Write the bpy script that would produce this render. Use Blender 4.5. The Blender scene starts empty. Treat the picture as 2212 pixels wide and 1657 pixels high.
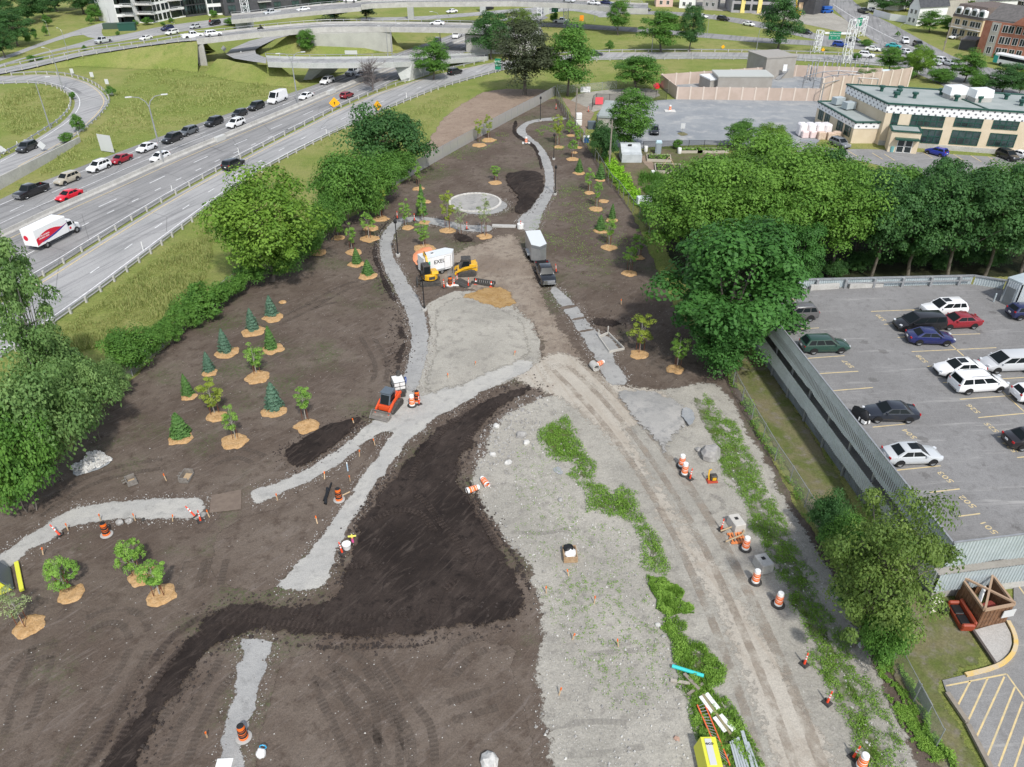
import bpy,math,random
import numpy as np
from math import radians as RAD,sin,cos,pi,atan2,hypot
from mathutils import Vector,Matrix,noise as MN
from mathutils.geometry import delaunay_2d_cdt
random.seed(7);RS=np.random.RandomState(7)
SC=bpy.context.scene;COL=SC.collection
TH=RAD(33.55);FPX=1664.2;CX,CY=1106.0,828.5;HC=45.0
cam=bpy.data.objects.new('camera',bpy.data.cameras.new('camera'));COL.objects.link(cam)
cam.location=(0,0,HC);cam.rotation_euler=(pi/2-TH,0,0)
cam.data.sensor_width=36;cam.data.lens=36*FPX/2212;cam.data.clip_end=4000;cam.data.clip_start=.5
SC.camera=cam
SUN_EL,SUN_AZ=50,19.0
wd=bpy.data.worlds.new('World');SC.world=wd;wd.use_nodes=True
nt=wd.node_tree;sky=nt.nodes.new('ShaderNodeTexSky');sky.sky_type='NISHITA';sky.sun_disc=False
sky.sun_elevation=RAD(SUN_EL);sky.sun_rotation=RAD(180-SUN_AZ);sky.air_density=1.0;sky.dust_density=1.0;sky.ozone_density=1
hs=nt.nodes.new('ShaderNodeHueSaturation');hs.inputs['Saturation'].default_value=.5;nt.links.new(sky.outputs[0],hs.inputs['Color']);nt.links.new(hs.outputs[0],nt.nodes['Background'].inputs[0]);nt.nodes['Background'].inputs[1].default_value=0.15
sd=Vector((sin(RAD(SUN_AZ))*cos(RAD(SUN_EL)),-cos(RAD(SUN_AZ))*cos(RAD(SUN_EL)),sin(RAD(SUN_EL))))
sl=bpy.data.lights.new('sun','SUN');sl.energy=2.6;sl.angle=RAD(3);sl.color=(1,.965,.91)
so=bpy.data.objects.new('sun',sl);COL.objects.link(so);so.rotation_euler=sd.to_track_quat('Z','Y').to_euler();so.location=(60,-60,120)
SC.view_settings.view_transform='Standard';SC.view_settings.look='None';SC.view_settings.exposure=0.46;SC.view_settings.gamma=1
SC.cycles.transparent_max_bounces=24;SC.cycles.max_bounces=5
def P(x,y,z=0.0):
 u=(x-CX)/FPX;v=(y-CY)/FPX
 dy=cos(TH)-v*sin(TH);dz=-sin(TH)-v*cos(TH)
 t=(z-HC)/dz
 return Vector((u*t,dy*t,z))
def QY(p):
 f=p[1]*cos(TH)-(p[2]-HC)*sin(TH);u=p[1]*sin(TH)+(p[2]-HC)*cos(TH)
 return CY-FPX*u/f
def PM(x,y,z=0.0):
 p=P(x,y,z);return FPX/(p[1]*cos(TH)-(z-HC)*sin(TH))
BX=(0,553,1106,1659);RY=(0,414.8,829.5,1242.6)
def Z(r,c,*pts):
 o=[(BX[c]+x*.25034,RY[r]+y*.25034)for x,y in pts]
 return o
def Z1(r,c,x,y):return(BX[c]+x*.25034,RY[r]+y*.25034)
def HZ(b,ty,z0=0):
 p=P(b[0],b[1],z0);lo,hi=0,70
 for _ in range(40):
  m=(lo+hi)/2
  if QY((p[0],p[1],z0+m))>ty:lo=m
  else:hi=m
 return lo
def HEAD(x,y,dx,dy,z=0):
 a=P(x,y,z);b=P(x+dx,y+dy,z);return atan2(b[1]-a[1],b[0]-a[0])
def tag(o,label=None,cat=None,group=None,kind=None):
 if label:o['label']=label
 if cat:o['category']=cat
 if group:o['group']=group
 if kind:o['kind']=kind
 return o
def thing(name,label,cat,loc=(0,0,0),rz=0,group=None):
 o=bpy.data.objects.new(name,None);COL.objects.link(o);o.location=loc;o.rotation_euler=(0,0,rz);o.empty_display_size=.2
 return tag(o,label,cat,group)
KIDS={}
def link(o,parent):
 COL.objects.link(o)
 if parent is not None:
  o.parent=parent;KIDS.setdefault(parent.name,[]).append(o)
def dup(o,parent=None):
 c=o.copy();link(c,parent)
 for ch in KIDS.get(o.name,[]):dup(ch,c)
 return c
def place(o,loc,rz=0,s=1,label=None,group=None,color=None,tilt=None):
 o.location=loc;o.rotation_euler=(tilt[0],tilt[1],rz)if tilt else(0,0,rz)
 o.scale=(s,s,s)if not hasattr(s,'__len__')else s
 if label:o['label']=label
 if group:o['group']=group
 if color:
  for q in[o]+KIDS.get(o.name,[]):q.color=(*color,1)
 return o
class Proto:
 def __init__(s,o):s.o=o;s.used=False
 def __call__(s):
  if not s.used:s.used=True;return s.o
  return dup(s.o)
class MB:
 def __init__(s):s.v=[];s.f=[];s.mi=[];s.cur=0
 def mat(s,i):s.cur=i;return s
 def face(s,idx):s.f.append(tuple(idx));s.mi.append(s.cur)
 def add(s,vs,fs):
  n=len(s.v);s.v+=[tuple(v)for v in vs]
  for f in fs:s.face([n+i for i in f])
  return s
 def box(s,c,d,rz=0,M=None,top=1.0):
  x,y,z=d[0]/2,d[1]/2,d[2]/2;vs=[]
  for k,t in((-z,1),(z,top)):
   for a,b in((-x,-y),(x,-y),(x,y),(-x,y)):vs.append(Vector((a*t,b*t,k)))
  R=M if M is not None else Matrix.Rotation(rz,3,'Z')
  vs=[R@v+Vector(c)for v in vs]
  return s.add(vs,[(3,2,1,0),(4,5,6,7),(0,1,5,4),(1,2,6,5),(2,3,7,6),(3,0,4,7)])
 def bar(s,a,b,w,h=None,up=(0,0,1)):
  a=Vector(a);b=Vector(b);d=(b-a);L=d.length
  if L<1e-6:return s
  X=d/L;U=Vector(up)
  if abs(X.dot(U))>.98:U=Vector((1,0,0))
  Y=U.cross(X).normalized();Zv=X.cross(Y)
  M=Matrix((X,Y,Zv)).transposed()
  return s.box((a+b)/2,(L,w,h or w),M=M)
 def tube(s,pts,r,n=6,caps=True):
  pts=[Vector(p)for p in pts];rs=r if hasattr(r,'__len__')else[r]*len(pts)
  base=len(s.v);U=None
  for i,p in enumerate(pts):
   d=(pts[min(i+1,len(pts)-1)]-pts[max(i-1,0)]).normalized()
   if U is None:U=Vector((1,0,0))if abs(d.x)<.9 else Vector((0,1,0))
   A=(U-d*U.dot(d)).normalized();U=A;B=d.cross(A)
   for k in range(n):
    t=2*pi*k/n;s.v.append(tuple(p+(A*cos(t)+B*sin(t))*rs[i]))
  for i in range(len(pts)-1):
   for k in range(n):
    a=base+i*n+k;b=base+i*n+(k+1)%n;s.face((a,b,b+n,a+n))
  if caps:
   s.face([base+k for k in range(n)][::-1]);e=base+(len(pts)-1)*n;s.face([e+k for k in range(n)])
  return s
 def lathe(s,prof,c=(0,0,0),n=16,axis='Z'):
  b=len(s.v)
  for r,z in prof:
   for k in range(n):
    t=2*pi*k/n;x,y=r*cos(t),r*sin(t)
    p=(x,y,z)if axis=='Z' else((x,z,y)if axis=='Y' else(z,x,y))
    s.v.append((p[0]+c[0],p[1]+c[1],p[2]+c[2]))
  for i in range(len(prof)-1):
   for k in range(n):
    a=b+i*n+k;d=b+i*n+(k+1)%n;s.face((a,d,d+n,a+n)if axis!='Y' else(a,a+n,d+n,d))
  return s
 def loft(s,rings,closed=True,caps=True):
  b=len(s.v);n=len(rings[0])
  for r in rings:s.v+=[tuple(p)for p in r]
  for i in range(len(rings)-1):
   for k in range(n if closed else n-1):
    a=b+i*n+k;d=b+i*n+(k+1)%n;s.face((a,d,d+n,a+n))
  if caps and closed:
   s.face([b+k for k in range(n)][::-1]);e=b+(len(rings)-1)*n;s.face([e+k for k in range(n)])
  return s
 def prism(s,poly,h,ax='Y',o=(0,0,0)):
  f={'Y':lambda u,v,w:(u,w,v),'Z':lambda u,v,w:(u,v,w),'X':lambda u,v,w:(w,u,v)}[ax]
  n=len(poly);b=len(s.v)
  for w in h:
   for u,v in poly:
    q=f(u,v,w);s.v.append((q[0]+o[0],q[1]+o[1],q[2]+o[2]))
  for k in range(n):s.face((b+k,b+(k+1)%n,b+n+(k+1)%n,b+n+k))
  s.face([b+k for k in range(n)][::-1]);s.face([b+n+k for k in range(n)])
  return s
 def mesh(s,name,mats,smooth=0):
  me=bpy.data.meshes.new(name);me.from_pydata(s.v,[],s.f)
  for m in(mats if isinstance(mats,(list,tuple))else[mats]):me.materials.append(m)
  if len(me.materials)>1:me.polygons.foreach_set('material_index',s.mi)
  me.update()
  if smooth:
   me.shade_smooth();me.set_sharp_from_angle(angle=RAD(smooth))
  return me
 def build(s,name,mats,parent=None,smooth=0,loc=None,rz=0,fix=True,bevel=0):
  me=s.mesh(name,mats,smooth)
  if fix:
   import bmesh
   bm=bmesh.new();bm.from_mesh(me)
   bmesh.ops.recalc_face_normals(bm,faces=bm.faces)
   if bevel:bmesh.ops.bevel(bm,geom=[e for e in bm.edges if e.is_manifold and e.calc_face_angle(0)>.6],offset=bevel,segments=1,affect='EDGES')
   bm.to_mesh(me);bm.free()
   if smooth:me.shade_smooth();me.set_sharp_from_angle(angle=RAD(smooth))
  o=bpy.data.objects.new(name,me);link(o,parent)
  if loc is not None:o.location=loc;o.rotation_euler=(0,0,rz)
  return o
class NG:
 def __init__(s,name):
  s.m=bpy.data.materials.new(name);s.m.use_nodes=True;s.t=s.m.node_tree;s.b=s.t.nodes['Principled BSDF'];s.out=s.t.nodes['Material Output']
 def n(s,typ,**kw):
  q=s.t.nodes.new(typ)
  for k,v in kw.items():setattr(q,k,v)
  return q
 def l(s,a,b):s.t.links.new(a,b)
 def noise(s,vec,scale,detail=4,rough=.6,dist=0):
  q=s.n('ShaderNodeTexNoise');q.inputs['Scale'].default_value=scale;q.inputs['Detail'].default_value=detail;q.inputs['Roughness'].default_value=rough;q.inputs['Distortion'].default_value=dist
  if vec is not None:s.l(vec,q.inputs['Vector'])
  return q.outputs['Fac']
 def ramp(s,fac,a,b,ca=(0,0,0),cb=(1,1,1)):
  q=s.n('ShaderNodeMapRange',interpolation_type='SMOOTHSTEP');s.l(fac,q.inputs[0]);q.inputs[1].default_value=a;q.inputs[2].default_value=b
  return q.outputs[0]
 def mix(s,fac,a,b,typ='MIX'):
  q=s.n('ShaderNodeMix',data_type='RGBA',blend_type=typ)
  for inp,v in((q.inputs[0],fac),(q.inputs[6],a),(q.inputs[7],b)):
   if isinstance(v,(int,float)):inp.default_value=v
   elif isinstance(v,(tuple,list)):inp.default_value=(*v,1)
   else:s.l(v,inp)
  return q.outputs[2]
 def math(s,op,a,b=0.0):
  q=s.n('ShaderNodeMath',operation=op)
  for inp,v in((q.inputs[0],a),(q.inputs[1],b)):
   if isinstance(v,(int,float)):inp.default_value=v
   else:s.l(v,inp)
  return q.outputs[0]
 def bump(s,h,strength,dist=.1):
  q=s.n('ShaderNodeBump');q.inputs['Strength'].default_value=strength;q.inputs['Distance'].default_value=dist;s.l(h,q.inputs['Height']);s.l(q.outputs[0],s.b.inputs['Normal'])
 def pos(s):return s.n('ShaderNodeNewGeometry').outputs['Position']
 def obj(s):return s.n('ShaderNodeTexCoord').outputs['Object']
 def stretch(s,vec,sc,rz=0):
  r=s.n('ShaderNodeMapping');r.inputs['Rotation'].default_value=(0,0,rz);s.l(vec,r.inputs[0])
  q=s.n('ShaderNodeMapping');q.inputs['Scale'].default_value=sc;s.l(r.outputs[0],q.inputs[0]);return q.outputs[0]
 def alpha(s,fac):
  t=s.n('ShaderNodeBsdfTransparent');x=s.n('ShaderNodeMixShader');s.l(fac,x.inputs[0]);s.l(t.outputs[0],x.inputs[1]);s.l(s.b.outputs[0],x.inputs[2]);s.l(x.outputs[0],s.out.inputs[0])
 def attr(s,nm):
  q=s.n('ShaderNodeAttribute');q.attribute_name=nm;return q.outputs['Fac']
def MT(name,col,rough=.6,var=None,scale=3.0,metal=0,spec=.4,bump=0,bscale=20,obcol=False,coat=0,dirt=0,trans=0):
 g=NG(name);b=g.b;b.inputs['Roughness'].default_value=rough;b.inputs['Metallic'].default_value=metal;b.inputs['Specular IOR Level'].default_value=spec
 if coat:b.inputs['Coat Weight'].default_value=coat;b.inputs['Coat Roughness'].default_value=.06
 c=tuple(col);v=g.obj()
 if obcol:c=g.n('ShaderNodeObjectInfo').outputs['Color']
 if var is not None:c=g.mix(g.ramp(g.noise(v,scale),.35,.65),c,tuple(var))
 if dirt:c=g.mix(g.math('MULTIPLY',g.ramp(g.noise(v,4,6,.7),.42,.75),dirt),c,(.16,.14,.12))
 if isinstance(c,tuple):b.inputs['Base Color'].default_value=(*c,1)
 else:g.l(c,b.inputs['Base Color'])
 if bump:g.bump(g.noise(v,bscale,3),bump,.03)
 return g.m
def GM(name,c1,c2,c3=None,s1=.15,s2=1.2,s3=9,speck=None,bump=.5,bscale=6,fringe=True,rough=.95,stretch=None,extra=None,bdist=.08):
 """ground: broad patches c1/c2, medium patches c3, fine grain, light or dark stones, ragged fringe"""
 g=NG(name);p=g.pos();b=g.b;b.inputs['Roughness'].default_value=rough;b.inputs['Specular IOR Level'].default_value=.15
 pv=g.stretch(p,stretch[0],stretch[1])if stretch else p
 c=g.mix(g.ramp(g.noise(pv,s1,5,.6,.4),.36,.64),c1,c2)
 if c3:c=g.mix(g.ramp(g.noise(pv,s2,5,.65),.48,.72),c,c3)
 fine=g.noise(p,s3,3,.7)
 c=g.mix(g.ramp(fine,.2,.8),c,g.mix(1.0,c,(.62,.62,.62),'MULTIPLY'))
 if speck:
  col,sc,th=speck
  vo=g.n('ShaderNodeTexVoronoi');vo.inputs['Scale'].default_value=sc;g.l(p,vo.inputs['Vector'])
  pick=g.ramp(g.n('ShaderNodeSeparateColor').outputs[0],0,1)
  sep=pick.node.inputs[0].links[0].from_node;g.l(vo.outputs['Color'],sep.inputs[0])
  m=g.math('MULTIPLY',g.math('LESS_THAN',vo.outputs['Distance'],.28),g.math('GREATER_THAN',sep.outputs[0],th))
  c=g.mix(m,c,col)
 if extra:c=extra(g,p,c)
 g.l(c,b.inputs['Base Color'])
 h=g.math('ADD',g.noise(p,bscale,5,.7),g.math('MULTIPLY',g.noise(p,bscale*.17,3),2.0))
 g.bump(h,bump,bdist)
 if fringe:
  e=g.attr('edge');nz=g.noise(p,2.2,6,.75)
  g.alpha(g.ramp(g.math('ADD',e,g.math('MULTIPLY',g.math('SUBTRACT',nz,.5),1.3)),.38,.55))
 return g.m
def inside(px,py,X,Y):
 r=np.zeros(X.shape,bool);n=len(px);j=n-1
 for i in range(n):
  c=((py[i]>Y)!=(py[j]>Y));d=(py[j]-py[i])if py[j]!=py[i]else 1e-9
  r^=c&(X<(px[j]-px[i])*(Y-py[i])/d+px[i]);j=i
 return r
def segdist(X,Y,bp):
 D=np.full(X.shape,1e9)
 for i in range(len(bp)):
  ax,ay=bp[i];bx,by=bp[(i+1)%len(bp)];dx,dy=bx-ax,by-ay;L=dx*dx+dy*dy+1e-12
  t=np.clip(((X-ax)*dx+(Y-ay)*dy)/L,0,1);D=np.minimum(D,np.hypot(X-ax-t*dx,Y-ay-t*dy))
 return D
def smooth_path(pts,it=1,closed=False):
 for _ in range(it):
  o=[];n=len(pts)
  for i in range(n if closed else n-1):
   a,b=Vector(pts[i]),Vector(pts[(i+1)%n]);o+=[a*.75+b*.25,a*.25+b*.75]
  if not closed:o=[Vector(pts[0])]+o[1:-1]+[Vector(pts[-1])]
  pts=o
 return pts
def outline(px,z=0,step=1.0,jit=.15,sm=1,world=False):
 w=[Vector(p[:2])for p in(px if world else[P(x,y,z)for x,y in px])]
 if sm:w=smooth_path(w,sm,True)
 o=[]
 for i in range(len(w)):
  a,b=w[i],w[(i+1)%len(w)];L=(b-a).length;k=max(1,int(L/step))
  for q in range(k):o.append(a.lerp(b,q/k))
 if jit:
  o=[p+Vector((MN.noise((p.x*.9,p.y*.9,3.1))*jit*1.6+MN.noise((p.x*3,p.y*3,1))*jit*.8,MN.noise((p.x*.9,p.y*.9,8.3))*jit*1.6+MN.noise((p.x*3,p.y*3,5))*jit*.8))for p in o]
 return o
OUT={}
def sheet(name,px,mat,z=.02,step=1.0,jit=.15,sm=1,grid=None,fr=.6,hf=None,world=False,kind='structure',label=None,cat=None):
 o=outline(px,z,step,jit,sm,world);bp=[(p.x,p.y)for p in o];n=len(bp)
 OUT.setdefault(name,[]).append((bp,z));A=np.array(bp);grid=grid or step*1.6
 x0,y0=A.min(0);x1,y1=A.max(0)
 while(x1-x0)*(y1-y0)/grid**2>9000:grid*=1.2
 X,Y=np.meshgrid(np.arange(x0,x1,grid),np.arange(y0,y1,grid));X=X.ravel()+RS.uniform(-.2,.2,X.size)*grid;Y=Y.ravel()+RS.uniform(-.2,.2,Y.size)*grid
 k=inside(A[:,0],A[:,1],X,Y);X,Y=X[k],Y[k]
 if len(X):
  d=segdist(X,Y,bp);k=d>grid*.35;X,Y=X[k],Y[k]
 if fr<grid:
  rx,ry=[],[]
  for i in range(n):
   a=A[i-1];b=A[(i+1)%n];t=b-a;L=np.hypot(*t)+1e-9
   for sg in(1,-1):
    q=A[i]+np.array((-t[1],t[0]))/L*sg*fr;rx.append(q[0]);ry.append(q[1])
  rx=np.array(rx);ry=np.array(ry);k=inside(A[:,0],A[:,1],rx,ry);rx,ry=rx[k],ry[k]
  d=segdist(rx,ry,bp);k=d>fr*.8;X=np.concatenate((X,rx[k]));Y=np.concatenate((Y,ry[k]))
 pts=[Vector(p)for p in bp]+[Vector((a,b))for a,b in zip(X,Y)]
 v,e,f,*_=delaunay_2d_cdt(pts,[(i,(i+1)%n)for i in range(n)],[],1,1e-4)
 V=np.array([(q.x,q.y)for q in v]);d=segdist(V[:,0],V[:,1],bp);ed=np.clip(d/fr,0,1)
 zz=np.full(len(V),z)
 if hf:zz=zz+np.array([hf(V[i,0],V[i,1],d[i])for i in range(len(V))])
 me=bpy.data.meshes.new(name)
 fs=[]
 for t in f:
  a,b,c=t[:3]
  cr=(V[b,0]-V[a,0])*(V[c,1]-V[a,1])-(V[b,1]-V[a,1])*(V[c,0]-V[a,0])
  fs.append(tuple(t)if cr>0 else tuple(t)[::-1])
 me.from_pydata([(V[i,0],V[i,1],zz[i])for i in range(len(V))],[],fs)
 at=me.attributes.new('edge','FLOAT','POINT');at.data.foreach_set('value',ed.astype(np.float32))
 me.materials.append(mat);me.shade_smooth();me.update()
 ob=bpy.data.objects.new(name,me);COL.objects.link(ob)
 tag(ob,label,cat,None,kind);return ob
def offset(pts,d):
 o=[]
 for i,p in enumerate(pts):
  t=(pts[min(i+1,len(pts)-1)]-pts[max(i-1,0)]);t=Vector((t.x,t.y,0)).normalized();nn=Vector((-t.y,t.x,0));o.append(p+nn*d)
 return o
def resample(pts,step):
 pts=[Vector(p)for p in pts];o=[pts[0]];acc=0.0
 for a,b in zip(pts,pts[1:]):
  L=(b-a).length;t=step-acc
  while t<=L:o.append(a.lerp(b,t/L));t+=step
  acc=(acc+L)%step
 return o
def ribbon(name,pts,w,mat,dz=0.0,step=2.0,kind='structure',sm=1,parent=None,wj=0):
 """a strip along world points; UV u = metres along, v = 0..1 across"""
 pts=[Vector(p)for p in pts]
 if sm:pts=smooth_path(pts,sm)
 pts=resample(pts,step);L=offset(pts,w/2);R=offset(pts,-w/2)
 if wj:
  L=[p+(p-q)*MN.noise((p.x*.6,p.y*.6,2))*wj for p,q in zip(L,R)]
 me=bpy.data.meshes.new(name);n=len(pts)
 me.from_pydata([(p.x,p.y,p.z+dz)for p in R]+[(p.x,p.y,p.z+dz)for p in L],[],[(i,i+1,n+i+1,n+i)for i in range(n-1)])
 uv=me.uv_layers.new(name='UVMap');d=[]
 for i in range(n-1):d+=[i*step,0,(i+1)*step,0,(i+1)*step,1,i*step,1]
 uv.data.foreach_set('uv',d);at=me.attributes.new('edge','FLOAT','POINT');at.data.foreach_set('value',[1.0]*(2*n))
 me.materials.append(mat);me.update();o=bpy.data.objects.new(name,me);link(o,parent)
 if kind:o['kind']=kind
 return o
def bank(name,A,B,mat,n=4,kind='structure'):
 m=MB();rows=[]
 for k in range(n+1):
  t=k/n;s=t*t*(3-2*t)
  rows.append([Vector(a).lerp(Vector(b),t)+Vector((0,0,(Vector(b).z-Vector(a).z)*(s-t)*.5))for a,b in zip(A,B)])
 m.loft(rows,closed=False,caps=False);o=m.build(name,mat,smooth=60)
 at=o.data.attributes.new('edge','FLOAT','POINT');at.data.foreach_set('value',[1.0]*len(o.data.vertices))
 o['kind']=kind;return o
def ANG(a,b):p,q=P(*a),P(*b);return math.degrees(atan2(q.y-p.y,q.x-p.x))
def tracks(g,p,c):
 q=g.noise(g.stretch(p,(.35,1.6,1),RAD(-48)),1.0,6,.7,1.8)
 q2=g.noise(g.stretch(p,(1.6,.3,1),RAD(14)),1.0,6,.7,1.8)
 c=g.mix(g.math('MULTIPLY',g.ramp(q,.5,.74),.7),c,(.19,.16,.14));return g.mix(g.math('MULTIPLY',g.ramp(q2,.54,.76),.7),c,(.075,.06,.053))
def arcs(g,p,c):
 q=g.noise(g.stretch(p,(.3,1.6,1),RAD(-55)),.8,6,.7,2.2)
 c=g.mix(g.math('MULTIPLY',g.ramp(q,.5,.7),.8),c,(.075,.059,.050));q=g.noise(g.stretch(p,(1.8,.3,1),RAD(10)),.8,6,.7,2.0)
 return g.mix(g.math('MULTIPLY',g.ramp(q,.52,.72),.8),c,(.021,.0165,.0155))
def sprout(g,p,c):
 m=g.math('MULTIPLY',g.ramp(g.noise(p,.09,4,.6),.5,.66),g.ramp(g.noise(p,3.2,5,.8),.44,.62))
 return g.mix(g.math('MULTIPLY',m,.75),c,(.06,.105,.025))
def drive(g,p,c):
 q=g.noise(g.stretch(p,(1.5,.05,1),RAD(-ANG((1260,880),(1690,1500))+90)),1.0,5,.6,.15)
 return g.mix(g.math('MULTIPLY',g.ramp(q,.46,.7),.7),c,(.335,.29,.235))
def oldroad(g,p,c):
 q=g.noise(g.stretch(p,(1.1,.04,1),RAD(90-ANG((120,456),(553,269)))),1.0,5,.65,.1)
 c=g.mix(g.ramp(q,.46,.64),c,g.mix(1.0,c,(.72,.72,.73),'MULTIPLY'))
 vo=g.n('ShaderNodeTexVoronoi',feature='DISTANCE_TO_EDGE');vo.inputs['Scale'].default_value=.09;g.l(g.mix(.12,p,g.n('ShaderNodeTexNoise').outputs['Color']),vo.inputs['Vector'])
 return g.mix(g.math('MULTIPLY',g.math('LESS_THAN',vo.outputs['Distance'],.004),.5),c,(.1,.1,.1))
def deckmarks(g,p,c):
 q=g.noise(g.stretch(p,(.1,1.3,1),RAD(-4)),1.0,6,.75,.3)
 c=g.mix(g.math('MULTIPLY',g.ramp(q,.54,.72),.6),c,(.40,.39,.37))
 vo=g.n('ShaderNodeTexVoronoi');vo.inputs['Scale'].default_value=.33;g.l(p,vo.inputs['Vector'])
 st=g.math('MULTIPLY',g.math('LESS_THAN',g.math('ADD',vo.outputs['Distance'],g.math('MULTIPLY',g.noise(p,4),.35)),.31),.45)
 return g.mix(st,c,(.09,.085,.08))
def strawy(g,p,c):
 q=g.noise(g.stretch(p,(1,.55,1),RAD(30)),6,5,.8)
 c=g.mix(g.math('MULTIPLY',g.ramp(q,.48,.7),.55),c,(.42,.35,.14));q=g.noise(p,2.4,5,.75)
 return g.mix(g.math('MULTIPLY',g.ramp(q,.54,.7),.6),c,(.11,.15,.035))
G_GRASS=GM('verge_grass',(.215,.275,.062),(.31,.315,.11),(.17,.24,.05),.05,.35,5,bump=.9,bscale=4,fringe=False,extra=strawy,bdist=.2)
G_VERGE=GM('verge_grass_cut',(.20,.235,.055),(.31,.29,.105),(.15,.205,.042),.05,.35,5,bump=.9,bscale=4,extra=strawy,bdist=.2)
G_LAWN=GM('worn_lawn',(.125,.16,.04),(.22,.195,.11),(.24,.215,.17),.22,.9,7,bump=.6,extra=None)
G_SOIL=GM('seeded_topsoil',(.122,.093,.074),(.172,.138,.112),(.097,.073,.057),.12,.9,11,((.34,.32,.29),6,.985),.9,4,extra=lambda g,p,c:sprout(g,p,tracks(g,p,c)))
G_SOIL2=GM('graded_topsoil',(.126,.097,.077),(.18,.145,.118),(.10,.075,.059),.14,.9,11,((.34,.32,.29),6,.985),.9,4,extra=tracks)
G_DARK=GM('wet_topsoil',(.027,.0205,.018),(.055,.042,.036),(.022,.017,.0155),.16,1.1,14,None,.9,4,extra=arcs)
G_PATH=GM('crushed_stone_path',(.365,.363,.355),(.43,.425,.41),(.315,.312,.302),.3,1.3,16,None,.5,12)
G_PATHW=GM('dusty_stone_path',(.455,.445,.42),(.52,.505,.465),(.37,.362,.34),.3,1.1,14,None,.5,10)
G_LOT=GM('grey_fill',(.375,.355,.31),(.46,.435,.38),(.30,.282,.25),.12,.9,10,((.52,.50,.47),9,.95),.8,4)
G_DRIVE=GM('haul_road',(.46,.415,.35),(.52,.48,.415),(.42,.37,.31),.1,.5,12,None,.35,8,extra=drive)
G_MUD=GM('haul_road_mud',(.25,.20,.158),(.36,.305,.245),(.19,.15,.12),.2,.9,12,None,.5,8,extra=tracks)
G_FAN=GM('stone_dust',(.37,.362,.345),(.45,.435,.41),(.30,.298,.29),.3,1.0,22,None,.35,14)
G_BROWN=GM('tan_soil',(.31,.235,.18),(.36,.28,.215),(.26,.19,.14),.2,1,12,None,.5)
G_CHIP=GM('spilled_wood_chips',(.40,.25,.10),(.48,.32,.15),(.30,.18,.08),.8,3,16,None,.6,14)
G_WEED=GM('weed_ground',(.10,.15,.035),(.17,.20,.06),(.26,.25,.20),.4,2.2,8,None,1.0,5,bdist=.2)
G_YARD=GM('grey_gravel_yard',(.29,.31,.33),(.36,.375,.385),(.46,.46,.45),.12,.25,12,None,.3,12)
G_ASPH=GM('lane_asphalt',(.30,.298,.295),(.36,.355,.35),None,.1,1,14,None,.2,14,fringe=False,extra=oldroad)
G_RAMP=GM('ramp_concrete',(.39,.39,.385),(.45,.445,.44),None,.1,1,14,None,.2,14,fringe=False,extra=oldroad)
G_DECK=GM('deck_asphalt',(.245,.24,.235),(.285,.28,.275),(.22,.215,.21),.15,1.2,14,None,.2,16,fringe=False,extra=deckmarks)
G_LOTA=GM('lot_asphalt',(.27,.265,.26),(.33,.325,.32),(.25,.245,.24),.12,.9,14,None,.2,16,fringe=False,extra=deckmarks)
G_CONC=GM('pad_concrete',(.47,.45,.42),(.53,.51,.48),None,.3,1,14,None,.2,12,fringe=False)
M_WHITE=MT('lane_paint',(.78,.78,.77),.6,(.55,.55,.55),2)
M_YELLOW=MT('lane_paint_yellow',(.68,.52,.25),.6,(.52,.43,.26),2)
gb=MB();gb.add([(-900,-200,0),(900,-200,0),(900,1400,0),(-900,1400,0)],[(0,1,2,3)]);tag(gb.build('ground',G_GRASS),kind='structure')
Zs=lambda r,c,*p:Z(r,c,*p)
sheet('park_soil',[(-120,1750),(-60,1120),(60,1050),(160,960),(215,880),(330,770),(420,690),(500,620),(560,580),(660,530),(740,480),(850,405),(900,372),(1000,305),(1130,243),(1197,208),(1215,220),(1240,270),(1280,330),(1330,400),(1385,490),(1430,600),(1480,700),(1570,760),(1600,830),(1650,960),(1750,1130),(1850,1300),(2040,1657),(2100,1750),(2100,1900),(-200,1900)],G_SOIL,.02,1.2,.25,fr=.5)
sheet('tan_slope',[(905,345),(930,285),(960,245),(1015,210),(1050,195),(1110,190),(1200,193),(1197,207),(1120,240),(1000,300),(905,352)],G_BROWN,.035,1.5,.5,fr=1.2)
sheet('grey_fill_ground',[(1173,1760),(1172,1640),(1135,1500),(1152,1380),(1140,1250),(1090,1180),(1020,1090),(1005,1030),(1030,970),(1060,905),(1130,865),(1190,845),(1300,835),(1370,832),(1470,832),(1520,815),(1580,835),(1650,970),(1750,1140),(1850,1310),(1960,1540),(2010,1657),(2060,1760)],G_LOT,.035,.8,.4,fr=1.4)
sheet('grey_fill_mound',[(925,690),(945,655),(985,635),(1030,640),(1090,665),(1140,690),(1150,730),(1160,765),(1120,790),(1060,815),(1000,842),(960,850),(915,868),(900,850),(920,790),(930,740)],G_LOT,.04,.6,.3,fr=1.6,hf=lambda x,y,d:min(d,3)*.12)
sheet('grey_fill_ground',[(912,655),(1000,618),(1110,650),(1160,695),(1178,770),(1165,800),(1080,835),(1000,862),(920,890),(880,862),(905,790),(925,720),(922,690)],G_LOT,.034,.8,.2,fr=.6)
sheet('dusty_junction',[(1070,812),(1140,780),(1180,745),(1250,755),(1325,815),(1420,830),(1490,848),(1420,930),(1310,965),(1230,900),(1180,862),(1110,838)],G_DRIVE,.048,.8,.4,fr=2.5)
sheet('muddy_track',[(1080,500),(1125,492),(1168,560),(1184,620),(1222,680),(1270,752),(1318,830),(1350,835),(1420,835),(1330,885),(1270,900),(1190,862),(1130,840),(1150,765),(1120,690),(1070,655),(1000,630),(930,630),(915,605),(930,560),(1000,525),(1050,508)],G_MUD,.045,.8,.5,fr=3)
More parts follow.
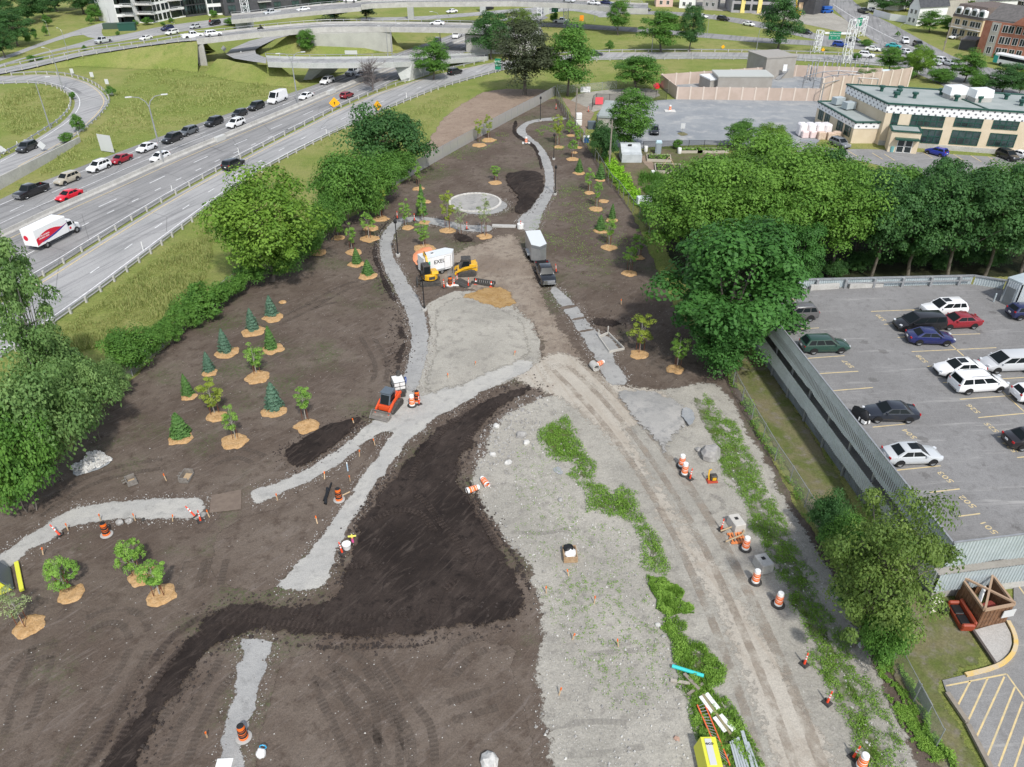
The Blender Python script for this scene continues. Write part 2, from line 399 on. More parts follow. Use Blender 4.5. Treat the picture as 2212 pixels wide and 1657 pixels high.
sheet('haul_road',[(1130,850),(1150,800),(1165,770),(1230,770),(1280,800),(1325,845),(1390,930),(1450,1030),(1530,1140),(1615,1260),(1700,1385),(1780,1520),(1850,1640),(1900,1760),(1640,1760),(1615,1640),(1575,1500),(1515,1340),(1450,1230),(1395,1130),(1345,1040),(1290,955),(1225,890),(1170,868)],G_DRIVE,.05,.8,.4,fr=3.2)
sheet('stone_dust_fan',Zs(2,2,(900,20),(1200,25),(1400,90),(1560,200),(1595,280),(1560,400),(1450,490),(1410,580),(1390,690),(1250,640),(1170,500),(1010,330),(890,190),(830,80)),G_FAN,.06,.5,.25,fr=1.8,hf=lambda x,y,d:min(d,2.5)*.14)
sheet('dark_stone_patch',Zs(2,2,(1480,190),(1560,200),(1600,280),(1560,380),(1480,330),(1440,250)),G_YARD,.42,.5,.12,fr=.4)
sheet('spilled_chips',[(988,640),(1010,630),(1045,618),(1080,615),(1110,630),(1125,655),(1100,668),(1060,670),(1020,662)],G_CHIP,.075,.4,.3,fr=1.0)
sheet('gravel_path',Zs(0,2,(475,1010),(300,1012),(130,1040),(50,1090),(25,1130),(60,1175),(150,1220),(205,1265),(240,1370),(265,1450),(280,1540),(265,1640))+Zs(1,2,(230,30),(150,130),(60,210),(35,260),(75,330),(230,350),(265,210),(310,120),(360,20))+Zs(0,2,(375,1620),(370,1480),(330,1350),(260,1250),(160,1180),(120,1130),(140,1080),(220,1050),(475,1035)),G_PATH,.06,.5,.12,fr=.45,sm=1)
sheet('gravel_path',Zs(1,1,(1200,230),(1240,215),(1400,205),(1550,220),(1700,255),(1830,285),(2050,275),(2040,350),(1830,345),(1650,320),(1500,275),(1350,250),(1260,285),(1210,350),(1178,470),(1205,560),(1270,680),(1340,800),(1410,900),(1460,1030),(1500,1160),(1502,1300),(1480,1480),(1430,1640),(1380,1740),(1180,1740),(1270,1560),(1310,1400),(1330,1250),(1310,1130),(1265,1000),(1200,880),(1140,760),(1085,640),(1050,530),(1058,400),(1105,310)),G_PATH,.065,.5,.13,fr=.5)
sheet('gravel_path',Zs(2,1,(1290,10),(1420,90),(1500,60),(1700,-80),(1900,-150),(2210,-230),(2420,-210),(2430,-130),(2209,-30),(2000,60),(1850,150),(1560,310),(1500,375),(1320,505),(1200,700),(1040,880),(960,1060),(880,1170),(800,1260),(700,1560),(660,1720),(520,1800),(120,1790),(215,1650),(430,1440),(600,1210),(740,1020),(870,820),(1000,650),(1100,490),(1150,412),(1080,420),(900,570),(720,720),(430,870),(100,1030),(-50,1060),(-70,900),(140,850),(430,720),(740,520),(960,325),(1100,250),(1200,130)),G_PATHW,.07,.5,.17,fr=.7,sm=1)
sheet('gravel_path',Zs(2,0,(1825,950),(1400,968),(1000,988),(700,1030),(480,1120),(300,1240),(100,1370),(-150,1520),(-400,1700),(-300,1900),(0,1650),(150,1580),(280,1450),(480,1345),(620,1240),(860,1210),(1250,1190),(1700,1205),(1840,1120),(1800,1050)),G_PATHW,.072,.5,.17,fr=.8)
sheet('gravel_path',Zs(3,0,(2010,530),(2090,650),(2025,760),(2040,850),(1980,1000),(1930,1250),(1880,1450),(1800,1800),(2140,1800),(2130,1600),(2190,1250),(2240,1180),(2240,1050),(2270,930),(2340,800),(2345,720),(2395,650),(2380,550),(2200,520)),G_PATH,.06,.5,.2,fr=.5)
sheet('gravel_path',Zs(1,2,(290,830),(380,960),(440,1040),(520,1150),(560,1220),(640,1340),(720,1480),(745,1560),(820,1680),(1020,1680),(1010,1590),(940,1500),(870,1390),(960,1385),(870,1230),(750,1210),(650,1080),(580,980),(470,880),(390,790)),G_PATH,.062,.5,.15,fr=.7)
sheet('gravel_patch',Zs(2,2,(330,720),(400,690),(470,770),(460,800),(350,770)),G_YARD,.07,.3,.1,fr=.4)
for q in(((400,1005),(430,985),(570,965),(590,985),(480,1012),(420,1020)),((500,1105),(540,1085),(640,1065),(665,1080),(600,1100),(530,1115)),((540,1210),(600,1190),(700,1172),(725,1190),(640,1208),(560,1222))):sheet('soil_strip',Z(1,2,*q),G_SOIL2,.075,.3,.08,fr=.2)
def lumps(a,b):
 return lambda x,y,d:min(d,.7)*a+(MN.noise((x*.9,y*.9,2))*.5+MN.noise((x*2.7,y*2.7,7))*.3)*b*min(d,1)+b*.3*min(d,1)
sheet('wet_topsoil',[(1172,818),(1120,832),(1060,850),(1000,886),(950,912),(918,938),(880,980),(845,1020),(815,1055),(795,1090),(765,1130),(745,1190),(730,1240),(722,1285),(640,1302),(560,1292),(500,1290),(440,1318),(400,1370),(340,1450),(290,1520),(240,1600),(200,1657),(150,1760),(270,1760),(320,1640),(372,1540),(440,1435),(490,1388),(560,1376),(640,1386),(750,1398),(830,1388),(950,1376),(1030,1362),(1100,1352),(1140,1330),(1147,1290),(1140,1250),(1092,1185),(1060,1130),(1015,1062),(1000,1020),(1010,985),(1040,945),(1064,908),(1110,872),(1160,842)],G_DARK,.08,.45,.35,fr=1.3,grid=.7,hf=lumps(.1,.16))
sheet('wet_topsoil',Zs(2,1,(975,235),(960,322),(850,410),(740,522),(600,630),(430,722),(330,748),(240,690),(190,620),(260,540),(420,450),(520,380),(620,330),(750,305),(880,285)),G_DARK,.08,.35,.22,fr=.9,grid=.4,hf=lumps(.25,.3))
sheet('wet_topsoil',Zs(1,1,(1245,212),(1180,235),(1090,285),(1035,380),(1000,480),(1000,575),(1050,670),(1070,760),(1110,850),(1160,940),(1235,945),(1190,860),(1130,750),(1080,640),(1047,530),(1055,400),(1100,310),(1195,232)),G_DARK,.055,.4,.12,fr=.25)
sheet('wet_topsoil',Zs(1,1,(1240,950),(1300,1100),(1330,1230),(1325,1330),(1290,1500),(1250,1600),(1180,1600),(1150,1500),(1160,1400),(1220,1330),(1180,1250),(1190,1150)),G_DARK,.055,.4,.25,fr=1.2)
sheet('wet_topsoil',[(1085,378),(1112,370),(1150,367),(1176,374),(1182,400),(1168,432),(1150,455),(1120,470),(1105,455),(1118,425),(1092,402)],G_DARK,.05,.6,.3,fr=.9,hf=lambda x,y,d:min(d,2.2)*.35+MN.noise((x,y,2))*.2*min(d,1))
sheet('wet_topsoil',Zs(0,2,(25,1020),(-10,1120),(20,1180),(130,1240),(190,1290),(230,1400),(250,1520),(280,1400),(215,1260),(150,1210),(70,1165),(30,1120),(60,1070)),G_DARK,.05,.5,.1,fr=.3)
sheet('wet_topsoil',Zs(1,2,(620,1090),(750,1060),(900,1080),(1000,1130),(960,1180),(830,1190),(700,1170),(655,1150)),G_DARK,.045,.5,.3,fr=1.5)
sheet('wet_topsoil',Zs(1,1,(1690,370),(1740,355),(1820,370),(1890,420),(1830,440),(1730,430)),G_DARK,.05,.4,.15,fr=.4,hf=lambda x,y,d:min(d,1.2)*.4)
sheet('graded_soil',[(640,1060),(680,1040),(760,1010),(830,960),(845,935),(830,930),(730,1015),(640,1080),(470,1130),(440,1240),(520,1285),(590,1285),(640,1230),(690,1170),(760,1080),(810,1010),(840,945)],G_SOIL2,.03,.7,.2,fr=.6)
sheet('graded_soil',[(620,1400),(830,1395),(1030,1370),(1130,1390),(1110,1450),(1150,1550),(1180,1760),(535,1760),(550,1600),(590,1450)],G_SOIL2,.03,.9,.2,fr=.6)
sheet('weedy_strip',Zs(2,2,(270,350),(420,310),(480,260),(540,400),(590,480),(650,600),(740,720),(750,860),(900,960),(930,880),(990,845),(1070,960),(1080,1080),(1170,1130),(1200,1250),(1290,1420),(1390,1660),(1120,1640),(1080,1430),(1020,1230),(880,1150),(700,1120),(620,1080),(590,900),(470,830),(530,700),(300,680),(260,560),(190,480)),G_WEED,.07,.5,.5,fr=2)
sheet('weedy_strip',Zs(3,2,(1130,0),(1390,20),(1480,200),(1590,300),(1540,360),(1260,350),(1200,200)),G_WEED,.07,.5,.5,fr=2)
sheet('weedy_strip',Zs(3,2,(1270,370),(1440,380),(1520,430),(1470,560),(1640,570),(1740,640),(1870,900),(1870,990),(1720,980),(1830,1100),(1950,1150),(2000,1300),(2200,1700),(1950,1750),(1600,1500),(1540,1350),(1480,1080),(1440,950),(1360,640),(1300,500)),G_WEED,.07,.5,.5,fr=2)
sheet('weedy_strip',[(1500,835),(1545,880),(1600,960),(1655,1060),(1700,1150),(1760,1260),(1810,1370),(1860,1480),(1920,1600),(1980,1700),(1870,1690),(1800,1540),(1740,1400),(1690,1280),(1640,1170),(1580,1060),(1530,960),(1490,880)],GM('sparse_weed_ground',(.11,.15,.04),(.32,.30,.265),(.09,.135,.033),.55,1.8,8,((.5,.5,.47),3,.9),.9,5),.072,.6,.35,fr=1.2)
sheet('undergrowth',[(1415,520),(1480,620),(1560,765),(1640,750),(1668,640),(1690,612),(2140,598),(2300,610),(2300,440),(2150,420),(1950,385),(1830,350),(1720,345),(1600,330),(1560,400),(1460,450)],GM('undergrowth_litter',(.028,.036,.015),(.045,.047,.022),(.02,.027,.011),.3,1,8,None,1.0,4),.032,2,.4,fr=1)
sheet('worn_lawn',[(1560,765),(1640,755),(1662,790),(1740,905),(1850,1080),(1860,1180),(1960,1290),(2010,1250),(2060,1270),(2090,1345),(2150,1440),(2040,1475),(2040,1500),(2090,1580),(2150,1700),(2040,1700),(1960,1560),(1900,1400),(1780,1170),(1690,1010),(1620,880)],G_LAWN,.075,.8,.25,fr=.8)
sheet('dirt_path',Zs(3,3,(500,0),(560,200),(650,450),(760,620),(850,760),(930,900),(1000,1060),(1100,1060),(1000,880),(940,760),(850,650),(720,480),(640,300),(600,0)),G_LOT,.085,.5,.2,fr=.6)
sheet('gravel_yard',[(1285,240),(1320,228),(1420,215),(1500,212),(1760,214),(1800,216),(1790,260),(1770,320),(1700,325),(1560,312),(1420,318),(1330,330),(1288,275)],G_YARD,.03,2,.2,fr=.8)
sheet('gravel_yard',Z(0,2,(1300,740),(1420,850),(2209,850))+Z(0,3,(440,860),(700,790),(990,725),(960,690),(230,655))+Z(0,2,(2000,640)),G_YARD,.036,3,0,sm=0,fr=.3)
sheet('rubble_ground',[(1222,205),(1330,190),(1425,190),(1430,213),(1330,232),(1290,240),(1245,258)],G_LOT,.028,1.5,.4,fr=1)
sheet('tan_strip',[(1208,205),(1225,212),(1290,240),(1275,262),(1262,300),(1250,275),(1228,240)],G_BROWN,.04,1.2,.2,fr=.5)
sheet('school_parking_lot',[(1720,300),(1790,322),(1900,322),(2000,330),(2120,337),(2300,348),(2400,470),(2212,440),(2100,400),(1950,370),(1830,340),(1720,340)],G_LOTA,.035,2,0,fr=.3)
sheet('garden_ground',[(1310,330),(1420,318),(1560,316),(1580,350),(1560,400),(1450,440),(1400,470),(1350,390)],GM('garden_soil',(.11,.14,.04),(.20,.16,.11),(.14,.11,.085),.2,.6,8,None,.8),.03,1,.2)
sheet('garden_path',Zs(0,2,(1110,1330),(1180,1350),(1290,1500),(1340,1590),(1310,1600),(1220,1490),(1120,1400)),G_BROWN,.05,.6,.1,fr=.3)
sheet('parking_lot',Zs(3,3,(1505,905),(1700,858),(1860,815),(1980,772),(2080,715),(2130,640),(2135,560),(2105,480),(2050,395),(2120,270),(2120,60),(2300,-150),(2700,300),(2700,1900),(1990,1900),(1900,1600),(1700,1250),(1540,1010)),G_LOTA,.09,1,0,sm=0,fr=.1)
sheet('concrete_pad',Zs(3,3,(1790,470),(2040,400),(2095,500),(2105,590),(2080,670),(2020,735),(1975,765),(1750,450)),G_CONC,.11,.5,0,sm=0,fr=.1)
HL=[(-120,488),(33,415),(200,350),(338,298),(553,225),(670,187),(760,153),(874,109),(978,74),(1060,49),(1150,22)]
HR=[(-140,720),(95,592),(200,526),(375,418),(553,322),(723,235),(803,199),(860,171),(930,140),(1016,109),(1090,76),(1185,38)]
sheet('highway',HL+HR[::-1],G_ASPH,.03,3,0,sm=0,fr=.1)
RL=[(-120,725),(95,601),(200,532),(375,424),(553,327),(723,240),(803,205),(928,164),(1053,137),(1100,129),(1290,113),(1500,112),(1660,114),(1850,120),(1940,126)]
RR=[(-120,850),(95,712),(230,615),(451,446),(553,373),(703,295),(823,240),(946,190),(1073,155),(1120,145),(1290,129),(1500,127),(1660,128),(1850,137),(1940,146)]
sheet('ramp_road',RL+RR[::-1],G_RAMP,.045,3,0,sm=0,fr=.1)
LOOPO=Z(0,0,(-300,650),(100,655),(330,640),(560,652),(740,700),(860,770),(930,850),(925,905),(840,1015),(640,1185),(480,1275),(200,1432),(0,1540),(-300,1700))
LOOPI=Z(0,0,(-300,740),(0,722),(300,712),(480,740),(600,800),(650,865),(635,950),(540,1055),(430,1125),(220,1262),(0,1375),(-300,1540))
sheet('loop_ramp',LOOPO+LOOPI[::-1],G_RAMP,.04,2,0,sm=1,fr=.1)
sheet('avenue',Z(0,0,(-300,700),(0,580),(250,490),(600,420),(840,390),(1200,330),(1500,285),(1800,235),(2209,178),(2400,150),(2400,95),(2209,120),(1900,160),(1400,225),(1100,292),(960,312),(880,318),(820,330),(640,385),(300,470),(-300,640)),G_RAMP,.03,3,0,fr=.1)
sheet('side_street',Z(0,0,(-300,610),(0,530),(400,380),(700,290),(780,330),(900,325),(870,270),(900,225),(1000,200),(1000,175),(800,215),(400,350),(0,500),(-300,570)),G_RAMP,.034,3,0,fr=.1)
def wpts(px,z=0):return[P(x,y,z)for x,y in px]
ribbon('service_road',wpts([(1090,53),(1181,53),(1285,59),(1381,65),(1517,76),(1649,88),(1760,93),(1834,99),(1960,112)]),9,G_ASPH,.032,4)
ribbon('service_road',wpts([(1290,28),(1380,27),(1450,29),(1517,34),(1600,45),(1700,66),(1800,87),(1900,101),(1990,120)]),9,G_ASPH,.034,4)
ribbon('service_road',wpts([(1150,78),(1140,50),(1150,33),(1190,22),(1250,20),(1310,32),(1320,40)]),8,G_RAMP,.036,4)
ribbon('service_road',wpts([(780,42),(900,40),(1000,33),(1100,24),(1200,16)]),8,G_RAMP,.036,4)
sheet('avenue',[(1755,-25),(1790,10),(1840,55),(1880,85),(1930,112),(1935,146),(2000,165),(2110,225),(2300,270),(2300,175),(2150,150),(2075,130),(2000,92),(1940,58),(1865,22),(1815,-25)],G_ASPH,.04,3,0,fr=.1)
sheet('construction_yard',[(1500,-5),(1600,-5),(1760,5),(1850,55),(1860,80),(1800,65),(1700,45),(1600,25),(1500,22)],G_LOT,.03,3,.3)
def dashes(path,step,L,w,name,mat=M_WHITE,z=.062):
 m=MB();pts=resample(smooth_path(path,1),.5);i=0;k=int(step/.5);l=int(L/.5)
 nn=offset(pts,1.0)
 while i+l<len(pts):
  for j in range(i,i+l,max(1,min(l,4))):
   j2=min(j+max(1,min(l,4)),i+l);a,b=pts[j],pts[j2];na=(nn[j]-a)*w/2;nb=(nn[j2]-b)*w/2
   m.add([a-na+Vector((0,0,z)),b-nb+Vector((0,0,z)),b+nb+Vector((0,0,z)),a+na+Vector((0,0,z))],[(0,1,2,3)])
  i+=k
 o=m.build(name,mat,fix=False);o['kind']='structure';return o
def lerp_path(A,B,t):return[Vector(a).lerp(Vector(b),t)for a,b in zip(A,B)]
WHL=wpts(HL);WHR=wpts([HR[0],HR[1],HR[2],HR[3],HR[4],HR[5],HR[6],HR[7],HR[8],HR[9],HR[10]])
MED=wpts([(-120,570),(0,514),(120,456),(220,413),(355,351),(476,301),(553,269),(640,233),(713,201),(778,174),(851,146),(930,115),(1000,86),(1075,58),(1130,40)])
EDG=wpts([(-120,482),(33,409),(200,345),(338,293),(553,220),(713,166),(874,104),(978,70),(1100,32)])
def off_path(path,d):return offset(smooth_path(path,2),d)
WS=wpts([(-120,500),(33,428),(200,362),(338,309),(440,272),(553,234),(670,195),(760,161),(874,114),(978,78),(1060,52)])
dashes(WS,1.0,1.0,.18,'lane_markings');dashes(off_path(WS,-3.7),9,3.2,.16,'lane_markings')
dashes(off_path(MED,4.3),1.0,1.0,.16,'lane_markings')
dashes(off_path(MED,.9),1.0,1.0,.14,'lane_markings',M_YELLOW);dashes(off_path(MED,-1.7),1.0,1.0,.16,'lane_markings',M_YELLOW)
dashes(off_path(MED,-5.2),12,4.2,.2,'lane_markings');dashes(off_path(MED,-8.6),5.5,1.9,.2,'lane_markings')
EB=wpts(HR[:11]);dashes(off_path(EB,1.3),1.0,1.0,.18,'lane_markings')
RLw=wpts(RL);RRw=wpts(RR)
dashes(off_path(RLw,-.9),1.0,1.0,.2,'lane_markings',M_YELLOW);dashes(off_path(RRw,1.0),1.0,1.0,.2,'lane_markings')
dashes(lerp_path(RLw,RRw,.56),8,2.3,.18,'lane_markings');
dashes(lerp_path(wpts(LOOPO),wpts(LOOPI+[LOOPI[-1]]*2),.1)[:12],1,1,.18,'lane_markings',M_YELLOW)
dashes(off_path(wpts(LOOPI),1.1),1,1,.18,'lane_markings')
dashes(wpts([(1800,10),(1850,42),(1910,75),(1990,112),(2080,145),(2180,180)]),1,1,.25,'lane_markings',M_WHITE)
dashes(wpts([(1870,75),(1930,100),(2000,135),(2100,180)]),7,3,.2,'lane_markings')
def treadmat(name,a,b,per):
 g=NG(name);uv=g.n('ShaderNodeUVMap').outputs[0];sp=g.n('ShaderNodeSeparateXYZ');g.l(uv,sp.inputs[0]);p=g.pos()
 w=g.math('SINE',g.math('MULTIPLY',sp.outputs[0],2*pi/per));g.l(g.mix(g.math('ADD',g.math('MULTIPLY',g.ramp(w,-.6,.6),.35),g.math('MULTIPLY',g.noise(p,1.5,5,.8),.6)),a,b),g.b.inputs['Base Color']);g.b.inputs['Roughness'].default_value=.95;g.b.inputs['Specular IOR Level'].default_value=.1;g.bump(g.math('ADD',w,g.math('MULTIPLY',g.noise(p,3,4),3)),.5,.03)
 e=g.math('MULTIPLY',g.math('SUBTRACT',.5,g.math('ABSOLUTE',g.math('SUBTRACT',sp.outputs[1],.5))),3.0)
 g.alpha(g.math('MULTIPLY',g.ramp(g.math('ADD',g.math('MINIMUM',e,.5),g.math('SUBTRACT',g.noise(p,.7,5,.7),.5)),.33,.72),.75));return g.m
T_SOIL=treadmat('tread_marks_soil',(.085,.068,.056),(.17,.140,.117),.3);T_DARK=treadmat('tread_marks_dark',(.024,.0185,.017),(.105,.081,.068),.36);T_LOT=treadmat('tread_marks_grey',(.24,.225,.20),(.38,.36,.325),.3)
for z,mt,w,tl in[(.046,T_SOIL,.75,[(3,1,(1240,1700),(1235,1250),(1180,1000),(1000,780),(700,600)),(3,1,(1550,1700),(1530,1320),(1400,1150),(1230,950),(1090,700)),(3,1,(1360,1700),(1270,1380),(1080,1120),(850,900),(600,760)),(3,1,(1050,1700),(960,1440),(800,1120),(640,820)),(3,1,(1700,900),(1850,700),(2000,640)),(3,1,(1700,1260),(1900,1190),(2100,1140)),(3,0,(230,1350),(330,1100),(430,800),(470,560)),(3,0,(80,1250),(170,900),(300,730),(480,690)),(3,0,(700,1700),(860,1420),(1060,1060),(1200,820),(1290,640)),(3,0,(780,480),(950,400),(1080,440),(1120,560)),(3,0,(1900,780),(1700,1000),(1500,1400),(1400,1700)),(3,0,(1740,700),(1600,960),(1380,1280)),(3,0,(1700,120),(1730,0),(1780,-150)),(3,0,(1900,90),(1920,0),(1960,-160)),(1,1,(500,1000),(800,830),(1050,760)),(1,1,(200,1150),(500,1000),(700,950)),(2,0,(350,1150),(700,900),(1050,780),(1400,730)),(2,0,(1850,700),(2050,620),(2209,700)),(1,1,(900,1250),(1050,1500),(1000,1650))]),(.30,T_DARK,.8,[(3,0,(760,1700),(1010,1240),(1310,760),(1620,420),(2000,300)),(3,0,(900,1700),(1180,1200),(1460,760),(1760,480),(2100,400)),(3,1,(-100,290),(300,330),(700,400),(1100,380),(1500,330)),(3,1,(-100,400),(300,440),(700,500),(1100,510),(1550,420)),(2,1,(1060,1080),(1150,980),(1330,940),(1480,1050),(1620,1250),(1850,1500),(1950,1700)),(2,1,(1900,200),(1650,380),(1480,560),(1380,700),(1330,900)),(2,1,(2100,180),(1880,420),(1760,640),(1740,820),(1900,1100),(2080,1400),(2140,1600)),(2,1,(780,1600),(1000,1570),(1090,1640)),(3,1,(1740,60),(1580,160),(1530,320),(1540,420)),(2,1,(1000,1200),(1200,1100),(1420,1120),(1550,1300))]),(.062,T_LOT,.6,[(3,2,(650,690),(900,660),(1150,650),(1290,560)),(3,2,(300,1320),(700,1260),(1000,1280)),(3,2,(480,1560),(800,1540),(1150,1480)),(2,2,(0,1280),(250,1300),(500,1250)),(2,2,(1700,960),(1820,1000),(1830,1080),(1700,1120))])]:
 for r,c,*pts in tl:
  q=[P(*Z1(r,c,*p))for p in pts];ribbon('track_marks',q,w,mt,z,.3,sm=2)
  if mt is T_SOIL:ribbon('track_marks',offset(q,1.35),w,mt,z+.004,.3,sm=2)
T_WHEEL=treadmat('wheel_tracks',(.27,.225,.18),(.37,.32,.262),3.0)
for d in(0,1.9,3.6):
 q=offset([P(x,y)for x,y in((1195,800),(1255,860),(1320,935),(1392,1040),(1462,1165),(1525,1310),(1585,1460),(1650,1660),(1680,1760))],d);ribbon('wheel_tracks',q,.85 if d<3 else 1.1,T_WHEEL,.062,.6,sm=2)
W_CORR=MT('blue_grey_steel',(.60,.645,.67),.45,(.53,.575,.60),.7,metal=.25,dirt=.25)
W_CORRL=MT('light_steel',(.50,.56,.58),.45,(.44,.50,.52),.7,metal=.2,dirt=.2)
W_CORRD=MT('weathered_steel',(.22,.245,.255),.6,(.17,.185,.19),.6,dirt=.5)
W_DARK=MT('dark_interior',(.02,.02,.02),.9)
W_GALV=MT('galvanised_steel',(.42,.43,.44),.45,(.34,.35,.36),3,metal=.5)
W_CONC=MT('weathered_concrete',(.42,.41,.385),.9,(.50,.49,.46),.5,dirt=.45)
W_CONCG=MT('bridge_concrete',(.42,.44,.42),.9,(.49,.50,.48),.3,dirt=.35)
W_CREAM=MT('cream_brick',(.60,.50,.36),.9,(.66,.56,.42),.4,bump=.2,bscale=12)
W_GREENF=MT('dark_green_metal',(.018,.075,.058),.45)
W_GLASS=MT('dark_glass',(.018,.026,.028),.08,spec=.7)
W_GLASSG=MT('tinted_glass',(.05,.085,.085),.1,(.02,.03,.03),.35,spec=.7)
W_ROOFG=MT('gravel_roof',(.27,.31,.30),.9,(.34,.37,.36),.25,dirt=.25)
W_WHITE=MT('white_cladding',(.78,.78,.77),.7,(.72,.72,.71),.3)
W_WHITEM=MT('white_metal',(.76,.77,.77),.4,dirt=.15)
W_BLACKC=MT('charcoal_cladding',(.055,.056,.06),.7,(.075,.075,.08),.5)
W_TAN=MT('tan_panel',(.44,.35,.29),.9,(.50,.40,.34),.3)
W_TANP=MT('tan_post',(.60,.52,.45),.9)
W_TAUPE=MT('taupe_metal',(.30,.28,.25),.6,(.34,.32,.29),.5)
W_BLACK=MT('black_paint',(.014,.014,.015),.45)
W_WOODG=MT('weathered_wood',(.23,.20,.165),.9,(.30,.265,.22),4,dirt=.3)
W_WOODB=MT('brown_fence_wood',(.13,.062,.03),.8,(.20,.10,.05),3,dirt=.25)
W_WOODL=MT('new_lumber',(.60,.45,.29),.8,(.52,.37,.22),5)
W_BRICKR=MT('red_brick',(.33,.13,.085),.9,(.40,.18,.12),.6,bump=.2,bscale=8)
W_BRICKD=MT('dark_brick',(.17,.07,.05),.9,(.21,.09,.07),.6)
W_STONE=MT('grey_stone',(.38,.36,.32),.9,(.45,.42,.37),.6)
W_YBRICK=MT('buff_brick',(.56,.43,.26),.9,(.62,.49,.32),.6)
W_SHING=MT('grey_shingles',(.10,.095,.092),.9,(.14,.13,.125),1.2)
W_SHINGB=MT('slate_roof',(.055,.058,.066),.9,(.08,.083,.09),1.2)
W_GCONDO=MT('grey_condo_brick',(.30,.29,.28),.9,(.35,.34,.33),.4)
W_SIGNG=MT('sign_green',(.01,.22,.12),.5)
W_SIGNY=MT('sign_yellow',(.85,.42,.01),.5)
W_SIGNW=MT('sign_back',(.55,.56,.56),.5)
W_PINK=MT('pink_stucco',(.60,.42,.35),.9,(.66,.48,.41),.4)
W_YEL=MT('yellow_sheathing',(.75,.62,.22),.7)
def wrapmat():
 g=NG('building_wrap');p=g.obj();g.b.inputs['Roughness'].default_value=.5
 s=g.n('ShaderNodeSeparateXYZ');g.l(p,s.inputs[0]);u=g.math('ADD',s.outputs[0],g.math('MULTIPLY',s.outputs[1],-.9));w=g.math('MULTIPLY',g.math('SINE',g.math('MULTIPLY',u,4.2)),g.math('SINE',g.math('MULTIPLY',s.outputs[2],5.2)))
 g.l(g.mix(g.math('GREATER_THAN',g.math('ADD',w,g.math('MULTIPLY',g.noise(p,5),.5)),.86),(.80,.80,.80),(.13,.13,.15)),g.b.inputs['Base Color']);return g.m
W_WRAP=wrapmat()
def wiremat(name,col,fac,sc):
 g=NG(name);g.b.inputs['Base Color'].default_value=(*col,1);g.b.inputs['Metallic'].default_value=.3;g.b.inputs['Roughness'].default_value=.5
 g.alpha(g.math('ADD',g.math('MULTIPLY',g.noise(g.obj(),sc,2),.12),fac-.06));return g.m
W_WIRE=wiremat('galvanised_wire_mesh',(.42,.43,.43),.30,9)
W_WIREB=wiremat('black_wire_mesh',(.03,.03,.032),.40,9)
W_SCREEN=wiremat('grey_fence_screen',(.44,.43,.41),.88,2)
def corr(m,a,b,z0,z1,amp=.03,per=.26,jag=0):
 a=Vector(a);b=Vector(b);d=b-a;L=d.length;d/=L;n=Vector((-d.y,d.x,0));k=int(L/per);lo,hi=[],[]
 for i in range(k):
  for f,s in((0,-1),(.3,-1),(.5,1),(.8,1)):
   p=a+d*((i+f)*per)+n*amp*s;j=jag*max(0,MN.noise((p.x*.6,p.y*.6,4)))
   lo.append((p.x,p.y,z0+j));hi.append((p.x,p.y,z1))
 m.loft([lo,hi],closed=False,caps=False)
def RP(px,p0,d):
 n=Vector((-d.y,d.x,0));o=Vector((0,0,HC));r=(P(*px)-o);t=n.dot(Vector((p0[0],p0[1],HC))-o)/n.dot(r);q=o+r*t
 return(q-Vector((p0[0],p0[1],q.z))).dot(d),q.z
def window(parent,p0,d,u0,z0,u1,z1,nx=2,ny=1,frame=W_WHITEM,glass=W_GLASS,depth=.08,fw=.08,name='window'):
 n=Vector((d.y,-d.x,0));M=Matrix((d,n,Vector((0,0,1)))).transposed();c=Vector((p0[0],p0[1],0))+d*((u0+u1)/2)+Vector((0,0,(z0+z1)/2))
 w,h=u1-u0,z1-z0
 g=MB().box((0,0,0),(w,.06,h)).build(name,glass,parent);g.matrix_local=parent.matrix_basis.inverted()@(Matrix.Translation(c+n*.02)@M.to_4x4())
 m=MB()
 for i in range(nx+1):m.box((-w/2+w*i/nx,.05,0),(fw,depth,h+fw))
 for i in range(ny+1):m.box((0,.05,-h/2+h*i/ny),(w-fw,depth-.01,fw))
 m.build('frame',frame,g);return g
def text_mesh(name,s,size,mat,ext=.004,parent=None,bold=0):
 cu=bpy.data.curves.new(name,'FONT');cu.body=s;cu.size=size;cu.extrude=ext;cu.align_x='CENTER';cu.align_y='CENTER';cu.offset=bold;cu.resolution_u=2
 t=bpy.data.objects.new(name+'_c',cu);COL.objects.link(t);bpy.context.view_layer.update()
 me=bpy.data.meshes.new_from_object(t.evaluated_get(bpy.context.evaluated_depsgraph_get()));bpy.data.objects.remove(t);me.materials.clear();me.materials.append(mat)
 o=bpy.data.objects.new(name,me);link(o,parent);return o
gar=thing('parking_garage','open-sided parking garage clad in blue-grey corrugated steel, cars on its roof deck','garage')
FL,RLc,FR,RR1,RR2,RR3=(30.7,38.55),(26.6,79.7),(66,43.9),(53.4,81.1),(56.4,79.8),(66,80.4)
MB().prism([FL,FR,RR3,RR2,RR1,RLc],(4.3,5.1),'Z').build('roof_deck',G_DECK,gar)
MB().prism([(FL[0]+.5,FL[1]+.5),(FR[0],FR[1]+.5),(66,79.8),(27.2,79.2)],(1.9,2.2),'Z').build('lower_deck',W_CONC,gar)
m=MB();corr(m,(*RLc,0),(*FL,0),3.75,6.15,jag=.25);m.build('side_parapet',W_CORR,gar)
m=MB();corr(m,(RLc[0]-.05,RLc[1],0),(FL[0]-.05,FL[1],0),1.35,3.0,jag=.2);m.build('lower_side_panel',W_CORR,gar)
m=MB();corr(m,(RLc[0]+.35,RLc[1],0),(FL[0]+.35,FL[1]+.4,0),0,1.5);m.build('base_panel',W_CORRD,gar)
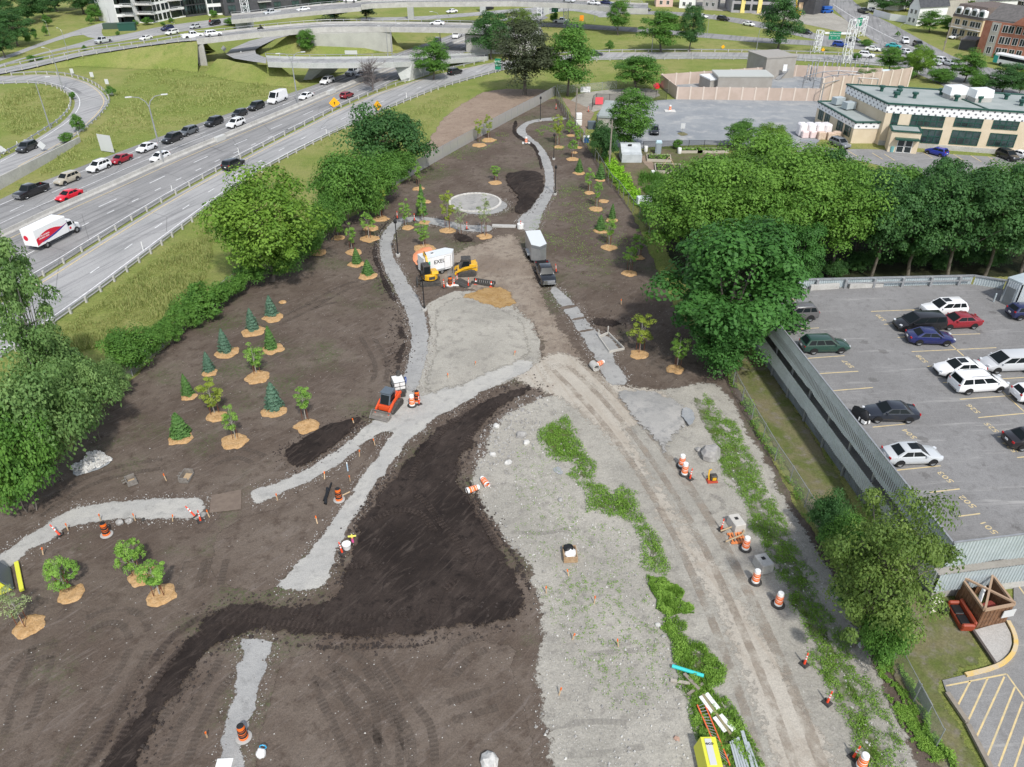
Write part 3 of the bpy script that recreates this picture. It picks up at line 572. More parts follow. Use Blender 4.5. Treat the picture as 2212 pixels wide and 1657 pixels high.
m=MB();corr(m,(FL[0]+.02,FL[1]-.06,0),(*FR,0),3.75,6.15,jag=.2);m.build('front_parapet',W_CORRL,gar)
m=MB();corr(m,(FL[0]+.02,FL[1]-.1,0),(FR[0],FR[1]-.05,0),1.2,3.0);m.build('lower_front_panel',W_CORRL,gar)
MB().bar((FL[0]+.3,FL[1]+.4,.6),(FR[0],FR[1]+.4,.6),.2,1.2).build('front_foundation',W_CONC,gar)
m=MB();corr(m,(*RR3,0),(*RR2,0),5.1,6.2);corr(m,(*RR2,0),(*RR1,0),5.1,6.2);corr(m,(*RR1,0),(*RLc,0),5.1,6.2);m.build('rear_parapet',W_CORRL,gar)
m=MB();m.bar((*RLc,6.2),(*RR1,6.2),.3,.12);m.bar((*RR1,6.2),(*RR2,6.2),.3,.12);m.bar((*RR2,6.2),(*RR3,6.2),.3,.12);m.bar((*RLc,6.17),(*FL,6.17),.14,.07);m.bar((*FL,6.17),(*FR,6.17),.14,.07);m.build('parapet_cap',W_GALV,gar)
for i in range(10):
 t=(i+.5)/10;x=RLc[0]+(FL[0]-RLc[0])*t;y=RLc[1]+(FL[1]-RLc[1])*t;MB().box((x+.22,y,2.0),(.16,.22,4.0)).build('column',W_GALV,gar)
for i in range(8):
 t=(i+.5)/8;x=RLc[0]+(RR1[0]-RLc[0])*t;y=RLc[1]+(RR1[1]-RLc[1])*t-.25;MB().box((x,y,5.65),(.25,.3,1.12)).build('parapet_post',W_GALV,gar)
MB().bar((38.5,80.0,5.75),(53,80.75,5.75),.08,.16).build('bumper_rail',W_GALV,gar)
DZ=5.104
m=MB()
def pline(r,c,a,b,w=.11):
 p,q=P(*Z1(r,c,*a),DZ),P(*Z1(r,c,*b),DZ);d=(q-p).normalized();n=Vector((-d.y,d.x,0))*w/2
 MB().add([p-n,q-n,q+n,p+n],[(0,1,2,3)]).build('parking_line',M_YELLOW,gar,fix=False)
for s in[((890,1030),(1300,1015)),((1000,1142),(1085,1136)),((1120,1255),(1200,1248)),((1530,1233),(1830,1223)),((1240,1377),(1970,1343)),((1375,1505),(1440,1500)),((1570,1310),(1690,1415)),((1245,1018),(1280,1048)),((165,1188),(440,1172)),((340,1435),(660,1412)),((445,1567),(780,1546)),((2010,1612),(2209,1600)),((1510,1645),(1570,1640)),((210,920),(240,945))]:pline(1,3,*s)
for s in[((560,58),(905,30)),((905,372),(1185,345)),((1100,745),(1490,705)),((1395,935),(1655,905)),((1640,1143),(1830,1118)),((1655,132),(2300,85)),((1815,290),(2300,245)),((1980,457),(2090,447)),((2150,635),(2300,620)),((2000,45),(2300,320))]:pline(2,3,*s)
for s,r,c,x,y in[('501',2,3,1905,1237),('502',2,3,1722,1015),('503',2,3,1532,802),('504',2,3,1222,430),('525',2,3,1930,375),('526',2,3,1772,213),('524',2,3,2090,545),('507',1,3,692,1484),('528',1,3,1330,1440),('530',1,3,975,1085)]:
 t=text_mesh('bay_number',s,1.15,M_YELLOW,.001,gar,0);p=P(*Z1(r,c,x,y),DZ+.003);t.location=p;t.rotation_euler=(0,0,HEAD(*Z1(r,c,x,y),-70*.25,-58*.25,DZ));t.scale=(.85,.62,1)
sh=thing('stair_house','grey corrugated stair house with a door, on the roof deck corner','stair house')
pa,pb=P(*Z1(1,3,2112,1002),5.1),P(*Z1(1,3,1990,945),5.1);d1=(pb-pa).normalized();d2=Vector((d1 .y,-d1 .x,0));q=[pa,pb,pb+d2*7,pa+d2*7]
m=MB()
for i in range(4):corr(m,q[i],q[(i+1)%4],5.1,7.9,.03)
m.build('walls',W_CORR,sh);MB().prism([(a.x,a.y)for a in q],(7.9,8.1),'Z').build('roof',W_CORRL,sh)
MB().box(pa.lerp(pb,.5)-d2*.06+Vector((0,0,1.05)),(1.0,.08,2.1),atan2(d1 .y,d1 .x)).build('door',W_CORRD,sh)
for i,(a,b)in enumerate([((360,845),(605,830)),((695,830),(985,815))]):
 p,q=P(*Z1(1,3,*a),5.1),P(*Z1(1,3,*b),5.1);t=MB().bar(p+Vector((0,0,.3)),q+Vector((0,0,.3)),.35,.6).build('concrete_barrier',W_CONC)
 tag(t,['pale concrete barrier block on the roof deck, half under the maple crown','pale concrete barrier block on the roof deck, clear of the maple'][i],'barrier','barrier blocks on the roof deck')
p=P(*Z1(1,3,1945,948),5.1);tag(MB().lathe([(0,0),(.09,0),(.09,1.0),(.05,1.06),(0,1.06)],p,8).build('bollard',W_CORRL),'thin pale bollard on the roof deck near the stair house door','bollard')
sch=thing('school_building','two-storey cream brick school with green window frames and white wrapped roof edge','school')
def T03(x,y):return Z1(0,3,x,y)
F0=P(*T03(1040,890),8);F1=P(*T03(2209,965),8);B0=P(*T03(685,725),8);fd=(F1-F0);fd.z=0;fd.normalize();F1=F0+fd*75;bd=B0-F0;B1=F1+bd
quad=[(v.x,v.y)for v in(F0,F1,B1,B0)]
MB().prism(quad,(0,6.2),'Z').build('wall',W_CREAM,sch)
ins=lambda q,k:[tuple(Vector(a).lerp(sum((Vector(b)for b in q),Vector((0,0)))/len(q),k))for a in q]
cc=sum((Vector(a)for a in quad),Vector((0,0)))/4
grow=lambda q,e:[tuple(Vector(a)+(Vector(a)-sum((Vector(b)for b in q),Vector((0,0)))/len(q)).normalized()*e)for a in q]
MB().prism(grow(quad,.1),(6.2,7.85),'Z').build('fascia_wrap',W_WRAP,sch)
m=MB()
for i in range(4):m.bar((*grow(quad,.15)[i],7.95),(*grow(quad,.15)[(i+1)%4],7.95),.35,.3)
m.bar((*quad[0],7.9),(*quad[1],7.9),.1,.1)
for t in(.235,.56):m.bar(F0 .lerp(F1,t)+Vector((0,0,-.1)),B0 .lerp(B1,t)+Vector((0,0,-.1)),.3,.3)
m.build('coping',W_GREENF,sch);MB().prism(ins(quad,.01),(7.8,7.87),'Z').build('roof',W_ROOFG,sch)
MB().bar((*F0 .xy,.45),(*F1 .xy,.45),.25,.9).build('plinth',W_CONC,sch)
for r in[(1222,1080,1540,975,5),(1600,1088,1875,990,4),(1930,1108,2185,1015,4),(1200,1220,1505,1125,5),(1560,1238,1838,1140,4),(1887,1254,2150,1165,4),(1045,1112,1142,965,2)]:
 u0,z0=RP(T03(r[0],r[1]),F0,fd);u1,z1=RP(T03(r[2],r[3]),F0,fd)
 window(sch,(F0 .x,F0 .y),fd,u0,max(z0,1.0),max(u1,u0+1),min(z1,6.15),r[4],2,W_GREENF,W_GLASSG,.08,.13)
for k,(x,y)in enumerate([(978,780),(1135,785),(1125,812),(1098,835),(1262,840),(1490,808),(1686,820),(1620,865),(1820,875),(2050,850),(2182,905),(2200,880)]):
 p=P(*T03(x,y+8),7.87);MB().lathe([(.35,0),(.35,.7),(.6,.8),(.6,1.15),(0,1.2)],p,10).build('roof_vent',W_GREENF,sch)
for x,y in[(1605,845),(1820,870)]:
 p=P(*T03(x,y),7.87);MB().box(p+Vector((0,0,.4)),(3.4,2.6,.8),.1).mat(1).box(p+Vector((0,.2,1.5)),(3.8,2.9,1.4),.1,top=.92).build('rooftop_unit',[W_CONC,W_WHITEM],sch)
an=thing('school_annex','one-storey cream annex with wrapped roof edge against the school end wall','annex')
A0=P(*T03(755,1052),4.2);A1=P(*T03(995,1052),4.2);AB=P(*T03(437,875),4.2);aq=[(v.x,v.y)for v in(A0,A1,A1+(AB-A0),AB)]
MB().prism(aq,(0,2.9),'Z').build('wall',W_CREAM,an);MB().prism(grow(aq,.1),(2.9,4.1),'Z').build('fascia_wrap',W_WRAP,an);m=MB()
for i in range(4):m.bar((*grow(aq,.15)[i],4.2),(*grow(aq,.15)[(i+1)%4],4.2),.35,.25)
m.build('coping',W_GREENF,an);MB().prism(ins(aq,.02),(4.08,4.13),'Z').build('roof',W_ROOFG,an)
ad=(A0-AB);ad.z=0;aL=ad.length;ad.normalize()
for a,b in[(.08,.20),(.26,.38),(.6,.74),(.8,.94)]:window(an,(AB.x,AB.y),ad,aL*a,1.0,aL*b,2.8,2,2,W_GREENF,W_GLASSG,.08,.12)
for x,y,s in[(600,905,1.0),(690,945,1.0)]:
 p=P(*T03(x,y),4.13);MB().box(p+Vector((0,0,.9)),(2.2,1.7,1.3),.3).build('rooftop_unit',W_CORRL,an)
ent=thing('entrance_porch','small cream entrance block with a green canopy over double doors','entrance')
E0=P(*T03(1025,1310));ed=fd;eb=Vector((-fd.y,fd.x,0));eq=[E0,E0+ed*5.2,E0+ed*5.2+eb*4,E0+eb*4]
MB().prism([(v.x,v.y)for v in eq],(0,4.0),'Z').build('wall',W_CREAM,ent);m=MB()
for i in range(4):m.bar(eq[i]+Vector((0,0,4.05)),eq[(i+1)%4]+Vector((0,0,4.05)),.35,.25)
m.build('coping',W_GREENF,ent);MB().prism([(v.x,v.y)for v in eq],(4.0,4.06),'Z').build('roof',W_ROOFG,ent)
MB().box(E0+ed*2.9-eb*.5+Vector((0,0,2.75)),(4.2,1.1,.3),atan2(ed.y,ed.x)).build('canopy',W_GREENF,ent)
for k in(2.1,3.5):window(ent,(E0 .x,E0 .y),ed,k-.6,.1,k+.6,2.4,1,2,W_WHITEM,W_GLASS,name='door')
def T02(x,y):return Z1(0,2,x,y)
def panel_wall(name,label,pts,h,n,mat=W_TAN,post=W_TANP,pw=.25):
 t=thing(name,label,'wall',pts[0])
 for i,(a,b)in enumerate(zip(pts,pts[1:])):
  a,b=Vector(a)-Vector(pts[0]),Vector(b)-Vector(pts[0]);hh=h if not hasattr(h,'__len__')else h[i]
  MB().bar(a+Vector((0,0,hh/2)),b+Vector((0,0,hh/2)),.2,hh).build('panel',mat,t)
  for k in range(n[i]+1):MB().box(a.lerp(b,k/n[i])+Vector((0,0,hh/2+.05)),(pw+.1,pw+.1,hh+.1),atan2((b-a).y,(b-a).x)).build('post',post,t)
 return t
w0,w1=P(*T02(1420,857)),P(*Z1(0,3,440,872));wL=P(*T02(1283,745));wB=P(*Z1(0,3,1000,735))
h=HZ(T02(1420,857),T02(0,750)[1])
panel_wall('substation_wall','low pinkish-tan panel wall along the front of the substation',[wL,w0,w1],h,[2,11])
panel_wall('substation_wall','tall pinkish-tan panel wall with pale posts behind the school annex',[w1,P(*Z1(0,3,690,845)),P(*Z1(0,3,1190,770))],HZ(Z1(0,3,440,872),Z1(0,3,0,660)[1])*.92,[3,6],pw=.4)
panel_wall('substation_wall','long tan panel wall closing the substation along the ramp side',[wL+Vector((.2,.4,0)),P(*Z1(0,3,230,660)),P(*Z1(0,3,960,690))],h,[10,6])
def shed(name,label,corners,h,mat,roof,rh=.3,door=None):
 t=thing(name,label,'shed',corners[0]);q=[(c.x-corners[0].x,c.y-corners[0].y)for c in corners]
 MB().prism(q,(0,h),'Z').build('wall',mat,t);MB().prism(grow(q,.2),(h,h+rh),'Z').build('roof',roof,t);return t
def rect(a,b,dep):
 d=(b-a).normalized();n=Vector((-d.y,d.x,0));return[a,b,b+n*dep,a+n*dep]
a,b=P(*T02(1765,800)),P(*Z1(0,3,20,800));shed('metal_shed','long low taupe metal shed inside the substation wall',rect(a,b,7),3.6,W_TAUPE,MT('pale_metal_roof',(.45,.46,.43),.5))
a,b=P(*T02(1610,745)),P(*T02(1700,790));shed('metal_shed','small taupe metal shed at the end of the long substation shed',rect(a,b,5),2.6,W_TAUPE,W_WHITEM)
a,b=P(*T02(2170,690)),P(*Z1(0,3,215,672));t=shed('control_building','tall taupe metal control building with metal stairs beside the switchgear',rect(a,b,9),5.2,W_TAUPE,MT('taupe_roof',(.33,.31,.28),.6));q0=t.location.copy()
MB().box(Vector((5,-.1,3)),(1,.15,1.6)).build('electric_cabinet',W_WHITEM,t);MB().bar((b-q0)+Vector((-2,-.6,2.4)),(b-q0)+Vector((-5,-2.6,.1)),1.2,.15).build('stairs',W_GALV,t)
ins_p=MB();ins_p.box((0,0,.2),(.9,.9,.4));ins_p.tube([(0,0,.4),(0,0,2.6)],.16,6);ins_p.lathe([(.1,2.6),(.2,2.7),(.12,2.8),(.2,2.9),(.12,3.0),(.2,3.1),(.12,3.2),(.2,3.35),(.1,3.5),(.16,4.4),(.2,4.5),(0,4.6)],n=8)
IP=None
for k,(x,y)in enumerate([(320,715),(355,690),(380,700),(405,680),(460,660),(490,650),(540,630),(580,640),(610,625),(650,640),(700,620),(735,640),(775,640),(815,650),(850,635)]):
 o=ins_p.build('insulator_post',W_GALV,smooth=40)if IP is None else dup(IP);IP=IP or o
 place(o,P(*T03(x,y)),0,1,None,'insulator posts in the substation');tag(o,'grey insulator post standing in the fenced substation','insulator')
bus=MB();pb=[P(*T03(400,690),4.4),P(*T03(560,650),4.4),P(*T03(700,640),4.4),P(*T03(860,650),4.4)]
bus.tube(pb,.1,5);bus.tube([p+Vector((1,-4,0))for p in pb],.1,5);bus.tube([p+Vector((-1,4,0))for p in pb],.1,5)
for p in pb:bus.tube([p+Vector((-1,4,0)),p+Vector((1,-4,0))],.06,5);[bus.tube([p+v,p+v-Vector((0,0,4.4))],.13,5)for v in(Vector((0,0,0)),Vector((1,-4,0)),Vector((-1,4,0)))]
tag(bus.build('bus_frame',W_GALV),'galvanised pipe bus frame standing over the switchgear','frame')
for k,(x,y)in enumerate([(640,655),(1000,672)]):
 p=P(*T03(x,y));t=MB().box(p+Vector((0,0,.3)),(5,1.6,.5)).lathe([(0,-2.6),(.85,-2.5),(.85,2.5),(0,2.6)],p+Vector((0,0,1.3)),12,'X').build('tank',MT('pale_blue_tank',(.50,.58,.62),.5),smooth=50);tag(t,['pale blue horizontal tank beneath the bus frame','pale blue horizontal tank beyond the tall tan wall'][k],'tank')
def fence(name,label,pts,h,step,mesh,post=W_GALV,r=.045,rail=True,cat='fence',fab_z=.05):
 pts=[Vector(p)for p in pts];o=pts[0].copy();q=resample([p-o for p in pts],step);t=thing(name,label,cat,o)
 m=MB();m.loft([[p+Vector((0,0,fab_z))for p in q],[p+Vector((0,0,h))for p in q]],closed=False,caps=False);m.build('mesh_panel',mesh,t,fix=False)
 if rail:MB().tube([p+Vector((0,0,h))for p in q],.03,5).build('top_rail',post,t)
 pm=MB().tube([(0,0,0),(0,0,h+.08)],r,6).mesh('post',post)
 for p in q:
  c=bpy.data.objects.new('post',pm);link(c,t);c.location=p
 return t
fence('chain_link_fence','grey screened chain-link fence between the tan slope and the park',wpts([(848,405),(900,374),(985,325),(1100,261),(1170,224),(1199,207)]),2.3,3,W_SCREEN)
fence('chain_link_fence','dark chain-link fence down the garden side of the park',wpts([(1199,206),(1226,262),(1254,298),(1281,340),(1321,405),(1334,415),(1369,463),(1394,488),(1407,522)]),2.1,3,W_WIREB)
fence('chain_link_fence','galvanised chain-link fence below the garage wall, weeds along its foot',wpts([(1565,800),(1620,905),(1678,1004),(1709,1049),(1745,1108),(1800,1205),(1860,1320),(1937,1447),(2024,1623),(2070,1720)]),1.9,3.1,W_WIRE)
fence('chain_link_fence','black chain-link fence between the gravel yard and the garden beds',wpts([(1389,322),(1440,321),(1510,320),(1600,322)]),1.5,3,W_WIREB,W_BLACK)
fence('chain_link_fence','black chain-link fence with gate at the far end of the gravel yard',wpts([T02(690,950),T02(700,900),T02(850,905),T02(1190,880),T02(1260,868),T02(1415,855)]),2.4,3,W_WIREB,W_BLACK)
fence('chain_link_fence','low wire fence on pale posts beneath the dark trees by the rubble',wpts([T02(390,800),T02(470,805),T02(640,790),T02(740,780),T02(900,765),T02(1000,760)]),1.8,4,W_WIRE)
fence('chain_link_fence','old wire fence swallowed by shrubs along the grass verge',wpts([(215,882),(330,772),(425,690),(500,622),(570,580),(690,525)]),1.7,3,W_WIRE)
def guard(label,path,step=4,h=.75,back=0,posts=W_CONC):
 q=resample(smooth_path(path,1),step);o=q[0].copy();q=[p-o for p in q];t=thing('guard_rail',label,'guard rail',o,group='guard rails along the roads');n=offset(q,1)
 prof=[(0,.75),(.05,.70),(0,.62),(.05,.54),(0,.48),(-.03,.48),(-.03,.75)]
 m=MB();m.loft([[p+(nn-p)*a+Vector((0,0,z))for a,z in prof]for p,nn in zip(q,n)]);m.build('rail',W_GALV,t)
 pm=MB().box((0,0,.4),(.24,.26,.8)).mesh('post',posts)
 for p,nn in list(zip(q,n))[:100]:
  c=bpy.data.objects.new('post',pm);link(c,t);c.location=p-(nn-p)*.14*(1 if back==0 else-1)
def shift(px,dx,dy):return[(x+dx,y+dy)for x,y in px]
guard('long steel guard rail between the highway and the ramp',wpts([(-120,722),(95,597),(200,529),(375,421),(553,324.5),(723,237.5),(803,202),(928,160),(1053,133)]))
guard('long steel guard rail on wooden posts above the grass verge',off_path(RRw[:9],-.5),3.0)
guard('steel guard rail along the ramp past the substation',off_path(RRw[8:],-.5),4)
guard('steel guard rail along the far side of the ramp under the trees',off_path(RLw[9:],.6),4)
guard('curved guard rail inside the loop ramp',off_path(wpts(LOOPI),-.6),3)
guard('curved guard rail on the outside of the loop ramp',off_path(wpts(LOOPO[1:10]),.6),3)
q=resample(smooth_path(MED,1),2.0);o=q[0].copy();q=[p-o for p in q];n=offset(q,1);t=thing('median_barrier','long concrete median barrier dividing the highway','barrier',o)
MB().loft([[p+(nn-p)*a+Vector((0,0,z))for a,z in((.35,0),(.33,.12),(.15,.35),(.1,.85),(-.1,.85),(-.15,.35),(-.33,.12),(-.35,0))]for p,nn in zip(q,n)]).build('wall',W_CONC,t)
for k,(x,y)in enumerate([Z1(0,0,1900,1212),Z1(0,1,650,808)]):
 tag(MB().box(P(x,y)+Vector((0,0,.45)),(2.6,.95,.9),HEAD(x,y,10,-4)).build('barrier_cap',MT('pale_concrete',(.5,.5,.48),.8)),['pale concrete box on the median barrier near the lamp post','pale concrete box on the median barrier near the red car'][k],'concrete box')
rw=Z(0,0,(-300,1790),(0,1640),(250,1500),(480,1365),(700,1225));q=wpts(rw);o=q[0].copy();t=thing('retaining_wall','pale concrete retaining wall below the loop ramp','retaining wall',o)
hs=[2.0,2.0,1.8,1.5,1.0];m=MB();m.loft([[p-o,p-o+Vector((0,0,h)),p-o+Vector((-.25,.3,h)),p-o+Vector((-.25,.3,0))]for p,h in zip(q,hs)]);m.build('wall',W_CONC,t)
def bridge(name,label,A,B,z,thick=.9,par=.9,girder=1.0,mat=W_CONCG,road=G_ASPH,skirt=None):
 """A: near edge, B: far edge (pixels at deck height z)"""
 zz=z if hasattr(z,'__len__')else[z]*len(A);a=[P(*p,h)for p,h in zip(A,zz)];b=[P(*p,h)for p,h in zip(B,zz)];o=a[0].copy();a=[p-o for p in a];b=[p-o for p in b]
 t=thing(name,label,'bridge',o);D=lambda p,d:p-Vector((0,0,d))
 MB().loft([[x,y,D(y,thick),D(x,thick)]for x,y in zip(a,b)]).build('deck',road,t)
 for side,s in((a,b),(b,a)):
  nn=[(y-x).normalized()for x,y in zip(side,s)]
  MB().loft([[p-n_*.3-Vector((0,0,thick+girder)),p-n_*.35+Vector((0,0,par*.55)),p+n_*.05+Vector((0,0,par*.55)),p+n_*.15-Vector((0,0,thick+girder))]for p,n_ in zip(side,nn)]).build('parapet',mat,t)
  q=resample([p-n_*.15 for p,n_ in zip(side,nn)],4);r=MB()
  r.tube([p+Vector((0,0,par*1.2))for p in q],.07,5)
  for p in q:r.box(p+Vector((0,0,par*.85)),(.14,.14,par*.7))
  r.build('railing',W_GALV,t)
 return t,a,b,o
UA=[(425,88),(480,82),(553,74),(640,66.5),(703,62),(780,61),(866,62),(940,63),(1020,65),(1100,70)]
UB=[(425,76),(480,71),(553,63),(640,55),(703,51),(780,50),(866,51),(940,52),(1020,54),(1100,59)]
t,a,b,o=bridge('highway_bridge','long concrete overpass with railings crossing loop ramp and highway',UA,UB,6.5,.6,.9,.35,W_CONC)
def pier(t,o,px,py,z,w,d,rz=0,mat=W_CONCG,top=1.0):
 p=P(px,py);MB().box(p-o+Vector((0,0,z/2)),(w,d,z),rz,top=top).build('pier',mat,t)
for i0,i1,ins_ in((3,6,0),):
 MB().prism([((a[3]).x,(a[3]).y+.5),((a[6]).x-3,(a[6]).y+.5),((b[6]).x-3,(b[6]).y-.5),((b[3]).x,(b[3]).y-.5)],(-6.5,-1.0),'Z').build('abutment',MT('pale_abutment',(.43,.43,.39),.9,(.36,.36,.33),.2,dirt=.3),t)
MB().prism([(a[0].x-1,a[0].y+.4),(a[0].x+1.5,a[0].y+.2),(b[0].x+1.5,b[0].y),(b[0].x-1,b[0].y)],(-6.5,-1.0),'Z').build('abutment',W_CONC,t)
MB().prism([(a[7].x+9,a[7].y+.5),(a[9].x+8,a[9].y+.5),(b[9].x+8,b[9].y),(b[7].x+9,b[7].y)],(-6.5,-1.7),'Z').build('abutment',W_CONC,t)
ff=lambda px,z=0:[P(x,y,z)for x,y in px]
bank('grass_bank',ff([(640,68),(703,63.5),(780,63),(835,64)],5.6),ff([(555,122),(640,124),(790,116),(872,108)],.05),G_GRASS,6)
UPN=[(-60,167),(0,160),(63,148),(175,121),(300,101),(385,90),(427,87)];UPF=[(-60,152),(0,148),(75,133),(200,107),(325,92),(405,78),(427,75.5)]
UZ=[.2,.3,.6,2.0,4.5,5.8,6.5];UN=[P(*p,z)for p,z in zip(UPN,UZ)];UF=[P(*p,z)for p,z in zip(UPF,UZ)];bank('grass_bank',[p-up_*.25 for p in UN for up_ in[Vector((0,.3,1))]],[P(x,y+z*10.5+1,.05)for(x,y),z in zip(UPN,UZ)],G_GRASS,6);bank('grass_bank',[p-Vector((0,0,.2))for p in UF],[p+Vector((0,2+z*1.5,.06-p.z))for p,z in zip(UF,UZ)],G_GRASS,4)
m=MB();m.loft([UN,UF],closed=False,caps=False);tag(m.build('bank_road',G_RAMP,fix=False),kind='structure')
guard('steel guard rail along the bank road above the meadow',off_path(UN,-.3),4)
guard('steel guard rail along the far edge of the bank road',off_path(UF,.4),4)
LA=[(578,137),(612,138.5),(673,140),(760,139.5),(850,138),(900,136),(960,131),(1055,125)];LB=[(575,124),(612,126),(673,127),(760,126.5),(850,125),(900,124),(960,121),(1055,117)]
t,a,b,o=bridge('ramp_bridge','pale grey ramp bridge on slanted walls over the highway',LA,LB,[5,5,5,5,4.6,3.8,2.2,.6],.5,.8,.3,W_CONCG,G_RAMP)
for(x0,y0),(x1,y1),(xt0,xt1)in(((655,173),(715,160),(671,700)),((868,176),(905,168),(851,885))):
 p0,p1=P(x0,y0),P(x1,y1);top=[P(xt0,141,3.7),P(xt1,128,3.7)];dp=Vector((.5,.9,0)).normalized()*9
 base=[p0,p0+Vector((2.0,.6,0)),p0+Vector((2.0,.6,0))+dp,p0+dp];tp=[Vector((top[0].x,top[0].y,3.7)),Vector((top[0].x+4.5,top[0].y+.8,3.7)),Vector((top[0].x+4.5,top[0].y+.8,3.7))+dp*.85,Vector((top[0].x,top[0].y,3.7))+dp*.85]
 MB().loft([[v-o for v in base],[v-o for v in tp]]).build('pier',W_CONCG,t)
m=MB();m.loft([[P(575,137,4.97),P(540,132,4.2),P(505,126,3.0),P(488,117,1.8),P(500,105,.8),P(540,88,.1),P(590,76,.08),P(660,66,.08)],[P(575,124,4.97),P(565,121,4.2),P(553,116,3.0),P(551,108,1.8),P(566,98,.8),P(595,84,.1),P(635,74,.08),P(700,62,.08)]],closed=False,caps=False)
tag(m.build('ramp_surface',G_RAMP,fix=False,smooth=60),kind='structure')
bank('grass_bank',ff([(470,127),(490,128),(510,134),(545,139),(600,141)],3.4),ff([(440,160),(478,170),(520,178),(590,186),(662,190)],.05),G_GRASS,5)
VA=[(780,13),(803,10.5),(870,8),(950,7),(1106,6),(1225,10),(1290,15),(1340,20),(1400,22)];VB=[(780,4),(803,2),(870,-1),(950,-3),(1106,-3),(1225,0),(1290,4),(1340,8),(1400,10)]
t,a,b,o=bridge('viaduct','far curved concrete viaduct on single piers',VA,VB,8,.6,.8,.5,W_CONC)
for px,py in((888,41),(1043,25),(1180,30)):pier(t,o,px,py,6.4,2.2,1.6)
LVA=[(500,46),(553,41),(620,33),(690,26),(780,18)];LVB=[(500,33),(553,29),(620,20),(690,12),(780,5)]
t,a,b,o=bridge('viaduct','sloping approach viaduct in front of the charcoal building',LVA,LVB,[4,5,6,7,8],.5,.8,.3,W_CONC)
pier(t,o,530,60,3,4,8);bank('grass_bank',ff([(560,52),(640,45),(700,40),(770,33)],0.1),ff([(560,60),(640,52),(700,48),(770,44)],.08),G_GRASS,2)
def lamp_twin(h):
 t=thing('street_lamp','','street lamp');MB().tube([(0,0,0),(0,0,h*.62),(0,0,h*.86)],[.16,.12,.10],8).build('pole',W_GALV,t)
 for s in(-1,1):
  MB().tube([(0,0,h*.84),(s*.35,0,h*.92),(s*1.2,0,h*.985),(s*2.3,0,h)],[.09,.07,.06,.05],6).build('arm',W_GALV,t);MB().box((s*2.7,0,h),(1.0,.34,.16)).build('lamp_head',W_SIGNW,t,bevel=.03)
 return t
def lamp_single(h):
 t=thing('street_lamp','','street lamp');MB().tube([(0,0,0),(0,0,h*.9)],[.14,.08],8).build('pole',W_GALV,t)
 MB().tube([(0,0,h*.88),(.5,0,h*.96),(2.0,0,h)],[.07,.06,.05],6).build('arm',W_GALV,t);MB().box((2.4,0,h),(.9,.3,.15)).build('lamp_head',W_SIGNW,t,bevel=.03);return t
L2,L1=Proto(lamp_twin(11)),Proto(lamp_single(10))
def lamp(pr,h0,x,y,ty,label,rz=0,z0=0):
 h=HZ((x,y),ty,z0);place(pr(),P(x,y,z0),rz,h/h0,label,'road lamps')
hd=HEAD(353,352,10,6)
lamp(L2,11,353,353,207,'tall twin-arm road lamp on the median beside the white hatchback',RAD(200))
lamp(L2,11,644,226,114,'tall twin-arm road lamp on the median beside the white van',RAD(200))
for x,y,ty,s,rz in[(*Z1(0,0,545,775),Z1(0,0,0,415)[1],'road lamp inside the loop ramp rim, tallest there',160),(*Z1(0,0,435,1112),Z1(0,0,0,675)[1],'road lamp on the grass island of the loop ramp',30),(*Z1(0,0,590,467),Z1(0,0,0,245)[1],'road lamp on the far side of the bank road',150),(*Z1(0,0,955,205),Z1(0,0,0,66)[1],'road lamp where the side street bends by the wood',160),(*Z1(0,0,925,210),Z1(0,0,0,128)[1],'shorter road lamp at the side street bend',160),(*Z1(0,0,430,310),Z1(0,0,0,175)[1],'road lamp in the meadow by the wood edge',150),(*Z1(0,0,1540,350),Z1(0,0,0,195)[1],'road lamp on the bank road before the white cars',150),(*Z1(0,1,455,468),Z1(0,1,0,245)[1],'road lamp beside the lone green tree on the bank',0),(*Z1(0,1,1140,488),Z1(0,1,0,222)[1],'road lamp rising from the ramp bridge, slimmer one',180),(*Z1(0,1,1180,545),Z1(0,1,0,205)[1],'road lamp at the near railing of the ramp bridge',0),(*Z1(0,1,1592,402),Z1(0,1,0,100)[1],'road lamp on the highway edge beyond the ramp bridge',180),(*Z1(0,1,2195,335),Z1(0,1,0,160)[1],'road lamp half hidden by the dark purple tree',180),(*T02(1205,450),T02(0,190)[1],'road lamp on the ramp beside the paired green trees',10),(*T02(1680,325),T02(0,130)[1],'road lamp on the service road past the paired trees',10),(*T02(2105,455),T02(0,240)[1],'road lamp on the ramp before the big dark tree',0),(*T02(712,185),T02(0,30)[1],'road lamp on the far ramp under the viaduct',0),(*T03(360,462),T03(0,300)[1],'road lamp on the ramp beside the sign gantry',160),(*T03(900,480),T03(0,320)[1],'road lamp on the service road by the white sedan',160),(*T03(965,420),T03(0,225)[1],'road lamp on the median island of the avenue',160),(*T03(1105,380),T03(0,205)[1],'road lamp at the avenue edge below the hedge',20),(*T03(1640,430),T03(0,315)[1],'road lamp beside the carport',160),(*T03(1180,335),T03(0,280)[1],'short curved road lamp on the avenue median',20)]:
 lamp(L1,10,x,y,ty,s,RAD(rz))
def park_lamp():
 t=thing('park_lamp','','park lamp');MB().lathe([(0,-.05),(.3,-.05),(.3,.32),(0,.32)],n=14).build('footing',W_CONC,t)
 MB().lathe([(.13,.32),(.13,.5),(.075,.6),(.06,4.3),(.06,4.45)],n=10).build('pole',W_BLACK,t,smooth=40);MB().lathe([(.06,4.45),(.2,4.5),(.24,4.8),(.12,5.0),(0,5.03)],n=12).build('lamp_head',W_BLACK,t,smooth=40);return t
PL=Proto(park_lamp())
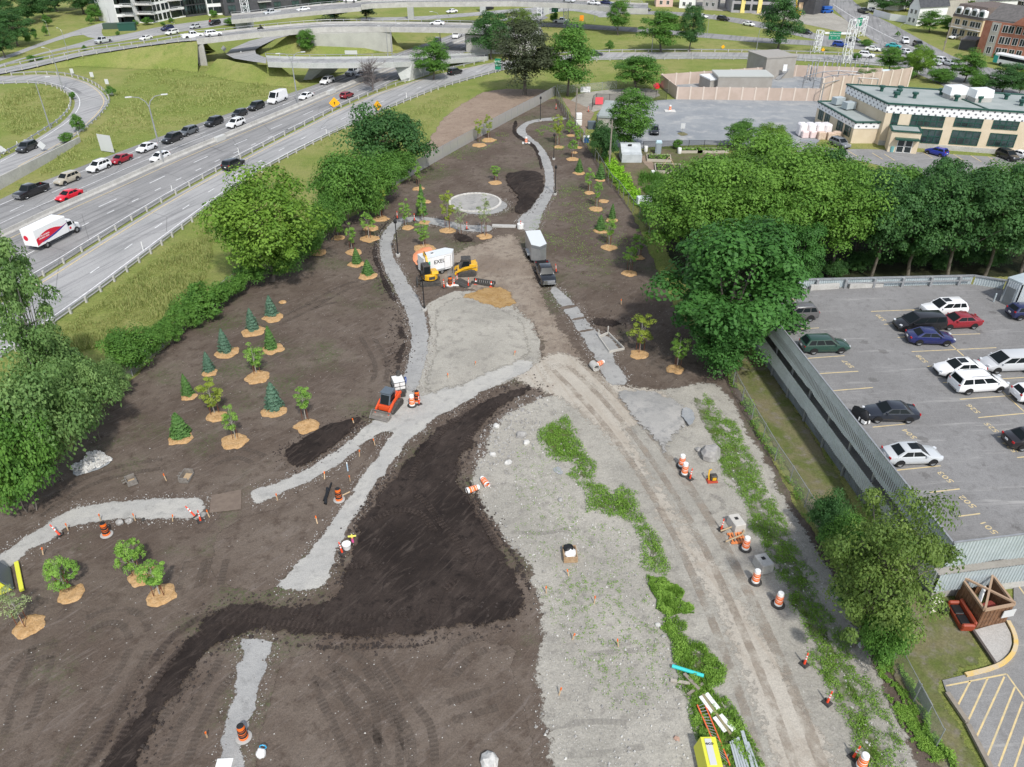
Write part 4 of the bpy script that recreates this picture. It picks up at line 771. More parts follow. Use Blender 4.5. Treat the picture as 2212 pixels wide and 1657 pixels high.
for x,y,ty,s in[(917,671,585,'black park lamp between the mini excavator and the winding path'),(860,553,473,'black park lamp where the path bends behind the white trailer'),(1167,262,208,'black park lamp at the path loop near the screened fence'),(1196,345,288,'black park lamp beside the two green clumps of the straight path'),(1199,421,357,'black park lamp with a bare footing beside the dark soil heap path')]:
 place(PL(),P(x,y),0,HZ((x,y),ty)/5.03,s,'park lamps along the paths')
def pole(x,y,ty,label):
 h=HZ((x,y),ty);tag(MB().tube([(0,0,0),(0,0,h)],[.17,.12],8).box((0,.15,h*.3),(.5,.3,.6)).build('utility_pole',W_WOODG,loc=P(x,y)),label,'utility pole','wooden utility poles')
pole(*T02(550,1032),T02(0,762)[1],'weathered wooden utility pole at the far fence corner');pole(*T02(838,1432),T02(0,1040)[1],'weathered wooden utility pole by the garden fence and tarp shelter');pole(*T03(1510,445),T03(0,170)[1],'wooden utility pole in front of the buff apartment block')
tag(MB().tube([P(*Z1(1,2,1920,1420)),P(*Z1(1,2,1990,1300),2.5)],.16,8).build('leaning_pole',W_WOODG),'pale leaning wooden post under the big maple by the garage','post')
def sign(x,y,ty,w,h,mat,label,diamond=False,posts=2,rz=0,face=None,txt=None):
 H=HZ((x,y),ty);t=thing('road_sign',label,'road sign',P(x,y),rz,'road signs')
 for s in([-.25*w,.25*w]if posts==2 else[0]):MB().tube([(s,0,0),(s,0,H-h*.3)],.04,6).build('post',W_GALV,t)
 if diamond:
  r=w/2;MB().prism([(0,-r),(r,0),(0,r),(-r,0)],(-.1,-.06),'Y',(0,0,H-r)).build('sign_face',mat,t)
  if face:MB().prism([(-.09,-.3),(.09,-.3),(.09,.02),(.22,.02),(0,.32),(-.22,.02),(-.09,.02)],(-.12,-.105),'Y',(0,0,H-r)).build('symbol',W_BLACK,t)
 else:
  MB().box((0,-.08,H-h/2),(w,.05,h)).build('sign_face',mat,t)
  if txt:
   for i,s in enumerate(txt):q=text_mesh('lettering',s,h*.26,W_WHITE,.002,t);q.location=(0,-.11,H-h*(.28+.3*i));q.rotation_euler=(pi/2,0,0)
 return t
sign(*Z1(0,1,683,932),Z1(0,1,0,838)[1],2.6,2.6,W_SIGNY,'yellow diamond merge sign on two posts beside the highway',True,2,0,True)
sign(*Z1(0,1,1060,996),Z1(0,1,0,865)[1],2.2,2.6,W_SIGNY,'yellow diamond merge sign seen edge-on beside the ramp',True,1,-.5,True)
sign(*Z1(0,0,935,1315),Z1(0,0,0,1162)[1],3.4,3.2,W_SIGNW,'large grey sign back on three posts in the meadow',posts=2,rz=-.4)
for i,(x,y,ty,s)in enumerate([(378,1310,1215,'grey diamond sign back beside the car on the loop ramp'),(35,1335,1255,'grey diamond sign back on the loop island edge'),(1940,465,392,'grey diamond sign back where the ramp leaves the overpass'),(2090,510,440,'grey diamond sign back on the ramp curve')]):sign(*Z1(0,0,x,y),Z1(0,0,0,ty)[1],1.7,1.7,W_SIGNW,s,True,1)
for i,(x,y,ty,s)in enumerate([(628,640,592,'small pale sign on the loop ramp, farthest along its rim'),(803,685,622,'small pale sign on the loop ramp, second along its rim'),(932,745,682,'small pale sign on the loop ramp, third along its rim'),(968,830,770,'small pale sign on the loop ramp by the round bush')]):sign(*Z1(0,0,x,y),Z1(0,0,0,ty)[1],.9,1.2,W_SIGNW,s,posts=1)
sign(*Z1(0,1,825,495),Z1(0,1,0,435)[1],3.6,1.0,W_SIGNW,'wide grey sign back above the ramp bridge railing')
sign(*Z1(0,1,2088,625),Z1(0,1,0,505)[1],1.6,2.8,W_SIGNG,'small green exit sign beside the dark purple tree',posts=1,txt=['NORD','SUD'])
sign(*T02(1818,425),T02(0,385)[1],1.2,1.2,W_SIGNY,'small yellow sign in the grass between the roads, nearer the paired trees',True,1)
sign(*T03(472,445),T03(0,410)[1],1.2,1.2,W_SIGNY,'small yellow sign in the grass beside the sign gantry',True,1)
sign(*T02(600,180),T02(0,132)[1],1.4,3.0,MT('sign_orange',(.9,.28,.02),.5),'tall orange work sign on the far ramp island',posts=1)
sign(*T02(750,910),T02(0,838)[1],1.8,1.6,MT('sign_red',(.75,.1,.12),.5),'red and white notice on the gravel yard fence',posts=1);sign(*T02(632,800),T02(0,748)[1],2.4,1.3,W_WHITEM,'white notice board on the wire fence under the dark trees',posts=1)
def tower(label,x,y,ty,w=1.6,name='lattice_tower'):
 H=HZ((x,y),ty);m=MB();k=max(4,int(H/2.0));c=[(sx*w/2,sy*w/2)for sx,sy in((-1,-1),(1,-1),(1,1),(-1,1))]
 for a in c:m.bar((*a,0),(*a,H),.16)
 for i in range(k):
  z0,z1=H*i/k,H*(i+1)/k
  for j in range(4):
   a,b=c[j],c[(j+1)%4];m.bar((*a,z0),(*b,z1),.09);m.bar((*a,z1),(*b,z1),.09)
 o=m.build(name,W_WHITEM,loc=P(x,y));return tag(o,label,'lattice tower','white lattice gantry legs'),H
tower('white lattice gantry leg rising behind the substation switchgear',*T03(665,545),T03(0,170)[1],1.9);tower('white lattice gantry leg on the avenue island under a green sign',*T03(795,312),T03(0,140)[1],1.8);tower('white lattice gantry leg in the grass by the green two-arrow sign',*T03(415,452),T03(0,262)[1],1.6);tower('white lattice mast before the charcoal building',*Z1(0,0,2130,160),Z1(0,0,0,-60)[1],2.2);tower('white lattice gantry leg beside the white pickup on the far road',*T02(462,215),T02(0,60)[1],1.6);tower('white lattice gantry leg behind the purple tree top',*T02(235,140),T02(0,5)[1],1.6)
def gsign(label,c,ty,by,lx,rx,lines,yaw):
 yb=34;Hh=HZ(c,ty);Hl=HZ(c,by);w=(rx-lx)/PM(*c)*1.02;t=thing('gantry_sign',label,'road sign',P(*c),yaw,'road signs');MB().box((0,-.1,(Hh+Hl)/2),(w,.1,Hh-Hl)).build('sign_face',W_SIGNG,t)
 for i,s in enumerate(lines):q=text_mesh('lettering',s,(Hh-Hl)*.24,W_WHITE,.004,t);q.location=(0,-.17,Hh-(Hh-Hl)*(.22+.27*i));q.rotation_euler=(pi/2,0,0)
 MB().bar((-w*.9,.3,(Hh+Hl)/2+.6),(w*1.4,.3,(Hh+Hl)/2+.6),.5,.5).build('gantry_beam',W_WHITEM,t)
gsign('green road sign with two white arrows hung from a white gantry',T03(545,455),T03(0,272)[1],T03(0,342)[1],T03(497,0)[0],T03(590,0)[0],['Boul. Maisonneuve','Saint-Laurent','\u2193        \u2193'],-.12)
gsign('green road sign slanting between two gantry legs on the avenue',T03(758,320),T03(0,155)[1],T03(0,225)[1],T03(728,0)[0],T03(790,0)[0],['Gatineau','Ottawa'],.5)
gsign('tall green road sign beneath the viaduct',T02(366,215),T02(0,20)[1],T02(0,104)[1],T02(338,0)[0],T02(394,0)[0],['Hull','Centre','\u2193   \u2193'],0);gsign('small green road sign at the viaduct edge',T02(272,190),T02(0,18)[1],T02(0,58)[1],T02(255,0)[0],T02(292,0)[0],['5'],0)
def block(name,label,px,h,dep,mat,cat='building',roof=W_ROOFG,rh=.4):
 """px: ground line of the front in pixels; returns root, list of (p0,d,len)"""
 w=[P(*p)for p in px];o=w[0].copy();t=thing(name,label,cat,o);q=[p-o for p in w];d=(q[-1]-q[0]).normalized();n=Vector((-d.y,d.x,0))
 MB().prism([(p.x,p.y)for p in q]+[((q[-1]+n*dep).x,(q[-1]+n*dep).y),((q[0]+n*dep).x,(q[0]+n*dep).y)],(0,h),'Z').build('wall',mat,t)
 r=[(p.x,p.y)for p in(q[0]-n*.2,q[-1]-n*.2,q[-1]+n*dep,q[0]+n*dep)];MB().prism(r,(h+.003,h+rh),'Z').build('roof',roof,t)
 return t,o,[(w[i],(w[i+1]-w[i]).normalized(),(w[i+1]-w[i]).length)for i in range(len(w)-1)]
WINM={}
def wgrid(t,seg,us,zs,w,h,frame=W_BLACK,glass=W_GLASS,name='window'):
 p0,d,L=seg;n=Vector((d.y,-d.x,0));key=(round(w,2),round(h,2),frame.name,glass.name)
 if key not in WINM:
  m=MB();m.box((0,0,0),(w,.06,h));m.mat(1)
  for i in(-1,0,1):m.box((i*w/2,.04,0),(.07,.08,h+.07))
  for i in(-1,1):m.box((0,.04,i*h/2),(w-.07,.07,.07))
  WINM[key]=m.mesh('window',[glass,frame])
 M=Matrix((d,n,Vector((0,0,1)))).transposed().to_4x4()
 for z in zs:
  for u in us:
   o=bpy.data.objects.new(name,WINM[key]);link(o,t);o.matrix_local=t.matrix_basis.inverted()@(Matrix.Translation(Vector((p0 .x,p0 .y,z))+d*(u*L)+n*.03)@M)
def balcony(t,seg,us,zs,w,dep=1.4,slab=W_CONC):
 p0,d,L=seg;n=Vector((d.y,-d.x,0));rz=atan2(d.y,d.x)
 for z in zs:
  for u in us:
   c=Vector((p0 .x,p0 .y,z))+d*(u*L)+n*dep/2-t.location;b=MB().box(c,(w,dep,.2),rz).build('balcony',slab,t);m=MB()
   k=int(w/.35)
   for i in range(k+1):m.box(c+d*(-w/2+w*i/k)+n*dep*.48+Vector((0,0,.55)),(.05,.05,.9))
   m.box(c+n*dep*.48+Vector((0,0,1.02)),(w,.07,.07),rz);m.build('railing',W_SIGNW,b)
t,o,s=block('apartment_building','white apartment block with stacked balconies and dark square windows',[(257,54),(291,54),(303,50),(331,50),(372,41),(404,36)],26,16,W_WHITE)
fl=[1.6+3.0*i for i in range(6)]
wgrid(t,s[0],(.22,.42),fl,1.9,1.9);wgrid(t,s[2],(.18,),fl,1.9,2.0,glass=W_GLASSG);wgrid(t,s[3],(.22,.42,.66,.86),fl,1.5,2.0);wgrid(t,s[4],(.62,.88),fl,1.5,2.0);wgrid(t,s[0],(.82,),fl,3.0,2.3);wgrid(t,s[2],(.65,),fl,5.0,2.3);wgrid(t,s[4],(.25,),fl,3.2,2.3)
balcony(t,s[0],(.82,),[3.0*i for i in range(1,6)],4.2);balcony(t,s[2],(.65,),[3.0*i for i in range(1,6)],6.5);balcony(t,s[4],(.25,),[3.0*i for i in range(1,6)],4.4)
t,o,s=block('lobby_building','dark glass lobby block between two white fronts',[(404,37),(452,31.5)],9.5,14,W_BLACKC);wgrid(t,s[0],[.08+.12*i for i in range(8)],(2.3,5.6),1.9,2.9,glass=W_GLASSG)
t,o,s=block('white_town_block','narrow white front with three square windows per floor',[(451,34),(486,31.5)],16,14,W_WHITE);wgrid(t,s[0],(.2,.52,.82),[1.8+3.4*i for i in range(4)],1.7,2.1)
t,o,s=block('charcoal_building','long charcoal brick block with white upper floor beside the viaduct approach',[(487,35),(553,30),(620,24),(700,18)],9,15,W_BLACKC)
for q in s:wgrid(t,q,(.25,.72),(2.2,5.8),2.8,2.6,glass=W_GLASSG)
MB().prism([((P(*a)-o).x,(P(*a)-o).y+.6)for a in((487,35),(700,18))]+[((P(*a)-o).x,(P(*a)-o).y+15)for a in((700,18),(487,35))],(9.4,17),'Z').build('upper_floor',W_WHITE,t);balcony(t,s[1],(.3,),(4,7.4),5);balcony(t,s[2],(.6,),(4,7.4),6)
tag(MB().box((0,0,1.1),(5.5,2.4,2.2)).mat(1).box((0,0,2.3),(5.7,2.6,.2)).build('waste_container',[W_GREENF,W_GREENF],loc=P(*Z1(0,0,1105,262)),rz=.2),'dark green metal container on grass before the white apartments','container')
tag(MB().box((0,0,.9),(7,2,1.8)).build('utility_cabinet',MT('dull_green',(.05,.08,.06),.7),loc=P(*Z1(0,0,990,248)),rz=.2),'long low dull green cabinet beside the dark green container','cabinet')
t,o,s=block('brick_apartment','red brick apartment block with gabled front and grey shingle roof',[T03(1788,462),T03(1850,475),T03(1925,488),T03(2209,528),T03(2500,575)],9.2,14,W_BRICKR,roof=W_SHING)
q=[p[0]-o for p in s];wgrid(t,s[1],(.5,),(1.6,4.6,7.6),1.3,1.8,W_WHITEM);wgrid(t,s[2],(.16,.34,.56,.78),(1.6,4.6,7.6),1.4,1.9,W_WHITEM);wgrid(t,s[3],(.1,.3,.5),(1.6,4.6,7.6),1.4,1.9,W_WHITEM);MB().prism([((s[1][0]-o).x,(s[1][0]-o).y-.1),((s[2][0]-o).x,(s[2][0]-o).y-.1),((s[2][0]-o).x,(s[2][0]-o).y+.5),((s[1][0]-o).x,(s[1][0]-o).y+.5)],(0,9),'Z').build('stone_bay',W_STONE,t)
e0,e1=q[0],q[0]+(q[3]-q[0])*2.2;dd=(e1-e0).normalized();nn=Vector((-dd.y,dd.x,0));up=Vector((0,0,1))
MB().loft([[e0-nn*.5+up*9.2,e0+nn*7+up*13,e0+nn*14.5+up*9.2],[e1-nn*.5+up*9.2,e1+nn*7+up*13,e1+nn*14.5+up*9.2]]).build('roof',W_SHING,t)
g0=q[2]+dd*7;MB().loft([[g0-dd*4-nn*.7+up*9.0,g0-nn*.7+up*12.4,g0+dd*4-nn*.7+up*9.0],[g0-dd*4+nn*5+up*9.0,g0+nn*5+up*12.4,g0+dd*4+nn*5+up*9.0]]).build('gable',W_BRICKR,t)
t,o,s=block('buff_apartment','buff brick apartment block with dark mansard roof and arched white dormers',[T03(1545,320),T03(1800,372)],6.4,16,W_YBRICK,roof=W_SHING);q0,d,L=s[0];n=Vector((-d.y,d.x,0));q0=q0-o
MB().loft([[q0-n*.3+up*6.4,q0+d*L-n*.3+up*6.4,q0+d*L+n*16+up*6.4,q0+n*16+up*6.4],[q0+n*1.0+d*.5+up*10,q0+d*(L-.5)+n*1.0+up*10,q0+d*(L-.5)+n*15+up*10,q0+d*.5+n*15+up*10]]).build('mansard_roof',MT('brown_shingles',(.12,.095,.085),.9,(.16,.13,.115),1.2),t)
for u in(.15,.42,.66,.9):
 c=q0+d*(L*u)+n*.2+up*8.2;MB().prism([(-1.1,-1),(1.1,-1),(1.1,.5),(.6,1.1),(-.6,1.1),(-1.1,.5)],(-.4,1.2),'Y').build('dormer',W_WHITEM,t,loc=c,rz=atan2(d.y,d.x));MB().box((0,-.45,-.1),(1.4,.1,1.4)).build('dormer_window',W_GLASS,t,loc=c,rz=atan2(d.y,d.x))
wgrid(t,s[0],(.2,.45,.7,.88),(2.0,4.9),1.8,1.7,W_WHITEM);balcony(t,s[0],(.3,.75),(3.4,),6)
t,o,s=block('carport','low open carport with a dark shingle roof beside the brick apartments',[T03(1640,425),T03(1775,440)],2.6,7,W_BLACKC,roof=W_SHING)
for k,(px,h,lab)in enumerate([([T03(1690,85),T03(1960,140)],26,'grey brick condominium tower with tiers of balconies'),([T03(1960,145),T03(2209,185),T03(2400,215)],28,'brown brick condominium tower in the far corner')]):
 t,o,s=block('condominium_tower',lab,px,h,18,W_GCONDO if k==0 else MT('brown_condo_brick',(.2,.17,.15),.9));wgrid(t,s[0],(.1,.3,.55,.8),[2+3.2*i for i in range(7)],1.5,1.9,W_WHITEM);balcony(t,s[0],(.42,.68),[3.2*i for i in range(1,7)],2.6,slab=W_SIGNW)
def house(label,a,b,dep,h,rh,mat=W_WHITE,roof=W_SHINGB):
 w0,w1=P(*a),P(*b);o=w0 .copy();t=thing('house',label,'house',o,group='small gabled houses');d=(w1-w0);L=d.length;d.normalize();n=Vector((-d.y,d.x,0));c=[Vector((0,0,0)),d*L,d*L+n*dep,n*dep]
 MB().prism([(p.x,p.y)for p in c],(0,h),'Z').build('wall',mat,t);MB().prism([(-.0,0),(L,0),(L/2,rh)],(.05,dep-.05),'Y').build('gable',mat,t,loc=Vector((0,0,h)),rz=atan2(d.y,d.x))
 m=MB();R=up*h;e=n*.4
 m.loft([[-d*.4+R-e-up*.15,d*L/2+R+up*(rh+.12)-e,d*(L+.4)+R-e-up*.15,d*L/2+R+up*(rh-.1)-e],[-d*.4+R+n*dep+e-up*.15,d*L/2+R+n*dep+e+up*(rh+.12),d*(L+.4)+R+n*dep+e-up*.15,d*L/2+R+n*dep+e+up*(rh-.1)]]);m.build('roof',roof,t)
 wgrid(t,(w0,d,L),(.3,.7),(1.6,4.3)if h>4.5 else(1.6,),1.1,1.4,W_WHITEM)
house('white gabled house with grey roof beside the white fence',T03(1185,205),T03(1275,225),12,6,4)
house('gabled house behind the bushes of the avenue corner',T03(1395,160),T03(1480,175),12,7,4,W_STONE);house('pale gabled house just before the mansard block',T03(1560,120),T03(1660,140),12,8,4);house('white gabled house under the grey condominium tower',T03(1745,165),T03(1860,190),12,7,4)
house('pink row house with a flat front by the far road',T02(1240,58),T02(1385,60),10,9,.6,W_PINK,W_SHING);house('pale row house with small windows by the far road',T02(1440,70),T02(1575,75),10,8,2,W_WHITE,W_SHING);house('dark grey twin row house by the far road',T02(1640,72),T02(1770,78),10,9,2,W_GCONDO,W_SHING);house('white commercial house at the top of the avenue',T03(1120,95),T03(1240,60),12,9,.6,W_WHITE,W_SHING)
t,o,s=block('unfinished_building','unfinished long building with scaffolding, red lifts and yellow sheathing',[T02(1890,108),T02(2209,118),T03(230,112)],14,14,MT('grey_sheathing',(.42,.41,.43),.9,(.30,.29,.30),.2));wgrid(t,s[0],(.15,.4,.65,.9),(2,5.2,8.4),2.6,2.0);wgrid(t,s[1],(.1,.35,.6),(2,5.2,8.4),2.6,2.0)
for u in(.3,.75):MB().box((s[0][0]-o)+s[0][1]*s[0][2]*u+Vector((0,-.1,7)),(1.6,.2,14)).build('sheathing_strip',W_YEL,t)
for u in(.2,.55):MB().box((s[0][0]-o)+s[0][1]*s[0][2]*u+Vector((0,-.8,7.2)),(5.5,1.4,1.2)).build('balcony',MT('red_primer',(.5,.05,.05),.7),t)
t,o,s=block('stair_tower','dark clad corner building with yellow and orange panels at the building site',[T03(215,108),T03(390,128)],14,12,W_BLACKC);MB().box((s[0][0]-o)+s[0][1]*.7+Vector((0,-.1,7)),(1.5,.3,14)).build('sheathing_strip',W_YEL,t);MB().box((s[0][0]-o)+s[0][1]*3.2+Vector((0,-.1,2)),(2.6,.3,3.6)).build('plywood_panel',W_WOODL,t)
t,o,s=block('flat_roof_hut','low pale hut with a flat grey roof beside the gravel yard',[T02(735,1140),T02(905,1150)],3.0,13,W_STONE,cat='hut',roof=W_ROOFG)
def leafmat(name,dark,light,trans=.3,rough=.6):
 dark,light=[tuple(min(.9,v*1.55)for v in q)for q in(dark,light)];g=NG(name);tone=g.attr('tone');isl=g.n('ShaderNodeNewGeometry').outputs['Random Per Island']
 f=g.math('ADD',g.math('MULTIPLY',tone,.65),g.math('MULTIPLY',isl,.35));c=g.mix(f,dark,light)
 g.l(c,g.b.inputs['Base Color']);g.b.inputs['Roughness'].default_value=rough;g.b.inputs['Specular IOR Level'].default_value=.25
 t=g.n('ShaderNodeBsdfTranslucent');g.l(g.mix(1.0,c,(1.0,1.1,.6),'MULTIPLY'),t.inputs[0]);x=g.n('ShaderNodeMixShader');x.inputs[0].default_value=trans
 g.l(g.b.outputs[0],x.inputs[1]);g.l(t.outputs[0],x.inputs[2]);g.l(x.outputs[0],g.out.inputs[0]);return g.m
LF={'maple':leafmat('maple_leaves',(.018,.062,.012),(.058,.15,.03)),'locust':leafmat('locust_leaves',(.044,.108,.015),(.122,.222,.036)),'ash':leafmat('ash_leaves',(.030,.085,.014),(.10,.20,.035)),'poplar':leafmat('poplar_leaves',(.048,.105,.028),(.15,.23,.075)),'dark':leafmat('dark_leaves',(.018,.056,.016),(.056,.125,.034)),'purple':leafmat('dusky_leaves',(.026,.034,.018),(.068,.082,.042)),'bright':leafmat('bright_leaves',(.055,.12,.014),(.145,.235,.034)),'pine':leafmat('pine_needles',(.010,.030,.016),(.03,.065,.032)),'spruce':leafmat('spruce_needles',(.03,.075,.05),(.11,.19,.13)),'spruceg':leafmat('green_spruce_needles',(.028,.08,.022),(.10,.19,.05)),'young':leafmat('young_leaves',(.065,.15,.024),(.20,.33,.06)),'youngy':leafmat('yellow_young_leaves',(.10,.15,.018),(.26,.30,.05)),'pale':leafmat('pale_young_leaves',(.11,.15,.06),(.26,.30,.15)),'olive':leafmat('olive_leaves',(.042,.08,.016),(.135,.19,.045)),'weed':leafmat('weed_leaves',(.062,.14,.018),(.18,.29,.05)),'straw':leafmat('straw_blades',(.13,.18,.05),(.28,.27,.11)),'vine':leafmat('vine_leaves',(.10,.22,.015),(.22,.40,.03))}
BARK=MT('bark',(.10,.085,.07),.95,(.16,.14,.12),3);BARKP=MT('pale_bark',(.30,.28,.25),.95,(.40,.38,.34),3);RUST=MT('rusty_stake',(.16,.06,.03),.8)
def leaves(C,N,size,tone,aspect=.62,jit=.35,up=.0):
 """arrays of centres and facing directions -> verts, faces"""
 n=len(C);N=N+RS.normal(0,jit,(n,3));N[:,2]+=up;N/=np.linalg.norm(N,axis=1)[:,None]+1e-9
 R=RS.normal(0,1,(n,3));U=np.cross(N,R);U/=np.linalg.norm(U,axis=1)[:,None]+1e-9;V=np.cross(N,U)
 s=(size*RS.uniform(.65,1.4,n))[:,None];V=V*s*aspect*.5;U=U*s*.5
 vs=np.stack((C-U,C+V-U*.15,C+U,C-V-U*.15),1).reshape(-1,3);return vs,np.repeat(tone,4)
def leaf_object(name,vs,tone,mat,parent=None):
 n=len(vs)//4;me=bpy.data.meshes.new(name);me.vertices.add(len(vs));me.vertices.foreach_set('co',vs.astype(np.float32).ravel());me.loops.add(len(vs));me.loops.foreach_set('vertex_index',np.arange(len(vs),dtype=np.int32))
 me.polygons.add(n);me.polygons.foreach_set('loop_start',np.arange(0,len(vs),4,dtype=np.int32));me.polygons.foreach_set('loop_total',np.full(n,4,np.int32));me.update(calc_edges=True)
 a=me.attributes.new('tone','FLOAT','POINT');a.data.foreach_set('value',np.clip(tone,0,1).astype(np.float32));me.materials.append(mat);o=bpy.data.objects.new(name,me);link(o,parent);return o
def crown(H,R,zb,ncl,cr,nleaf,size,power=.6,shape='egg',seed=0):
 """clump centres fill an uneven egg from height zb to H"""
 global RS
 st=RS;RS=np.random.RandomState(seed+11);zc=(H+zb)/2;rz=(H-zb)/2;cs=[]
 for i in range(ncl):
  d=RS.normal(0,1,3);d/=np.linalg.norm(d);k=RS.uniform(.25,1)**power*(1+.48*MN.noise(Vector(d*1.6)+Vector((seed,0,0))))
  w=1.0
  if shape=='egg':w=1.0-.25*max(0,d[2])-.1*max(0,-d[2])
  if shape=='cone':w=.55-.5*d[2]
  if shape=='vase':w=.8+.35*d[2]
  cs.append((d[0]*(R-cr*.7)*k*w,d[1]*(R-cr*.7)*k*w,zc+d[2]*(rz-cr*.6)*k))
 cs=np.array(cs);per=nleaf//ncl;P_,N_,T_=[],[],[]
 for c in cs:
  r=cr*RS.uniform(.5,1.4);d=RS.normal(0,1,(per,3));d[:,2]=np.where(d[:,2]<-.3,-d[:,2],d[:,2]);d/=np.linalg.norm(d,axis=1)[:,None]
  rr=r*RS.uniform(.35,1.05,per)**.5;p=c+d*rr[:,None]*np.array((1,1,.85));P_.append(p);N_.append(d);T_.append(np.full(per,RS.uniform(.1,.9))+RS.normal(0,.08,per))
 P_=np.concatenate(P_);P_[:,2]=np.clip(P_[:,2],.05,None);out=leaves(P_,np.concatenate(N_),size,np.concatenate(T_),up=.35);RS=st;return(*out,cs)
def tree_proto(kind,H,R,zb,ncl,cr,nleaf,size,mat,bark=BARK,tr=.25,limbs=9,shape='egg',power=.6,seed=0,name='tree',stems=1):
 t=thing(name,'','tree');vs,tone,cs=crown(H,R,zb,ncl,cr,nleaf,size,power,shape,seed);leaf_object('crown',vs,tone,LF[mat],t);m=MB();rr=random.Random(seed)
 for s in range(stems):
  bx,by=(0,0)if stems==1 else(rr.uniform(-.5,.5),rr.uniform(-.5,.5));top=Vector((rr.uniform(-.5,.5)+bx*2,rr.uniform(-.5,.5)+by*2,zb+(H-zb)*.72));mid=Vector((bx+rr.uniform(-.3,.3),by+rr.uniform(-.3,.3),zb*.6+.3))
  m.tube([(bx,by,-.1),mid,mid.lerp(top,.5)+Vector((rr.uniform(-.3,.3),rr.uniform(-.3,.3),0)),top],[tr/stems**.5,tr*.72/stems**.5,tr*.45/stems**.5,tr*.12],7)
  for i in range(limbs):
   c=Vector(cs[rr.randrange(len(cs))]);t0=rr.uniform(.1,.7);a=mid.lerp(top,t0);q=a.lerp(c,.5)+Vector((0,0,-.06*(c-a).length));m.tube([a,q,c],[tr*.4*(1-t0*.5),tr*.22,tr*.06],5)
 m.build('trunk',bark,t,fix=False,smooth=60);t['H']=H;t['R']=R;return t
KIND={}
def kind(k,n,*a,**kw):KIND[k]=[Proto(tree_proto(k,*a,seed=i*17+len(KIND)*5,**kw))for i in range(n)]
kind('maple',2,15,6,1.8,85,1.7,22000,.36,'maple',tr=.35,limbs=12,power=.45)
kind('darkmaple',2,15,6,3.0,70,1.6,17000,.36,'dark',tr=.3,limbs=12,power=.45)
kind('locust',3,15,6,3,70,1.7,17000,.31,'locust',tr=.3,limbs=12,power=.5)
kind('ash',3,13,5,1.1,70,1.45,15000,.32,'ash',tr=.28,limbs=10,power=.5)
kind('oval',1,16,5,1.5,150,1.35,20000,.32,'ash',tr=.3,limbs=10,power=.35)
kind('bright',1,13,6.5,.8,110,1.6,22000,.33,'bright',tr=.3,limbs=10,power=.4)
kind('poplar',1,16,5,2,75,1.5,15000,.32,'poplar',bark=BARKP,tr=.3,limbs=16,power=.5,stems=2)
kind('purple',1,18,6,2.5,110,1.7,20000,.34,'purple',tr=.4,limbs=14,power=.4)
kind('dark',2,14,6,.8,85,1.6,16000,.34,'dark',tr=.32,limbs=10,power=.45)
kind('pine',1,14,5,1.5,60,1.4,9000,.4,'pine',tr=.3,limbs=8,power=.5)
kind('olive',1,11,5.5,.6,80,1.15,22000,.2,'olive',tr=.2,limbs=30,power=.75,stems=3)
kind('bush',3,4,2.4,.1,44,.75,7000,.2,'ash',tr=.1,limbs=6,stems=3,name='bush',power=.5)
kind('darkbush',1,6,5,.1,80,1.3,14000,.27,'dark',tr=.14,limbs=6,stems=3,name='bush',power=.45)
kind('leafybush',1,6,4,.1,75,1.15,14000,.23,'poplar',tr=.12,limbs=8,stems=3,name='bush',power=.5)
kind('midbush',2,6,4,.1,75,1.15,14000,.23,'ash',tr=.12,limbs=8,stems=3,name='bush',power=.5)
def tree(k,x,y,ty,w,label,group=None,cat=None,z0=0,n=[0]):
 n[0]+=1;ps=KIND[k];t=ps[n[0]%len(ps)]();H=HZ((x,y),ty,z0);R=w/2/PM(x,y-(y-ty)*.4,z0)*1.05
 place(t,P(x,y,z0),n[0]*2.4,(R/t['R'],R/t['R'],H/t['H']*1.02),label,group)
 if 'bush' in k:t['category']='bush'
 return t
GR='big trees between the park and the garage';GB='trees and bushes on the highway verge';GT='trees among the roads';GA='trees along the avenue';GW='trees of the corner wood'
